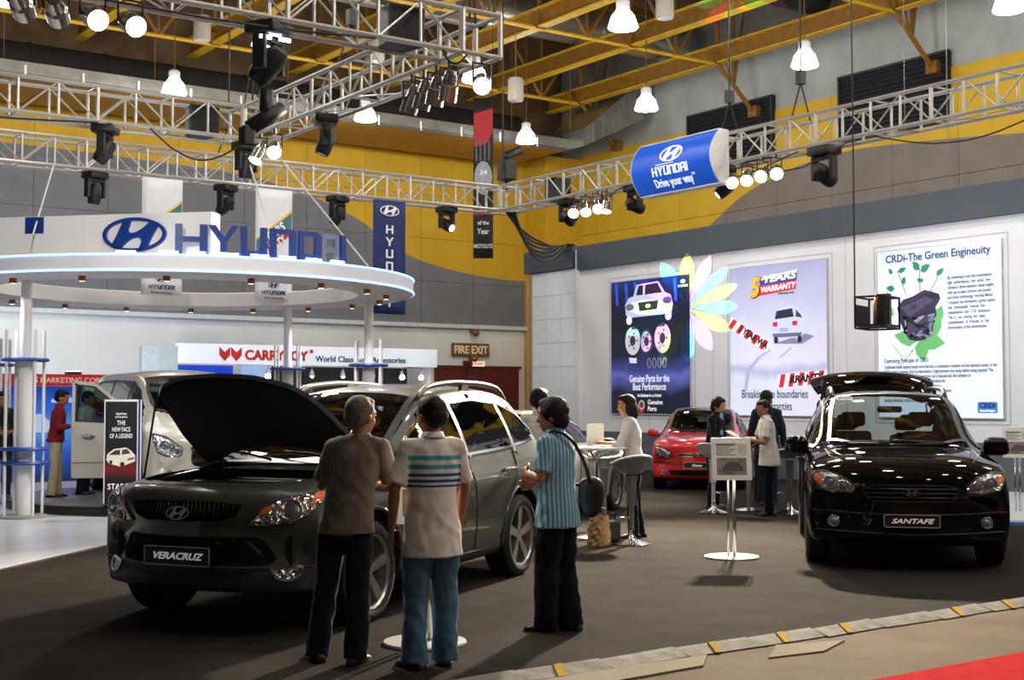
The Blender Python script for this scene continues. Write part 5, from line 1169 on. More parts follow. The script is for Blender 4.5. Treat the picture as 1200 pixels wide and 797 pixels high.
# --- poster of car parts
p, W_, H_ = poster(24.29, 21.57, gradmat('poster_navy', [(0, rgb(10, 14, 26)), (.16, rgb(14, 22, 48)), (.27, rgb(84, 92, 170)), (.33, rgb(50, 58, 120)), (.44, rgb(12, 18, 40)), (.7, rgb(10, 14, 30)), (.9, rgb(14, 22, 62)), (1, rgb(22, 40, 110))], es=.6), 'dark blue poster of a car and brake parts above the red hatchback')
def F(pts): return [(a*W_, b*H_) for a, b in pts]
for k, u in enumerate((.05, .18, .3, .8)): flat('light_streak', F([(u, .985), (u+.04, .985), (u+.05, .82), (u+.02, .82)]), rgb(40, 80, 190), p)
flat('car_print', F([(.19, .82), (.24, .87), (.30, .88), (.34, .965), (.62, .975), (.70, .89), (.77, .87), (.80, .80), (.78, .73), (.70, .70), (.28, .70), (.20, .74)]), rgb(186, 190, 232), p, .006)
flat('car_window', F([(.335, .885), (.37, .955), (.43, .958), (.42, .885)]), BLK_, p, .009); flat('car_window', F([(.45, .885), (.455, .958), (.61, .965), (.67, .89)]), BLK_, p, .009)
flat('car_grille', F([(.36, .83), (.38, .765), (.60, .77), (.62, .835)]), rgb(30, 32, 52), p, .009); emblem(MB(), .09, lambda u, v, h: (-h, -(u+.49*W_), v+.80*H_), .011, .013).build('car_emblem', pm('white', WHT), p)
for u, v in ((.255, .80), (.73, .83)): flat('car_headlight', [(u*W_+a, v*H_+b) for a, b in ellipse(0, 0, .15, .08, 16)], rgb(70, 74, 110), p, .010)
flat('bumper_shadow', F([(.24, .72), (.74, .73), (.70, .64), (.28, .63)]), rgb(14, 16, 30), p, .008)
for u, v in ((.245, .70), (.745, .715)):
    flat('fog_glow', [(u*W_+a, v*H_+b) for a, b in ellipse(0, 0, .10, .10, 16)], WHT, p, .011)
for u, v, rx, ry, dk in ((.29, .545, .27, .33, .3), (.47, .535, .24, .30, .9), (.67, .555, .27, .34, .2)):
    c0 = (u*W_, v*H_); flat('brake_disc', [(c0[0]+a, c0[1]+b) for a, b in ellipse(0, 0, rx, ry, 28)], rgb(190, 192, 200) if dk < .5 else rgb(40, 42, 52), p, .008)
    if dk > .5: flat('brake_drum', [(c0[0]-.02+a, c0[1]+b) for a, b in ellipse(0, 0, rx*.75, ry*.78, 24)], rgb(176, 178, 190), p, .010)
    flat('brake_hub', [(c0[0]+a, c0[1]+b) for a, b in ellipse(0, 0, rx*.36, ry*.36, 18)], rgb(40, 42, 52), p, .012)
    for k in range(5): flat('stud', [(c0[0]+rx*.55*math.cos(k*1.257)+a, c0[1]+ry*.55*math.sin(k*1.257)+b) for a, b in ellipse(0, 0, .025, .03, 8)], rgb(40, 42, 52), p, .012)
flat('brake_pad', F([(.24, .42), (.34, .415), (.34, .375), (.25, .38)]), rgb(205, 208, 232), p, .009)
for k in range(4):
    o_ = [( (.50+.065*k)*W_+a, .375*H_+b) for a, b in ellipse(0, 0, .07, .12, 16)]; MB().ring2(o_, inset(o_, .025), .009, .011, lambda u, v, h: (-h, -u, v)).build('brake_shoe', pm('shoe', rgb(130, 132, 150)), p)
ptext('headline', 'Genuine Parts for the', .50*W_, .235*H_, .235, WHT, p, 1.38); ptext('headline', 'Best Performance', .50*W_, .175*H_, .235, WHT, p, 1.14); ptext('subline', 'No Substitute for an Original', .50*W_, .125*H_, .10, WHT, p, .82)
flat('seal', ellipse(.40*W_, .065*H_, .11, .11, 20), rgb(205, 170, 70), p, .006); flat('seal', ellipse(.40*W_, .065*H_, .075, .075, 20), rgb(40, 60, 150), p, .009); flat('seal', F([(.37, .035), (.43, .035), (.42, .01), (.38, .01)]), rgb(190, 40, 40), p, .006)
ptext('seal_text', 'Genuine\nParts', .48*W_, .07*H_, .15, WHT, p, align='LEFT')
emblem(MB(), .085, lambda u, v, h: (-h, -(u+.92*W_), v+.955*H_), .006, .008).build('emblem', pm('white', WHT), p); mb = MB(); wd = wordwidth('HYUNDAI', .05); wordline(mb, 'HYUNDAI', .05, lambda u, v, h: (-h, -(u+.92*W_-wd/2), v+.915*H_), .006, .008); mb.build('wordmark', pm('white', WHT), p)
# --- warranty poster
p, W_, H_ = poster(20.32, 17.65, gradmat('poster_lavender', [(0, rgb(214, 218, 238)), (.22, rgb(205, 208, 230)), (.3, rgb(170, 172, 200)), (.36, rgb(205, 206, 226)), (.6, rgb(190, 192, 214)), (1, rgb(150, 154, 188))], es=.58), 'pale lavender warranty poster with a silver car and red striped tape')
flat('badge_blue', F([(.33, .90), (.72, .945), (.71, .885), (.33, .865)]), rgb(30, 70, 160), p, .006); flat('badge_red', F([(.33, .865), (.71, .89), (.70, .825), (.31, .80)]), rgb(205, 30, 40), p, .006); flat('badge_edge', F([(.33, .90), (.72, .945), (.725, .955), (.33, .912)]), rgb(240, 220, 90), p, .005)
ptext('badge_number', '5', .275*W_, .80*H_, .54, rgb(245, 170, 40), p, .28, off=.02, h=.018, shear=.2); ptext('badge_number_shadow', '5', .28*W_, .795*H_, .56, rgb(90, 30, 20), p, .31, off=.03, h=.012, shear=.2)
ptext('badge_text', 'YEARS', .53*W_, .892*H_, .19, WHT, p, .92, off=.008, shear=.25, rot=R(3)); ptext('badge_text', 'WARRANTY', .515*W_, .828*H_, .16, WHT, p, .98, off=.006, shear=.25, rot=R(3))
ptext('small_print', 'or 100,000 km whichever comes first', .60*W_, .80*H_, .045, BLK_, p, .44)
for s_, c_ in (((.15, .0), .8),): flat('skid_mark', F([(.15, .16), (.18, .16), (.22, .30), (.33, .38), (.44, .43), (.42, .44), (.30, .39), (.18, .31)]), rgb(165, 168, 196), p, .004)
flat('skid_mark', F([(.52, .38), (.545, .38), (.66, .44), (.64, .445)]), rgb(165, 168, 196), p, .004)
flat('car_shadow', F([(.46, .475), (.76, .465), (.88, .51), (.80, .53)]), rgb(120, 122, 152), p, .005)
flat('car_print', F([(.455, .60), (.48, .635), (.50, .69), (.55, .715), (.66, .72), (.72, .705), (.765, .655), (.80, .62), (.80, .54), (.76, .52), (.75, .49), (.71, .49), (.70, .505), (.51, .505), (.50, .485), (.465, .485), (.455, .53)]), rgb(186, 194, 220), p, .007)
flat('car_window', F([(.485, .635), (.505, .69), (.665, .70), (.68, .645)]), rgb(34, 38, 60), p, .010); flat('car_window', F([(.70, .645), (.705, .69), (.75, .655), (.765, .635)]), rgb(50, 56, 84), p, .010)
for u in (.465, .665): flat('car_tail_lamp', F([(u, .615), (u+.05, .618), (u+.045, .585), (u, .59)]), rgb(190, 30, 45), p, .010)
flat('car_plate', F([(.535, .575), (.62, .575), (.62, .55), (.535, .55)]), rgb(150, 158, 196), p, .010); flat('car_bumper', F([(.46, .54), (.76, .54), (.75, .515), (.47, .515)]), rgb(90, 98, 130), p, .010)
for u in (.475, .715): flat('car_tyre', [(u*W_+.06+a, .497*H_+b) for a, b in ellipse(0, 0, .06, .07, 14)], rgb(30, 32, 44), p, .011)
def tape(u0, v0, u1, v1, hw, s, skip, key):
    A, B = Vector((u0*W_, v0*H_)), Vector((u1*W_, v1*H_)); d = (B-A); n_ = Vector((-d.y, d.x)).normalized()*hw
    q = [A+n_, B+n_, B-n_, A-n_]; flat('tape', [(a.x, a.y) for a in q], rgb(235, 235, 242), p, .012)
    k = 5
    for i in range(k):
        if i in skip: continue
        t0, t1 = i/k, (i+.5)/k; sh = d/k*.3
        q = [A+d*t0+n_+sh, A+d*t1+n_+sh, A+d*t1-n_, A+d*t0-n_]; flat('tape_stripe', [(a.x, a.y) for a in q], rgb(205, 28, 40), p, .015)
    c = A+d*.58; ptext('tape_text', s, c.x, c.y-.06, .2, BLK_, p, d.length*.72, off=.01, h=.02, shear=.2, rot=math.atan2(d.y, d.x))
tape(0, .635, .42, .45, .11, '3 YEAR WA', (), 0); tape(.52, .225, 1.0, .25, .13, 'RRANTY', (), 1)
ptext('headline', 'Breaking the boundaries', .47*W_, .115*H_, .25, rgb(34, 36, 48), p, 1.82, off=.001); ptext('headline', 'of warranties', .47*W_, .035*H_, .25, rgb(34, 36, 48), p, .98, off=.001)
# --- engine poster
p, W_, H_ = poster(16.39, 13.74, gradmat('poster_white', [(0, rgb(210, 222, 246)), (.4, rgb(222, 230, 248)), (.7, rgb(214, 224, 246)), (1, rgb(190, 205, 240))], es=.62), 'white poster of a green engine with leaves and small print')
INK = rgb(26, 28, 44)
ptext('headline', 'CRDi-The Green Engineuity', .50*W_, .93*H_, .20, INK, p, 2.26, off=.003); GR = rgb(34, 122, 84)
def leaf(u, v, L, wd, a, c=None):
    ca, sa = math.cos(a), math.sin(a); pts = [(0, 0), (.3, .5), (.65, .42), (1, 0), (.65, -.42), (.3, -.5)]
    flat('leaf_print', [(u*W_+(x*L*ca-y*wd*sa), v*H_+(x*L*sa+y*wd*ca)) for x, y in pts], c or GR, p, .007+.001*random.random())
for a in ((.18, .87, .2, .1, .3), (.13, .86, .14, .08, 2.2), (.15, .77, .2, .12, 3.0), (.22, .79, .16, .1, 1.3), (.36, .87, .22, .14, 2.3), (.37, .86, .24, .14, .5), (.38, .80, .12, .09, 2.6), (.50, .83, .2, .1, .6), (.36, .80, .1, .07, .4)): leaf(*a)
for (a, b) in (((.24, .74), (.17, .88)), ((.36, .74), (.36, .88)), ((.45, .74), (.52, .84)), ((.12, .62), (.08, .76)), ((.30, .40), (.20, .36)), ((.30, .40), (.18, .30)), ((.20, .36), (.12, .44))):
    d = Vector((b[0]-a[0], b[1]-a[1])); flat('stem_print', F([a, (a[0]+.008, a[1]), (b[0]+.006, b[1]), b]), rgb(90, 130, 110), p, .006)
LG = rgb(96, 170, 100)
for a in ((.34, .45, .55, .28, 2.9), (.34, .46, .6, .34, -.15), (.36, .46, .42, .30, -1.4), (.44, .48, .42, .26, .9), (.50, .56, .3, .2, 1.2), (.13, .60, .2, .08, 1.7)): leaf(*a, c=LG)
flat('engine_print', F([(.17, .655), (.22, .70), (.30, .715), (.40, .75), (.45, .74), (.52, .72), (.53, .69), (.49, .645), (.50, .60), (.46, .55), (.47, .50), (.40, .455), (.33, .45), (.27, .46), (.22, .52), (.19, .58)]), rgb(44, 36, 62), p, .010)
flat('engine_cover', F([(.20, .655), (.44, .715), (.47, .68), (.28, .595)]), rgb(72, 64, 90), p, .013); flat('engine_cover', F([(.37, .735), (.52, .72), (.53, .695), (.44, .70)]), rgb(26, 18, 34), p, .014)
for k in range(22): flat('engine_detail', [((.22+.26*random.random())*W_+a, (.47+.13*random.random())*H_+b) for a, b in ellipse(0, 0, .02+.03*random.random(), .02+.04*random.random(), 8)], random.choice([rgb(150, 148, 168), rgb(90, 86, 108), rgb(22, 18, 32), rgb(34, 28, 46), rgb(60, 54, 76)]), p, .013+.002*random.random())
flat('engine_detail', [(.425*W_+a, .53*H_+b) for a, b in ellipse(0, 0, .13, .2, 16)], rgb(112, 110, 134), p, .0125)
emblem(MB(), .07, lambda u, v, h: (-h, -(u+.315*W_), v+.655*H_), .016, .018).build('emblem', pm('ink', INK), p)
ptext('paragraph', 'By combining a low fuel consumption,\nhigh  performance,  low  noise,  low\nvibration, direct-injection diesel engine\nwith up-to-date common rail system\nand turbo technology, Hyundai Motor\nCompany has developed a green engine\nthat  dramatically  reduces  fuel\nconsumption  and  CO2  emissions.\nThis  is  one  among  the  many\ncontributions  of  Hyundai  to  the\npreservation of the environment.', .59*W_, .80*H_, .085, INK, p, .97, 'LEFT', line=1.05, off=.0012)
ptext('subhead', 'Operating Principle of CRDi', .05*W_, .325*H_, .115, INK, p, 1.0, 'LEFT', off=.001)
ptext('paragraph', 'Traditional diesel engines simply force fuel into a combustion chamber via fuel injection pumps. In the\nCRDi system, however, fuel is pressurized in a high-pressure fuel pump before being injected. The\npressure fuel already comes in the common rail is injected into the cylinders by\nthe injectors. The ECU precisely controls and injects the\nfuel based on engine speed and load. This results in a\ncleaner and improved engine output. In addition, ECU control\nallows main injection to occur separately, within a cycle,\nduring combustion noise at low speed.', .05*W_, .29*H_, .088, INK, p, 2.42, 'LEFT', line=1.0, off=.0012)
flat('badge', rounded(F([(.81, .09), (.96, .09), (.96, .028), (.81, .028)]), .03), rgb(70, 120, 190), p, .006); ptext('badge_text', 'CRDi', .885*W_, .057*H_, .12, rgb(30, 50, 110), p, .32, off=.006); ptext('badge_text', 'Hyundai Engine', .885*W_, .036*H_, .05, WHT, p, .3)
# ---------------------------------------------------------------- round canopy
RC = (7.6, 19.8); RO, RI, Z0, Z1 = 3.62, 2.75, 3.24, 3.50
rcn = tag(empty('round_canopy', (RC[0], RC[1], Z0)), 'white ring-shaped canopy with blue light lines and a big sign on top', 'canopy')
H0 = Z1-Z0
MB().lathe([(RO, .02), (RO, H0-.02), (RO-.04, H0), (RI+.04, H0), (RI, H0-.02), (RI, .02), (RI+.04, 0), (RO-.04, 0), (RO, .02)], 96).build('ring', M_WHITE, rcn, True, angle=35)
M_LED = emitmat('led_blue', (.22, .42, 1.0), 3.2)
for z in (.035, H0-.02): MB().tube([((RO+.006)*math.cos(t), (RO+.006)*math.sin(t), z) for t in [2*math.pi*k/96 for k in range(96)]], .014, 6, closed=True).build('led_line', M_LED, rcn)
for k in range(18):
    t = 2*math.pi*k/18+.1; r_ = 3.2; q = MB().lathe([(.04, -.07), (.05, -.06), (.05, 0)], 12, (r_*math.cos(t), r_*math.sin(t), 0)).build('downlight', mat('copper_dull', rgb(150, 95, 60), .4, .4), rcn, True)
    MB().lathe([(0, -.07), (.04, -.07)], 10, (r_*math.cos(t), r_*math.sin(t), 0)).build('bulb', emitmat('bulb_warm', (1, .85, .6), 5), q)
# sign slab
A = Vector((6.69, 16.37, 0)); B = Vector((4.09, 19.07, 0)); dd = (A-B); Ls = dd.length; us = dd.normalized(); ns_ = Vector((us.y, -us.x, 0))
def sl(u, v, h): q = B+us*u+ns_*h; return (q.x-RC[0], q.y-RC[1], v-Z0)
MB().prism([(0, Z1), (Ls, Z1), (Ls, 4.07), (0, 4.07)], -.28, 0, sl).build('sign_slab', M_WHITE, rcn)
M_LET = mat('letter_blue', rgb(10, 52, 130), .4, var=.05)
ue = Ls-1.07
emblem(MB(), .45, lambda u, v, h: sl(ue+u, v+3.79, h), 0, .05).build('emblem', M_LET, rcn)
MB().prism([(ue-1.6, 4.06), (ue-1.33, 4.06), (ue-1.33, 3.84), (ue-1.6, 3.84)], 0, .01, sl).build('blue_square', M_LET, rcn)
for ch, a0, a1 in (('H', 247.75, 254.25), ('Y', 254.5, 260.75), ('U', 261.2, 267.0), ('N', 267.75, 273.75), ('D', 274.5, 279.9), ('A', 280.4, 285.2), ('I', 286.0, 287.4)):
    w0, polys = wordmark(ch); mb = MB()
    for q in polys:
        q = densify(q, .2)
        mb.prism(q, 3.55, 3.60, lambda u, v, h: (h*math.cos(R(a0+(a1-a0)*u/w0)), h*math.sin(R(a0+(a1-a0)*u/w0)), H0+.005+v*.385))
    mb.build('letter', M_LET if ch != 'A' else mat('letter_blue_lit', rgb(120, 135, 165), .3, .4), rcn)  # the A is paler blue: light falling on it is put into its colour
M_STR = emitmat('uplight_tube', (.95, .96, 1), 9)
for a in (238.0, 246.5, 252.0, 258.75, 265.25, 271.5, 278.0, 284.5):
    t = R(a); c_ = Vector((3.615*math.cos(t), 3.615*math.sin(t), H0+.012)); d_ = Vector((-math.sin(t), math.cos(t), 0))*.12
    MB().tube([c_-d_, c_+d_], .015, 8).build('uplight', M_STR, rcn)
M_BLUE = mat('shelf_blue', rgb(24, 62, 150), .4, var=.05)
def column(t, label):
    x, y = RC[0]+2.92*math.cos(t), RC[1]+2.92*math.sin(t)
    o = tag(empty('display_column', (x, y, .006)), label, 'column')
    MB().lathe([(0, 0), (.33, 0), (.33, .03), (.30, .04), (0, .04)], 32).build('base_plate', mat('base_grey', rgb(150, 148, 140), .4), o, True, angle=40)
    MB().lathe([(.072, .04), (.072, Z0-.006), (0, Z0-.006)], 20).build('tube', M_WHITE, o, True, angle=40)
    MB().lathe([(.098, .04), (.098, 2.2), (.072, 2.2)], 20).build('sleeve', M_WHITE, o, True, angle=40)
    for k in range(4): rod('rod', ucyl('col_rod', M_WHITE) if 'cr' not in PB else PB['cr'], (.27*math.cos(k*1.571+.2), .27*math.sin(k*1.571+.2), .03), (.27*math.cos(k*1.571+.2), .27*math.sin(k*1.571+.2), 2.55), .022, o)
    for z in (.74, .93, 2.14): MB().lathe([(.09, z-.02), (.30, z-.02), (.315, z), (.30, z+.025), (.09, z+.025)], 32).build('shelf', M_BLUE, o, True, angle=40)
    return o
column(R(204.6), 'white column with blue ring shelves on the bare white floor')
column(R(329.75), 'white column holding the canopy beyond the open grey SUV roof'); column(R(30), 'white column holding the canopy before the auto accessories booth'); column(R(144), 'white column with blue shelves beside the red-fronted booth')
tt = tag(empty('turntable', (7.6, 19.9, .006)), 'low round dark turntable under the silver van', 'platform')
MB().lathe([(0, 0), (2.45, 0), (2.45, .13), (2.40, .154), (0, .154)], 72).build('deck', mat('deck_grey', rgb(105, 108, 115), .35, var=.06, scale=2), tt, True, angle=35)
MB().lathe([(2.452, .005), (2.465, .01), (2.465, .12), (2.452, .13)], 72).build('skirt', mat('skirt_black', rgb(14, 14, 18), .5), tt, True, angle=35)
# poster stand in front of the van
ps = tag(empty('poster_stand', (6.08, 18.02, .16), R(-22)), 'slim dark poster stand with a van picture on the turntable', 'poster stand')
MB().box(-.20, .22, -.02, .02, .02, 1.42).build('panel', gradmat('stand_poster', [(0, rgb(14, 12, 14)), (.25, rgb(20, 14, 14)), (.36, rgb(120, 24, 16)), (.46, rgb(40, 16, 14)), (.52, rgb(20, 18, 20)), (1, rgb(26, 24, 28))], lo=0, hi=1.42, es=.12), ps)
for x0, x1, m_ in ((-.215, -.20, M_WHITE), (.22, .235, M_WHITE), (.238, .262, M_BLUE), (.263, .278, M_WHITE)): MB().box(x0, x1, -.025, .03, 0, 1.45).build('side_rail', m_, ps)
MB().box(-.22, .28, -.12, .12, 0, .02).build('foot', M_TRIM, ps); MB().box(-.215, .235, -.025, .03, 1.42, 1.45).build('top_rail', M_WHITE, ps)
ft = lambda s, z, h, w_, c=WHT, al='CENTER', x=0.01: obj('lettering', place2d(textmesh(s, h, .001, al, .0008, width=w_), (x, -.022, z), (1, 0, 0), (0, 0, 1)), pm('stand_%d' % int(c[0]*255), c, .25), ps)
ft('THE', 1.10, .085, .11); ft('NEW FACE', 1.01, .085, .24); ft('OF A LEGEND', .92, .085, .30); ft('Hyundai Starex', 1.24, .045, .14); ft('the all new grand van', 1.20, .035, .16); ft('STAREX', .22, .11, .34)
vn = lambda pts, c, h: MB().prism(pts, h, h+.002, lambda u, v, hh: (u, -.02-hh, v)).build('van_print', pm('van_%d' % int(c[0]*999), c, .25), ps)
vn([(-.18, .62), (-.17, .70), (-.08, .77), (.08, .79), (.15, .74), (.20, .68), (.20, .60), (.05, .54), (.0, .53), (-.14, .57)], rgb(222, 214, 202), .002); vn([(-.15, .69), (-.07, .75), (.0, .76), (0, .69)], rgb(60, 50, 48), .005); vn([(.02, .69), (.03, .76), (.09, .77), (.14, .71)], rgb(70, 60, 58), .005); vn(ellipse(.03, .56, .03, .035, 12), rgb(36, 28, 26), .006); vn(ellipse(-.12, .59, .02, .028, 12), rgb(36, 28, 26), .006); vn([(.10, .64), (.19, .66), (.19, .63), (.10, .61)], rgb(110, 100, 92), .006)
# ---------------------------------------------------------------- booths at the back
cb = tag(empty('exhibition_booth', (11.83, 31, 0)), 'white accessories booth with red and black lettering on its fascia', 'booth')
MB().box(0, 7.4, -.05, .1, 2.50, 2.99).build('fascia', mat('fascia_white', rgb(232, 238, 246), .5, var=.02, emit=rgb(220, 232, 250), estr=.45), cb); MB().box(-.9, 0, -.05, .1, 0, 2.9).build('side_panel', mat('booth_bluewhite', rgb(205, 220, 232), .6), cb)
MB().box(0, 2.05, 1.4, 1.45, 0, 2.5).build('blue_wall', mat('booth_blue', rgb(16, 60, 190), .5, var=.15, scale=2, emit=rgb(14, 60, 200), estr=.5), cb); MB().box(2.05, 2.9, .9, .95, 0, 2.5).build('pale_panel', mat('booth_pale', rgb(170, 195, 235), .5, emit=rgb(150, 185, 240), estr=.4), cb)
MB().box(2.9, 7.4, 1.4, 1.45, 0, 2.5).build('dark_wall', mat('booth_dark', rgb(30, 34, 44), .6, var=.3, scale=2), cb); MB().box(7.3, 7.4, .1, 1.4, 0, 2.5).build('end_wall', M_WHITE, cb)
RD = mat('carry_red', rgb(196, 40, 36), .5, emit=rgb(196, 40, 36), estr=.15)
for k in range(2): MB().prism([(1.06+k*.31, 2.92), (1.06+k*.31, 2.72), (1.20+k*.31, 2.57), (1.34+k*.31, 2.72), (1.34+k*.31, 2.92), (1.20+k*.31, 2.79)], .055, .075, lambda u, v, h: (u, -h, v)).build('logo_mark', RD, cb)
obj('lettering', place2d(textmesh('CARRYBOY', .34, .01, 'LEFT', .014, width=1.75), (1.74, -.06, 2.62), (1, 0, 0), (0, 0, 1)), RD, cb); MB().lathe([(0, -.07), (.05, -.07), (.05, -.05)], 10, (3.58, 0, 2.86), 'y').build('trade_dot', RD, cb)
obj('lettering', place2d(textmesh('World Class Auto Accessories', .22, .01, 'LEFT', .003, width=2.7), (3.70, -.06, 2.60), (1, 0, 0), (0, 0, 1)), M_TRIM, cb)
for x in (2.45, 3.7, 4.6, 5.5, 6.4, 7.0):
    q = MB().lathe([(.02, .18), (.05, .1), (.08, 0)], 12, (x, .15, 2.22)).build('spot_lamp', M_WHITE, cb, True); MB().ball((x, .13, 2.22), .075 if x > 6 or x < 3 else .045, 12, 8).build('bulb', emitmat('booth_bulb', (1, .96, .9), 12), q); rod('stem', me_a, (x, .15, 2.38), (x, .05, 2.52), .012, q)
for x in (3.1, 3.9, 4.4, 5.2, 6.1): MB().cbox((x, 1.0, 1.5+.2*math.sin(x*7)), (.5, .1, .6)).build('display_panel', mat('booth_show%d' % int(x), rgb(60+int(x*17) % 60, 80, 110), .5, var=.4, scale=6), cb)
rb = tag(empty('exhibition_booth', (3.0, 27, 0)), 'red-fronted booth with a bright blue picture wall behind the van', 'booth')
MB().box(0, 6.9, -.05, .1, 1.88, 2.12).build('fascia', mat('fascia_red', rgb(186, 34, 32), .5, emit=rgb(186, 34, 32), estr=.15), rb)
obj('lettering', place2d(textmesh('CARS MARKETING CORP.', .15, .006, 'LEFT', .002, width=1.7), (4.05, -.06, 1.95), (1, 0, 0), (0, 0, 1)), pm('cream', rgb(225, 190, 180), .3), rb)
MB().box(0, 5.35, .3, .36, 0, 1.88).build('picture_wall', gradmat('booth_picture', [(0, rgb(12, 40, 110)), (.3, rgb(30, 90, 190)), (.55, rgb(80, 150, 225)), (.75, rgb(30, 100, 205)), (1, rgb(20, 70, 180))], lo=0, hi=1.88, es=.55), rb)
pc = pm('carblue', rgb(175, 200, 235), .5)
for (x, z, s_) in ((4.35, .95, 1.0), (3.0, 1.5, .5), (5.0, 1.55, .45)): MB().prism([(x+a*s_, z+b*s_) for a, b in ((-.5, 0), (-.48, .15), (-.25, .2), (-.1, .36), (.25, .37), (.42, .2), (.5, .15), (.5, 0))], .0, .01, lambda u, v, h: (u, .29-h, v)).build('car_picture', pc, rb)
MB().box(0, 6.9, .1, .4, 2.0, 2.06).build('roof_rail', M_WHITE, rb)
for x in (0.05, 5.3): MB().box(x, x+.06, .0, .36, 0, 1.9).build('post', M_ALU, rb)
# ---------------------------------------------------------------- tables, stools, stands
M_SHELL = mat('stool_grey', rgb(92, 97, 103), .35, .2, var=.05); M_STEEL = mat('steel_brushed', rgb(190, 190, 190), .2, .95, var=.05)
def stool(x, y, rz, label, seat=M_SHELL, h=.82, group=None):
    o = tag(empty('bar_stool', (x, y, .008), rz), label, 'stool', group)
    MB().lathe([(0, 0), (.20, 0), (.205, .012), (.14, .035), (.06, .06), (.035, .10), (.028, .16), (0, .16)], 28).build('base', M_CHROME, o, True, angle=40)
    MB().lathe([(.028, .1), (.028, .42), (.045, .43), (.055, h-.14), (.07, h-.06), (0, h-.06)], 18).build('stem', seat, o, True, angle=40)
    MB().tube([(.028, 0, .30), (.10, .0, .28), (.16, .10, .28), (.17, 0, .28), (.16, -.10, .28), (.10, 0, .28)], .012, 6).build('foot_rest', M_CHROME, o, True)
    vs = []; fs = []; n = 24; rs = [0, .08, .14, .19, .215, .225]
    zs = [-.05, -.045, -.02, .03, .075, .09]
    for i, r_ in enumerate(rs):
        for k in range(n):
            t = 2*math.pi*k/n; lift = .075*(r_/.225)**2*max(0, -math.cos(t))-.03*(r_/.225)**2*max(0, math.cos(t)); vs.append((r_*math.cos(t), r_*1.02*math.sin(t), h+zs[i]+lift))
    for i in range(len(rs)-1):
        for k in range(n): fs.append((i*n+k, i*n+(k+1) % n, (i+1)*n+(k+1) % n, (i+1)*n+k))
    q = MB().add(vs, fs).build('seat', seat, o, True); md = q.modifiers.new('s', 'SOLIDIFY'); md.thickness = .025; md.offset = 1
    MB().tube([(.222*math.cos(t), .226*math.sin(t), h+.09+.075*max(0, -math.cos(t))-.03*max(0, math.cos(t))) for t in [2*math.pi*k/24 for k in range(24)]], .012, 6, closed=True).build('seat_rim', mat('stool_rim', rgb(205, 207, 210), .3), o, True)
    return o
def bar_table(x, y, label):
    o = tag(empty('bar_table', (x, y, .008)), label, 'table')
    MB().lathe([(0, 0), (.24, 0), (.245, .012), (.05, .04), (0, .04)], 28).build('base', M_STEEL, o, True, angle=40); MB().lathe([(.035, .03), (.035, .92), (0, .92)], 16).build('pole', M_STEEL, o, True, angle=40)
    for k in range(4): t = k*1.571+.6; MB().tube([(0, 0, .86), (.05*math.cos(t), .05*math.sin(t), .93), (.16*math.cos(t), .16*math.sin(t), 1.0), (.26*math.cos(t), .26*math.sin(t), 1.025)], .014, 6).build('support_arm', M_STEEL, o, True)
    MB().lathe([(0, 1.025), (.37, 1.025), (.385, 1.035), (.385, 1.048), (.375, 1.055), (0, 1.055)], 40).build('top', mat('table_top', rgb(205, 205, 208), .25, var=.03), o, True, angle=35); return o
TB = (9.62, 12.02); bar_table(*TB, 'tall round bar table where the woman in white writes')
stool(10.35, 12.75, R(200), 'grey scoop bar stool beyond the writing table, before the silver sedan'); stool(9.52, 11.25, R(80), 'grey scoop bar stool beside the brown paper bag')
T2 = (13.85, 13.75); bar_table(*T2, 'tall round bar table between the people in dark jackets')
stool(13.11, 13.71, R(20), 'grey bar stool standing alone between red car and information board', mat('stool_pale', rgb(176, 180, 184), .35)); stool(13.9, 13.0, R(120), 'grey bar stool hidden behind the man in the white barong shirt')
def sheet(name, x, y, z, w_, d_, rz, label, c=rgb(235, 235, 235), cat='paper', t=.004, tilt=0):
    o = MB().cbox((0, 0, t/2), (w_, d_, t)).build(name, mat('paper_%d_%d' % (int(c[0]*255), int(c[2]*255)), c, .6, var=.03)); o.location = (x, y, z); o.rotation_euler = (tilt, 0, rz); return tag(o, label, cat)
sheet('paper_stack', TB[0]+.08, TB[1]-.12, 1.064, .30, .22, R(10), 'stack of white papers on the writing table', t=.02); sheet('brochure', TB[0]-.15, TB[1]-.15, 1.064, .21, .15, R(40), 'thin brochure on the writing table beside the papers', rgb(175, 180, 195))
sheet('notebook', TB[0]+.12, TB[1]+.14, 1.064, .2, .02, R(-30), 'pale notebook standing upright on the writing table', rgb(215, 220, 215), 'notebook', .26)
o = tag(empty('water_bottle', (T2[0]-.22, T2[1]-.1, 1.064)), 'small clear plastic water bottle with a yellow cap on a bar table', 'bottle')
MB().lathe([(0, 0), (.033, .003), (.033, .15), (.014, .19), (.014, .21)], 14).build('bottle_body', glassmat('pet_plastic', (.85, .92, .95), .15), o, True); MB().lathe([(.016, .205), (.016, .225), (0, .225)], 12).build('cap', mat('cap_yellow', rgb(215, 200, 90), .5), o)
o = tag(empty('paper_bag', (9.22, 11.45, .008), R(30)), 'crumpled brown paper bag on the carpet by the bar table', 'bag')
vs = []; fs = []; n = 20
for j in range(8):
    z = .30*j/7
    for k in range(n):
        t = 2*math.pi*k/n; sx, sy = math.copysign(abs(math.cos(t))**.5, math.cos(t)), math.copysign(abs(math.sin(t))**.5, math.sin(t))
        rr = 1+.1*math.sin(k*2.7+j*1.9)+.05*random.random(); vs.append((.16*sx*rr*(1-.12*j/7), .10*sy*rr*(1-.25*j/7), z+(.03*math.sin(k*1.3) if j == 7 else 0)))
for j in range(7):
    for k in range(n): fs.append((j*n+k, j*n+(k+1) % n, (j+1)*n+(k+1) % n, (j+1)*n+k))
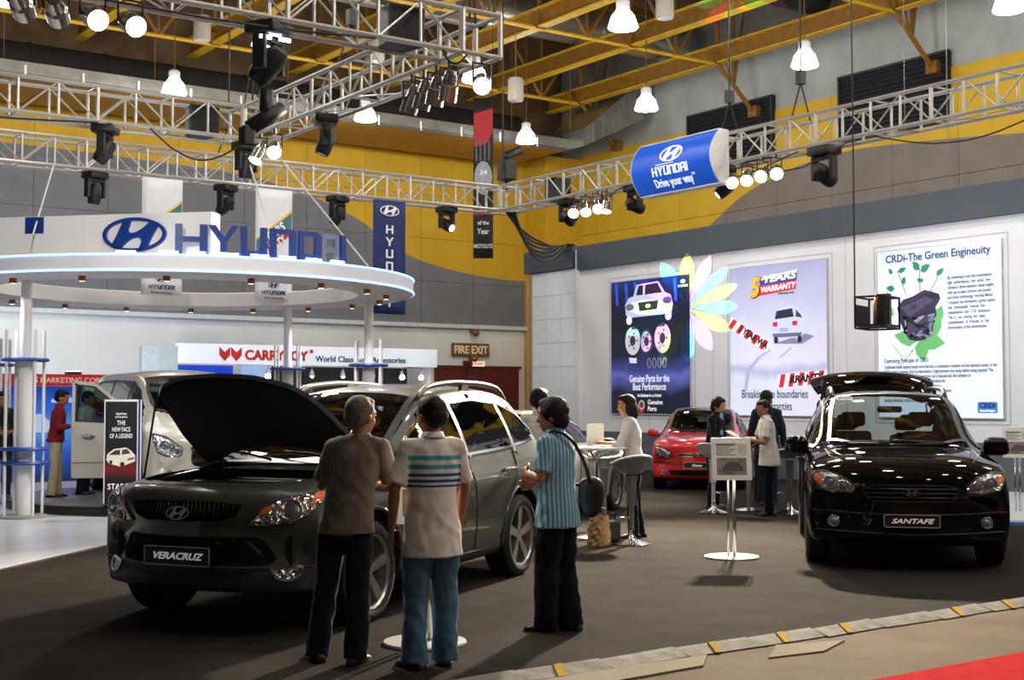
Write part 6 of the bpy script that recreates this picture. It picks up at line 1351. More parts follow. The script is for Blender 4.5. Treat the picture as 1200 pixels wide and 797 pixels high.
fs.append(tuple(range(n-1, -1, -1))); q = MB().add(vs, fs).build('sack', mat('kraft_paper', rgb(160, 128, 84), .8, var=.15, scale=12, bump=.8, bscale=25), o)
MB().tube([(-.05, 0, .28), (-.03, .01, .36), (.03, .01, .36), (.05, 0, .28)], .008, 6).build('handle', mat('kraft_paper', rgb(160, 128, 84), .8), o)
o = tag(empty('handbag', (9.52, 11.6, .008), R(20)), 'small black handbag on the carpet next to the paper bag', 'bag')
q = MB().cbox((0, 0, .12), (.26, .12, .24)).build('pouch', M_BLK, o, True); bevel(q, .04, 3); MB().tube([(-.09, 0, .22), (-.06, 0, .32), (.06, 0, .32), (.09, 0, .22)], .009, 6).build('handle', M_BLK, o, True)
def info_stand(x, y, rz, label, disc=mat('disc_grey', rgb(196, 194, 188), .35, .3)):
    o = tag(empty('information_stand', (x, y, .008), rz), label, 'stand')
    MB().lathe([(0, 0), (.27, 0), (.275, .008), (.27, .02), (0, .022)], 36).build('base', disc, o, True, angle=40)
    for sx in (-.03, .03): MB().tube([(sx, 0, .02), (sx, 0, .86)], .018 if sx > 0 else .012, 10).build('post', M_STEEL, o, True)
    b_ = MB().prism(rounded([(-.2, -.21), (.2, -.21), (.2, .21), (-.2, .21)], .02), -.012, .012, lambda u, v, h: (u, -h-.04-(v*-.35), v+1.0)).build('board', mat('board_frame', rgb(205, 205, 200), .4, .2), o)
    fn = lambda u, v, h: (u, -h-.04-(v*-.35), v+1.0)
    MB().prism([(-.175, -.185), (.175, -.185), (.175, .185), (-.175, .185)], .012, .014, fn).build('sheet', mat('sheet_white', rgb(218, 218, 210), .5, var=.03), b_)
    MB().prism([(-.15, -.16), (.15, -.16), (.15, .01), (-.15, .01)], .0145, .016, fn).build('photo', mat('photo_brown', rgb(120, 104, 92), .5, var=.5, scale=14), b_)
    MB().prism([(-.09, -.09), (-.06, -.05), (.0, -.03), (.06, -.04), (.11, -.08), (.11, -.12), (-.09, -.12)], .0165, .018, fn).build('photo_car', mat('photo_grey', rgb(60, 56, 54), .5), b_)
    for k in range(7):
        z = .15-k*.018; MB().prism([(-.15, z), (-.15+.20-.03*(k % 3), z), (-.15+.20-.03*(k % 3), z-(.012 if k == 0 else .006)), (-.15, z-(.012 if k == 0 else .006))], .0145, .016, fn).build('text_line', mat('ink_dark', rgb(50, 46, 42), .6), b_)
    MB().prism([(.07, .15), (.16, .15), (.16, .04), (.07, .04)], .0145, .016, fn).build('table_print', mat('table_grey', rgb(190, 188, 178), .6), b_)
    return o
info_stand(9.55, 9.73, R(-38), 'white information board on two posts, alone on the carpet'); info_stand(16.5, 11.15, R(-50), 'information board on posts beyond the black SUV'); info_stand(4.56, 7.48, R(-30), 'information stand with a pale disc base behind the man in jeans')
# colour-wheel light pattern thrown on the posters by a moving light
def gobo(loc, aim, power, size):
    l = bpy.data.lights.new('gobo_beam', 'SPOT'); l.energy = power; l.spot_size = size; l.spot_blend = .05; l.shadow_soft_size = .004; l.use_nodes = True
    nt = l.node_tree; em = nt.nodes['Emission']; L = nt.links.new
    tc = nt.nodes.new('ShaderNodeTexCoord'); s = nt.nodes.new('ShaderNodeSeparateXYZ'); L(tc.outputs['Normal'], s.inputs[0])
    def mth(op, a, b=None):
        n = nt.nodes.new('ShaderNodeMath'); n.operation = op
        for i, v in enumerate((a, b)):
            if v is None: continue
            if isinstance(v, (int, float)): n.inputs[i].default_value = v
            else: L(v, n.inputs[i])
        return n.outputs[0]
    dx = mth('DIVIDE', s.outputs[0], s.outputs[2]); dy = mth('DIVIDE', s.outputs[1], s.outputs[2])
    rr = mth('SQRT', mth('ADD', mth('MULTIPLY', dx, dx), mth('MULTIPLY', dy, dy))); an = mth('DIVIDE', mth('ADD', mth('ARCTAN2', dy, dx), math.pi), 2*math.pi/14)
    fr = mth('FRACT', an); ix = mth('FLOOR', an); tri = mth('ABSOLUTE', mth('SUBTRACT', fr, .5)); rmax = math.tan(size/2)*.92
    t = mth('DIVIDE', rr, rmax); prof = mth('MULTIPLY', mth('MULTIPLY', t, mth('SUBTRACT', 1.0, t)), 1.9)
    m1 = mth('LESS_THAN', tri, prof)
    cr = nt.nodes.new('ShaderNodeValToRGB'); cr.color_ramp.interpolation = 'CONSTANT'; e = cr.color_ramp.elements
    e[0].color = (.75, 1, .0, 1); e[0].position = 0; e[1].position = .34; e[1].color = (.0, .75, 1, 1); q = e.new(.67); q.color = (1, .15, .9, 1)
    L(mth('DIVIDE', mth('ADD', mth('MODULO', ix, 3.0), .5), 3.0), cr.inputs['Fac'])
    L(cr.outputs['Color'], em.inputs['Color']); L(m1, em.inputs['Strength'])
    q = bpy.data.objects.new('gobo_beam', l); col.objects.link(q); q.location = loc
    q.rotation_euler = (Vector(aim)-Vector(loc)).to_track_quat('-Z', 'Y').to_euler(); return q
gobo((14.3, 15.03, 4.75), (20, 21.7, 3.65), GOBO, R(17))
gobo((14.3, 17.2, 6.0), (21.45, 21.6, 10.9), GOBO*.5, R(14))
# unseen lamps added on the red booth to brighten the wall behind it, and lamps under the canopy
for k, x in enumerate((1.5, 5.2)):
    q = MB().cbox((x, .25, 2.12), (.3, .14, .12)).build('added_wash_lamp', M_BLK, rb); MB().box(x-.13, x+.13, .2, .3, 2.18, 2.19).build('bulb', emitmat('added_wash_bulb', (.85, .93, 1), 4), q)
    l = bpy.data.lights.new('added_wash_light', 'SPOT'); l.energy = 900; l.spot_size = R(140); l.spot_blend = 1; l.color = (.78, .9, 1); l.shadow_soft_size = .2
    o_ = bpy.data.objects.new('added_wash_light', l); col.objects.link(o_); o_.parent = rb; o_.location = (x, .3, 2.28); o_.rotation_euler = (R(68), 0, 0)
for a in (200, 255, 310, 20):
    l = bpy.data.lights.new('canopy_light', 'SPOT'); l.energy = 120; l.spot_size = R(130); l.spot_blend = .8; l.shadow_soft_size = .06; l.color = (.95, .97, 1)
    o_ = bpy.data.objects.new('canopy_light', l); col.objects.link(o_); o_.parent = rcn; o_.location = (3.2*math.cos(R(a)), 3.2*math.sin(R(a)), -.1)
# ---------------------------------------------------------------- people
from mathutils import noise
def capsule(mb, pts, rs, n=12):
    mb.tube(pts, rs, n)
    for p, r in zip(pts, rs): mb.ball(p, r*1.0, n, 8)
def remesh(mb, vox, smooth=5, wr=0, ws=9.0, seed=0):
    me = bpy.data.meshes.new('raw'); me.from_pydata(mb.v, [], mb.f)
    o = bpy.data.objects.new('raw', me); md = o.modifiers.new('r', 'REMESH'); md.mode = 'VOXEL'; md.voxel_size = vox
    if smooth: m2 = o.modifiers.new('s', 'SMOOTH'); m2.factor = .5; m2.iterations = smooth
    out = evalmesh(o); bpy.data.objects.remove(o)
    if wr:
        out.update(); nn = [v.normal.copy() for v in out.vertices]; cc = []
        for v, n_ in zip(out.vertices, nn):
            c = v.co; q = Vector((c.x*ws+seed, c.y*ws+seed*2, c.z*ws*.6)); f_ = 1-abs(noise.noise(Vector((c.x*ws*1.4+c.z*5+seed, c.y*ws*1.4-c.z*4, c.z*7+seed))))*2; c = c+n_*((.6*noise.noise(q)+.45*noise.noise(q*2.3)+.45*(f_-.5))*wr); cc += [c.x, c.y, c.z]
        out.vertices.foreach_set('co', cc); out.update()
    return out
def loft(mb, secs, n=24):
    # secs: (z, cx, cy, rx, ry) closed elliptical rings
    vs = []; fs = []
    for z, cx, cy, rx, ry in secs:
        for k in range(n):
            t = 2*math.pi*k/n; vs.append((cx+rx*math.cos(t), cy+ry*math.sin(t), z))
    for i in range(len(secs)-1):
        for k in range(n): fs.append((i*n+k, i*n+(k+1) % n, (i+1)*n+(k+1) % n, (i+1)*n+k))
    fs.append(tuple(range(n-1, -1, -1))); fs.append(tuple((len(secs)-1)*n+k for k in range(n)))
    mb.add(vs, fs)
SKIN = mat('skin', rgb(150, 98, 70), .5, var=.06, scale=10, spec=.4); SKINL = mat('skin_light', rgb(178, 124, 92), .5, var=.06, scale=10, spec=.4)
HAIRB = mat('hair_black', rgb(12, 10, 10), .65, spec=.25, var=.3, scale=40, bump=.6, bscale=90); HAIRG = mat('hair_grey', rgb(92, 84, 74), .65, spec=.25, var=.35, scale=45, bump=.6, bscale=90)
def clothmat(name, c, bump=.15): return mat(name, c, .85, var=.1, scale=9, bump=bump, bscale=260, spec=.15, sheen=.03)
def bandmat(name, base, bands, axis='Z', soft=0):
    # horizontal printed bands: list of (z0, z1, colour)
    m = clothmat(name, base); nt = m.node_tree; b = nt.nodes['Principled BSDF']; L = nt.links.new; tc = nt.nodes['Texture Coordinate']
    s = nt.nodes.new('ShaderNodeSeparateXYZ'); L(tc.outputs['Object'], s.inputs[0]); cur = b.inputs['Base Color'].links[0].from_socket
    for z0, z1, c in bands:
        mr = nt.nodes.new('ShaderNodeMath'); mr.operation = 'COMPARE'; mr.inputs[1].default_value = (z0+z1)/2; mr.inputs[2].default_value = (z1-z0)/2; L(s.outputs[axis], mr.inputs[0])
        yb = nt.nodes.new('ShaderNodeMath'); yb.operation = 'COMPARE'; yb.inputs[1].default_value = 0; yb.inputs[2].default_value = .165; L(s.outputs['Y'], yb.inputs[0])
        mu = nt.nodes.new('ShaderNodeMath'); mu.operation = 'MULTIPLY'; L(mr.outputs[0], mu.inputs[0]); L(yb.outputs[0], mu.inputs[1])
        mx = nt.nodes.new('ShaderNodeMix'); mx.data_type = 'RGBA'; L(mu.outputs[0], mx.inputs['Factor']); L(cur, mx.inputs['A']); mx.inputs['B'].default_value = (*c, 1); cur = mx.outputs['Result']
    L(cur, b.inputs['Base Color']); return m
def stripemat(name, c1, c2, scale=9, c3=None):
    m = clothmat(name, c1); nt = m.node_tree; b = nt.nodes['Principled BSDF']; L = nt.links.new; tc = nt.nodes['Texture Coordinate']
    w_ = nt.nodes.new('ShaderNodeTexWave'); w_.bands_direction = 'DIAGONAL'; w_.inputs['Scale'].default_value = scale; w_.inputs['Distortion'].default_value = .6; w_.inputs['Detail Scale'].default_value = .4
    mp = nt.nodes.new('ShaderNodeMapping'); mp.inputs['Scale'].default_value = (1, 1, 0.0); L(tc.outputs['Object'], mp.inputs['Vector']); L(mp.outputs[0], w_.inputs['Vector'])
    cr = nt.nodes.new('ShaderNodeValToRGB'); e = cr.color_ramp.elements; e[0].color = (*c1, 1); e[0].position = .25; e[1].color = (*c2, 1); e[1].position = .75
    if c3: q = e.new(.5); q.color = (*c3, 1)
    L(w_.outputs['Fac'], cr.inputs['Fac']); L(cr.outputs['Color'], b.inputs['Base Color']); return m
def hand(mb, fx, wrist, d, nrm, curl=.5, s=1.0, sd=1, grip=None):
    # palm into mb (remeshed with the body), fingers into fx (added after); sd: side the thumb leaves
    d = Vector(d).normalized(); n_ = (Vector(nrm)-d*Vector(nrm).dot(d)).normalized(); t = d.cross(n_)*sd; W0 = Vector(wrist)
    for k in range(5):
        o_ = (k-2)*.016*s; capsule(mb, [W0+d*.02*s+t*o_*.6, W0+d*.085*s+t*o_], [.017*s, .015*s], 8)
    for k, (L, off) in enumerate(((.068, -.032), (.08, -.011), (.075, .011), (.058, .031))):
        b = W0+d*.088*s-t*off*s*-1; p = [b-d*.01*s]; dirv = d.copy()
        for j, f in enumerate((.42, .33, .25)):
            a = curl*(.55+.35*j); dirv = (dirv*math.cos(a)+n_*math.sin(a)).normalized(); p.append(p[-1]+dirv*L*f*s*1.15)
        fx.tube(p, [.0092*s, .0088*s, .008*s, .0062*s], 8); fx.ball(p[-1], .0062*s, 8, 6); fx.ball(p[1], .0092*s, 8, 6)
    b = W0+d*.03*s-t*.03*s; td = (d*.75-t*.6+n_*.35).normalized(); p = [b, b+td*.035*s, b+td*.035*s+(td+d*.5+n_*curl*.6).normalized()*.03*s, b+td*.035*s+(td+d*.9+n_*curl).normalized()*.052*s]
    fx.tube(p, [.0125*s, .011*s, .0095*s, .007*s], 8); fx.ball(p[-1], .007*s, 8, 6)
def person(loc, heading, label, H=1.65, lean=(0, 0), feet=((0, .09, 10), (0, -.09, -10)), armL=None, armR=None, head=(0, 0), shirt=None, sleeve=.55, hem=.80, trousers=None, leg_w=1.0, hair=HAIRB, style='short', skin=SKIN, shoes=None,
           girth=1.0, seat=None, vox=.011, female=False, collar=True, jacket=None, curls=(.5, .5), hip=(0, 0), palm=((0, 0, 0), (0, 0, 0)), seed=1, tuck=False, SW=.160, hs=1.06):
    s = H/1.7; root = empty('person', loc, heading, label, 'person'); V3 = lambda x, y, z: Vector((x*s, y*s, z*s))
    hx, hy = hip; lx, ly = lean; sh = lambda z: (hx+(lx)*max(0, (z-.92)/.48), hy+(ly)*max(0, (z-.92)/.48))
    S = {}
    for sd, nm in ((1, 'L'), (-1, 'R')):
        a = armL if sd > 0 else armR; sx, sy = sh(1.39)
        S[nm] = (V3(sx, sy+sd*SW, 1.385), V3(*a[0]), V3(*a[1]))
    sw = .94 if female else 1.0
    # ---- body: one surface from head to feet
    bm_ = MB(); fx = MB()
    hxx, hyy = sh(1.5); hc = V3(hxx+.02+.02*math.sin(head[1]), hyy, 1.585); MH = Matrix.Translation(hc) @ Matrix.Rotation(head[0], 4, 'Z') @ Matrix.Rotation(head[1], 4, 'Y')
    hb = MB(); hb.ball((0, 0, .022), (.098, .078, .098), 20, 14); hb.ball((.022, 0, -.045), (.07, .06, .075), 16, 10); hb.ball((.055, 0, -.09), (.032, .035, .025), 12, 8); hb.tube([(.085, 0, .012), (.104, 0, -.03), (.094, 0, -.036)], [.010, .014, .012], 8); hb.ball((.105, 0, -.032), .014, 8, 6)
    for sd in (1, -1): hb.ball((-.005, sd*.078, -.015), (.022, .012, .034), 10, 8); hb.ball((.075, sd*.032, .03), (.02, .03, .011), 8, 6); hb.ball((.06, sd*.04, -.03), (.03, .022, .03), 8, 6)
    hb.ball((.083, 0, -.066), (.014, .026, .010), 10, 6)
    hb.v = [tuple((MH @ (Vector(p)*s*hs))) for p in hb.v]; bm_.add(hb.v, hb.f)
    nx, ny = sh(1.46); capsule(bm_, [V3(nx-.005, ny, 1.40), V3(nx, ny, 1.46), hc+Vector((-.012*s, 0, -.06*s))], [.062*s, .054*s, .052*s])
    loft(bm_, [(z*s, sh(z)[0]*s, sh(z)[1]*s, rx*s*girth, ry*s*sw*girth) for z, rx, ry in ((.86, .10, .15), (.95, .10, .15), (1.1, .09, .135), (1.25, .10, .15), (1.36, .09, .16), (1.43, .06, .11))])
    for nm, sd in (('L', 1), ('R', -1)):
        a, e, w0 = S[nm]; capsule(bm_, [a, (a+e)/2, e, e+(w0-e)*.3, w0], [.046*s, .043*s, .037*s, .038*s, .026*s])
        dr = (w0-e).normalized(); pn = palm[0 if sd > 0 else 1]; pn = Vector(pn) if Vector(pn).length > 0 else Vector((0, -sd, 0))
        hand(bm_, fx, w0, dr, pn, curls[0 if sd > 0 else 1], s, 1 if sd > 0 else -1)
    legs = []
    for (fx_, fy_, fa), sd in zip(feet, (1, -1)):
        hp = V3(hx, hy+sd*.088, .90); an = V3(fx_, fy_, .085); kn = (hp*.47+an*.53)+V3(.025, 0, 0); legs.append((hp, kn, an, fa)); capsule(bm_, [hp, kn, an], [.07*s, .05*s, .04*s])
    me = remesh(bm_, vox*s*.85, 3)
    if fx.v:
        b2 = bmesh.new(); b2.from_mesh(me); t_ = bpy.data.meshes.new('f'); t_.from_pydata(fx.v, [], fx.f); b2.from_mesh(t_); b2.to_mesh(me); b2.free()
    body = obj('body', me, skin, root, True)
    MHs = MH @ Matrix.Scale(s*hs, 4)
    for sd in (1, -1):
        e_ = MB().ball((.083, sd*.033, .014), (.012, .015, .008), 10, 8).xf(MHs).build('eye', mat('eye_white', rgb(215, 210, 200), .3), body, True); MB().ball((.0925, sd*.033, .014), (.005, .007, .007), 8, 6).xf(MHs).build('iris', mat('iris_dark', rgb(24, 14, 10), .2), e_, True)
        MB().tube([(.092, sd*.016, .036), (.094, sd*.034, .042), (.080, sd*.054, .035)], [.003, .005, .002], 6).xf(MHs).build('eyebrow', HAIRB, body, True)
    MB().ball((.094, 0, -.066), (.006, .022, .0065), 10, 6).xf(MHs).build('lips', mat('lips', rgb(140, 70, 62), .5), body, True)
    # ---- hair
    hm = MB(); hm.ball((-.018, 0, .040), (.098, .087, .092), 20, 14); hm.ball((-.045, 0, -.005), (.070, .080, .075), 16, 10); hm.ball((.03, 0, .085), (.055, .065, .042), 16, 10)
    if style == 'full': hm.ball((-.02, 0, .03), (.108, .099, .105), 20, 14); hm.ball((-.05, 0, -.03), (.072, .088, .085), 16, 10)
    if style == 'bob':
        for sd in (1, -1): hm.ball((-.025, sd*.066, -.045), (.058, .036, .105), 14, 10); hm.ball((-.03, sd*.06, -.125), (.05, .04, .05), 12, 8)
        hm.ball((-.075, 0, -.06), (.05, .08, .11), 16, 10)
    if style == 'long': hm.ball((-.075, 0, -.09), (.045, .085, .17), 16, 10)
    hme = remesh(hm, .009, 2, .004, 30, seed); hme.transform(MHs); obj('hair', hme, hair, root, True)
    # ---- shirt
    if shirt:
        m_ = MB(); G = girth
        S_ = [(hem, .140, .182), (hem+.04, .140, .182), (.90, .138, .180), (.98, .128, .170), (1.10, .116, .158), (1.22, .120, .165), (1.32, .116, .175), (1.385, .098, .165), (1.43, .074, .125), (1.462, .060, .075), (1.475, .058, .066)]
        if female: S_ = [(hem, .125, .170), (.95, .118, .160), (1.06, .098, .135), (1.18, .118, .152), (1.28, .122, .160), (1.36, .098, .165), (1.42, .074, .115), (1.46, .056, .068)]
        S_ = [(z, rx+max(0, .86-z)*.12, ry+max(0, .86-z)*.12) for z, rx, ry in S_]
        if tuck: S_ = [(max(.93, hem), .118, .160)]+[q for q in S_ if q[0] > .96]
        loft(m_, [(z*s, sh(z)[0]*s, sh(z)[1]*s, rx*s*G, ry*s*sw*(G if z < 1.4 else 1)) for z, rx, ry in S_], 28)
        for nm, sd in (('L', 1), ('R', -1)):
            a, e, w0 = S[nm]; a2 = a-Vector((0, sd*.045*s, 0))
            if sleeve <= 1: P, Rr = [a2, a, a+(e-a)*sleeve*.6, a+(e-a)*sleeve], [.074*s, .066*s, .062*s, .066*s]
            else: P, Rr = [a2, a, (a+e)/2, e, e+(w0-e)*(sleeve-1)*.5, e+(w0-e)*(sleeve-1)], [.076*s, .068*s, .060*s, .052*s, .046*s, .042*s]
            m_.tube(P, Rr, 14)
            for p_, r_ in zip(P[:-1], Rr[:-1]): m_.ball(p_, r_, 14, 8)
        me = remesh(m_, vox*s, 5, .012*s, 8.0, seed); so = obj('shirt', me, shirt, root, True)
        if collar:
            cx, cy = sh(1.47); MB().lathe([(.066*s, 0), (.062*s, .035*s), (.068*s, .037*s), (.080*s, .0)], 20, (cx*s, cy*s, 1.455*s)).build('collar', shirt, so, True)
        zc, gx, gy = hem, *sh(hem)
        MB().tube([((gx+(.141*G)*math.cos(t))*s, (gy+.184*sw*G*math.sin(t))*s, (zc+.012)*s) for t in [2*math.pi*k/28 for k in range(28)]], .006*s, 6, closed=True).build('hem', shirt, so, True) if not tuck else None
    if trousers:
        m_ = MB(); loft(m_, [(z*s, hx*s, hy*s, rx*s*girth, ry*s*sw*girth) for z, rx, ry in ((.80, .098, .138), (.86, .106, .150), (.93, .102, .142), (1.0, .095, .13))], 24)
        for hp, kn, an, fa in legs:
            a3 = an-Vector((0, 0, .055*s)); P = [hp, (hp+kn)/2, kn, (kn+an)/2, a3]; Rr = [q*s*(leg_w if i else 1) for i, q in enumerate((.086, .080, .066, .066, .070))]; m_.tube(P, Rr, 16)
            for p_, r_ in zip(P[:-1], Rr[:-1]): m_.ball(p_, r_, 14, 8)
        me = remesh(m_, vox*s, 4, .013*s, 9, seed+5); obj('trousers', me, trousers, root, True)
    for (hp, kn, an, fa), sd in zip(legs, (1, -1)):
        m_ = MB(); prof = [(-.085, .030, .040), (-.06, .038, .062), (0, .042, .075), (.06, .046, .058), (.12, .045, .044), (.155, .036, .034), (.172, .018, .022)]
        vs = []; fs = []; n = 14
        for x, hw, hh in prof:
            for k in range(n):
                t = 2*math.pi*k/n; z = math.sin(t); vs.append((x*s, hw*math.cos(t)*s, max(.0, (hh*.5+z*hh*.55))*s))
        for i in range(len(prof)-1):
            for k in range(n): fs.append((i*n+k, i*n+(k+1) % n, (i+1)*n+(k+1) % n, (i+1)*n+k))
        fs.append(tuple(range(n-1, -1, -1))); fs.append(tuple((len(prof)-1)*n+k for k in range(n)))
        m_.add(vs, fs); q = m_.build('shoe', shoes or mat('shoe_black', rgb(20, 18, 18), .35, var=.1), root, True, angle=60); q.location = (an.x, an.y, 0); q.rotation_euler = (0, 0, R(fa))
        MB().prism([(x*s, hw*1.04*s) for x, hw, hh in prof]+[(x*s, -hw*1.04*s) for x, hw, hh in reversed(prof)], 0, .014*s).build('sole', mat('sole_dark', rgb(12, 12, 12), .7), q)
    return root, S, s, sh
Zc = .008
HANGL = ((.0, .235, 1.12), (.06, .245, .87)); HANGR = ((.0, -.235, 1.12), (.06, -.245, .87))
C0 = R(54.9)   # heading straight away from the camera
# man in the grey T-shirt, arms folded, looking into the engine bay
person((3.82, 7.24, Zc), C0-R(8), 'man with grey hair in a grey T-shirt, arms folded before the open bonnet', H=1.60, lean=(.0, -.07), hip=(.0, -.03), feet=((.03, .17, 35), (-.05, -.11, -12)), armL=((.12, .17, 1.13), (.24, -.06, 1.17)), armR=((.08, -.32, 1.12), (.25, -.06, 1.13)),
       head=(R(-28), .10), shirt=clothmat('cotton_grey', rgb(118, 108, 96)), sleeve=.85, hem=.83, trousers=clothmat('jeans_dark', rgb(30, 38, 48)), hair=HAIRG, style='short', shoes=mat('shoe_brown', rgb(58, 34, 26), .4), collar=False, curls=(.6, .6), palm=((-1, 0, 0), (-1, 0, 0)), seed=3, girth=1.0, leg_w=1.15)
# man in the striped polo shirt
TEAL, TBLUE = rgb(70, 160, 165), rgb(30, 84, 135)
r_, S_, s_, sh_ = person((4.20, 6.81, Zc), C0+R(18), 'man in a white polo shirt with teal and blue bands and light jeans', H=1.60, lean=(.0, .0), feet=((-.03, .12, 25), (.04, -.10, -15)), armL=((-.02, .25, 1.13), (.06, .25, .88)), armR=((.02, -.22, 1.13), (.10, -.21, .89)), head=(R(22), .18),
       shirt=bandmat('polo_white', rgb(222, 216, 208), [(1.235, 1.262, TEAL), (1.182, 1.208, TEAL), (1.138, 1.156, TBLUE), (1.103, 1.12, TBLUE), (1.075, 1.088, TBLUE)]), sleeve=.88, hem=.70, trousers=clothmat('jeans_blue', rgb(78, 108, 130)), style='short', leg_w=1.22, curls=(.8, .5), palm=((0, -1, 0), (0, 1, 0)), seed=8, girth=1.0)
ph = tag(empty('phone_pouch', (0, 0, 0)), 'black phone pouch held in the hand of the man in striped polo', 'pouch')
wL = Matrix.Translation((4.20, 6.81, Zc)) @ Matrix.Rotation(C0+R(18), 4, 'Z') @ S_['L'][2]; ph.location = wL+Vector((.0, .0, -.09)); ph.rotation_euler = (0, 0, C0+R(18))
q = MB().cbox((.02, -.035, 0), (.075, .03, .15)).build('case', M_BLK, ph, True); bevel(q, .01, 2); MB().tube([(.02, -.035, .07), (.03, -.035, .10)], .006, 6).build('strap', M_BLK, ph)
# person in the blue striped shirt with a shoulder bag
hd = C0+R(62); r_, S_, s_, sh_ = person((5.56, 7.36, Zc), hd, 'person in a blue striped shirt and black trousers carrying a shoulder bag', H=1.595, lean=(.02, 0), feet=((.06, .07, 8), (-.07, -.08, -8)), armL=((.02, .235, 1.13), (.19, .10, 1.15)), armR=((.04, -.20, 1.13), (.2, -.02, 1.08)), head=(R(18), .12),
       shirt=stripemat('shirt_blue_stripe', rgb(70, 122, 148), rgb(150, 176, 190), 15, rgb(96, 146, 168)), sleeve=.85, hem=.76, trousers=clothmat('trousers_black', rgb(10, 11, 15)), style='full', leg_w=1.34, curls=(.6, .6), seed=14, girth=1.08)
bg = tag(empty('shoulder_bag', (5.56, 7.36, Zc), hd), 'black shoulder bag with a long strap on the person in blue stripes', 'bag')
q = MB().ball((-.13, -.27, .93), (.10, .05, .17), 18, 12); q.v = [(x, y, z if z < 1.02 else 1.02+(z-1.02)*.4) for x, y, z in q.v]; q = q.build('pouch', M_BLK, bg, True); MB().tube([(-.05, -.30, 1.0), (-.13, -.325, .99), (-.21, -.30, 1.0)], .008, 6).build('flap_edge', M_TRIM, q, True)
MB().tube([(-.14, -.235, 1.0), (-.145, -.17, 1.10), (-.142, -.09, 1.20), (-.128, -.01, 1.29), (-.085, .055, 1.355), (-.01, .085, 1.385), (.06, .06, 1.35), (.115, .0, 1.28), (.135, -.08, 1.18), (.12, -.17, 1.06), (.04, -.225, 1.0), (-.06, -.25, .99)], .015, 8, flat=.5).build('strap', M_TRIM, bg, True)
# man in white behind the grey SUV
person((8.30, 11.28, Zc), C0-R(15), 'man in a plain white shirt standing behind the grey SUV', H=1.70, lean=(.04, .02), feet=((0, .1, 10), (0, -.1, -10)), armL=((.05, .24, 1.12), (.2, .12, 1.0)), armR=((.03, -.24, 1.12), (.2, -.12, 1.0)), head=(R(-30), .15), shirt=clothmat('shirt_offwhite', rgb(205, 200, 195)), sleeve=.7, hem=.78, trousers=clothmat('trousers_navy', rgb(24, 28, 40)), vox=.013, seed=21)
# woman writing at the bar table
wh = C0+R(88); person((10.02, 11.78, Zc), wh, 'woman in a white blouse and black trousers writing at the bar table', H=1.64, lean=(.06, 0), feet=((.02, .08, 5), (-.06, -.08, -5)), armL=((.20, .20, 1.10), (.36, .05, 1.135)), armR=((.16, -.22, 1.10), (.33, -.13, 1.125)), head=(R(8), .16), shirt=clothmat('blouse_white', rgb(205, 202, 200)), sleeve=1.35, hem=.88, trousers=clothmat('trousers_black', rgb(10, 11, 15)),
       style='bob', skin=SKINL, female=True, curls=(.7, .6), palm=((0, 0, -1), (0, 0, -1)), leg_w=1.02, vox=.012, seed=30)
# group at the far bar table
person((13.48, 12.98, Zc), C0+R(95), 'man in a white short-sleeved shirt reading a sheet beside the black SUV', H=1.58, lean=(.05, 0), feet=((.03, .09, 5), (-.03, -.09, -5)), armL=((.14, .22, 1.08), (.36, .14, 1.13)), armR=((.12, -.24, 1.10), (.36, -.12, 1.12)), head=(R(20), .25), shirt=clothmat('barong_white', rgb(212, 212, 208)), sleeve=.75, hem=.74, trousers=clothmat('trousers_black', rgb(10, 11, 15)), vox=.013, seed=40, palm=((0, 0, 1), (0, 0, 1)), girth=1.04)
sheet('sheet_of_paper', 13.17, 13.3, 1.10, .22, .30, R(30), 'white sheet held by the man in the white short-sleeved shirt', tilt=.5)
person((13.72, 14.35, Zc), C0-R(120), 'person in a black jacket over a light blue top facing the reading man', H=1.62, lean=(.06, 0), feet=((0, .08, 5), (0, -.08, -5)), armL=((.10, .24, 1.10), (.28, .12, 1.10)), armR=((.10, -.24, 1.10), (.30, -.10, 1.10)), head=(R(-10), .3), shirt=clothmat('jacket_black', rgb(18, 18, 22)), sleeve=1.85, hem=.80, trousers=clothmat('trousers_black', rgb(10, 11, 15)), skin=SKINL, style='full', vox=.014, seed=44)
MBv = MB().prism([(-.05, 1.08), (.05, 1.08), (.065, 1.38), (.0, 1.42), (-.065, 1.38)], .128, .142, lambda u, v, h: (h, u, v)).build('blue_top', clothmat('top_blue', rgb(110, 165, 205)), [o for o in bpy.data.objects if o.name.startswith('person') and o.get('label', '').startswith('person in a black jacket')][0])
person((14.75, 14.25, Zc), C0-R(10), 'tall man in a dark blue suit seen from behind, beside the reading man', H=1.72, lean=(0, 0), feet=((0, .09, 5), (0, -.09, -5)), armL=HANGL, armR=HANGR, head=(R(-30), .1), shirt=clothmat('suit_blue', rgb(30, 36, 54)), sleeve=1.9, hem=.74, trousers=clothmat('suit_blue', rgb(30, 36, 54)), vox=.014, seed=47)
person((14.35, 12.75, Zc), C0+R(140), 'person with long dark hair in dark clothes holding a brown folder', H=1.58, lean=(.03, 0), feet=((0, .08, 5), (0, -.08, -5)), armL=((.10, .22, 1.10), (.26, .08, 1.14)), armR=((.10, -.22, 1.10), (.26, -.06, 1.14)), head=(R(30), .2), shirt=clothmat('jacket_grey', rgb(84, 84, 88)), sleeve=1.8, hem=.80, trousers=clothmat('trousers_black', rgb(10, 11, 15)), style='long', female=True, vox=.014, seed=50)
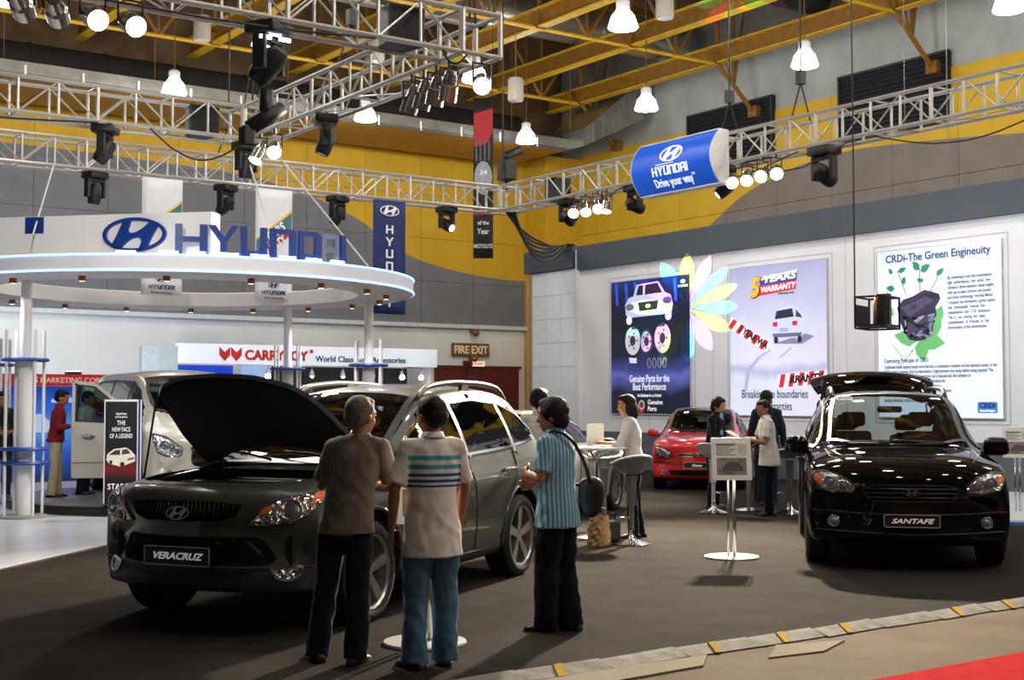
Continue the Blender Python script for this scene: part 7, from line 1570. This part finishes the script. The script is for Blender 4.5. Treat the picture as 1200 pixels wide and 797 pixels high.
sheet('folder', 14.22, 12.45, 1.16, .22, .30, R(60), 'brown folder held up beside the black SUV', rgb(96, 66, 48), 'folder', tilt=.9, t=.012)
person((15.15, 14.75, Zc), C0-R(150), 'person in dark clothes half hidden between the two at the bar table', H=1.58, feet=((0, .08, 5), (0, -.08, -5)), armL=HANGL, armR=HANGR, head=(R(10), .2), shirt=clothmat('jacket_black', rgb(18, 18, 22)), sleeve=1.8, hem=.80, trousers=clothmat('trousers_black', rgb(10, 11, 15)), skin=SKINL, vox=.015, seed=55)
# visitors by the van
person((5.80, 20.09, .16), C0-R(75), 'man in a dark red shirt and khaki trousers at the open van door', H=1.58, lean=(.05, 0), feet=((.02, .08, 5), (-.05, -.09, -5)), armL=((.08, .23, 1.10), (.26, .12, 1.14)), armR=((.06, -.24, 1.10), (.28, -.12, 1.16)), head=(R(-5), .3), shirt=clothmat('shirt_maroon', rgb(110, 24, 30)), sleeve=1.7, hem=.88, tuck=False, trousers=clothmat('trousers_khaki', rgb(168, 152, 126)), skin=SKIN, vox=.013, seed=60, leg_w=1.08)
person((6.32, 20.42, .16), C0-R(100), 'person in a pale shirt half hidden behind the man in red', H=1.56, lean=(.04, 0), feet=((0, .08, 5), (0, -.09, -5)), armL=((.08, .23, 1.10), (.24, .12, 1.12)), armR=((.06, -.24, 1.10), (.24, -.12, 1.12)), head=(R(-5), .25), shirt=clothmat('shirt_pale', rgb(205, 200, 192)), sleeve=.7, hem=.82, trousers=clothmat('trousers_navy', rgb(24, 28, 40)), vox=.014, seed=63)
person((5.12, 20.45, .16), C0-R(160), 'person in a dark checked shirt standing behind the shelf column', H=1.55, lean=(.02, 0), feet=((0, .08, 5), (0, -.09, -5)), armL=((.06, .23, 1.10), (.20, .12, 1.06)), armR=((.06, -.23, 1.10), (.22, -.10, 1.08)), head=(R(20), .2), shirt=stripemat('shirt_dark_check', rgb(30, 28, 34), rgb(74, 66, 66), 6), sleeve=1.6, hem=.80, trousers=clothmat('jeans_dark', rgb(30, 38, 48)), vox=.014, seed=66)
bpy.data.scenes.remove(TMP)
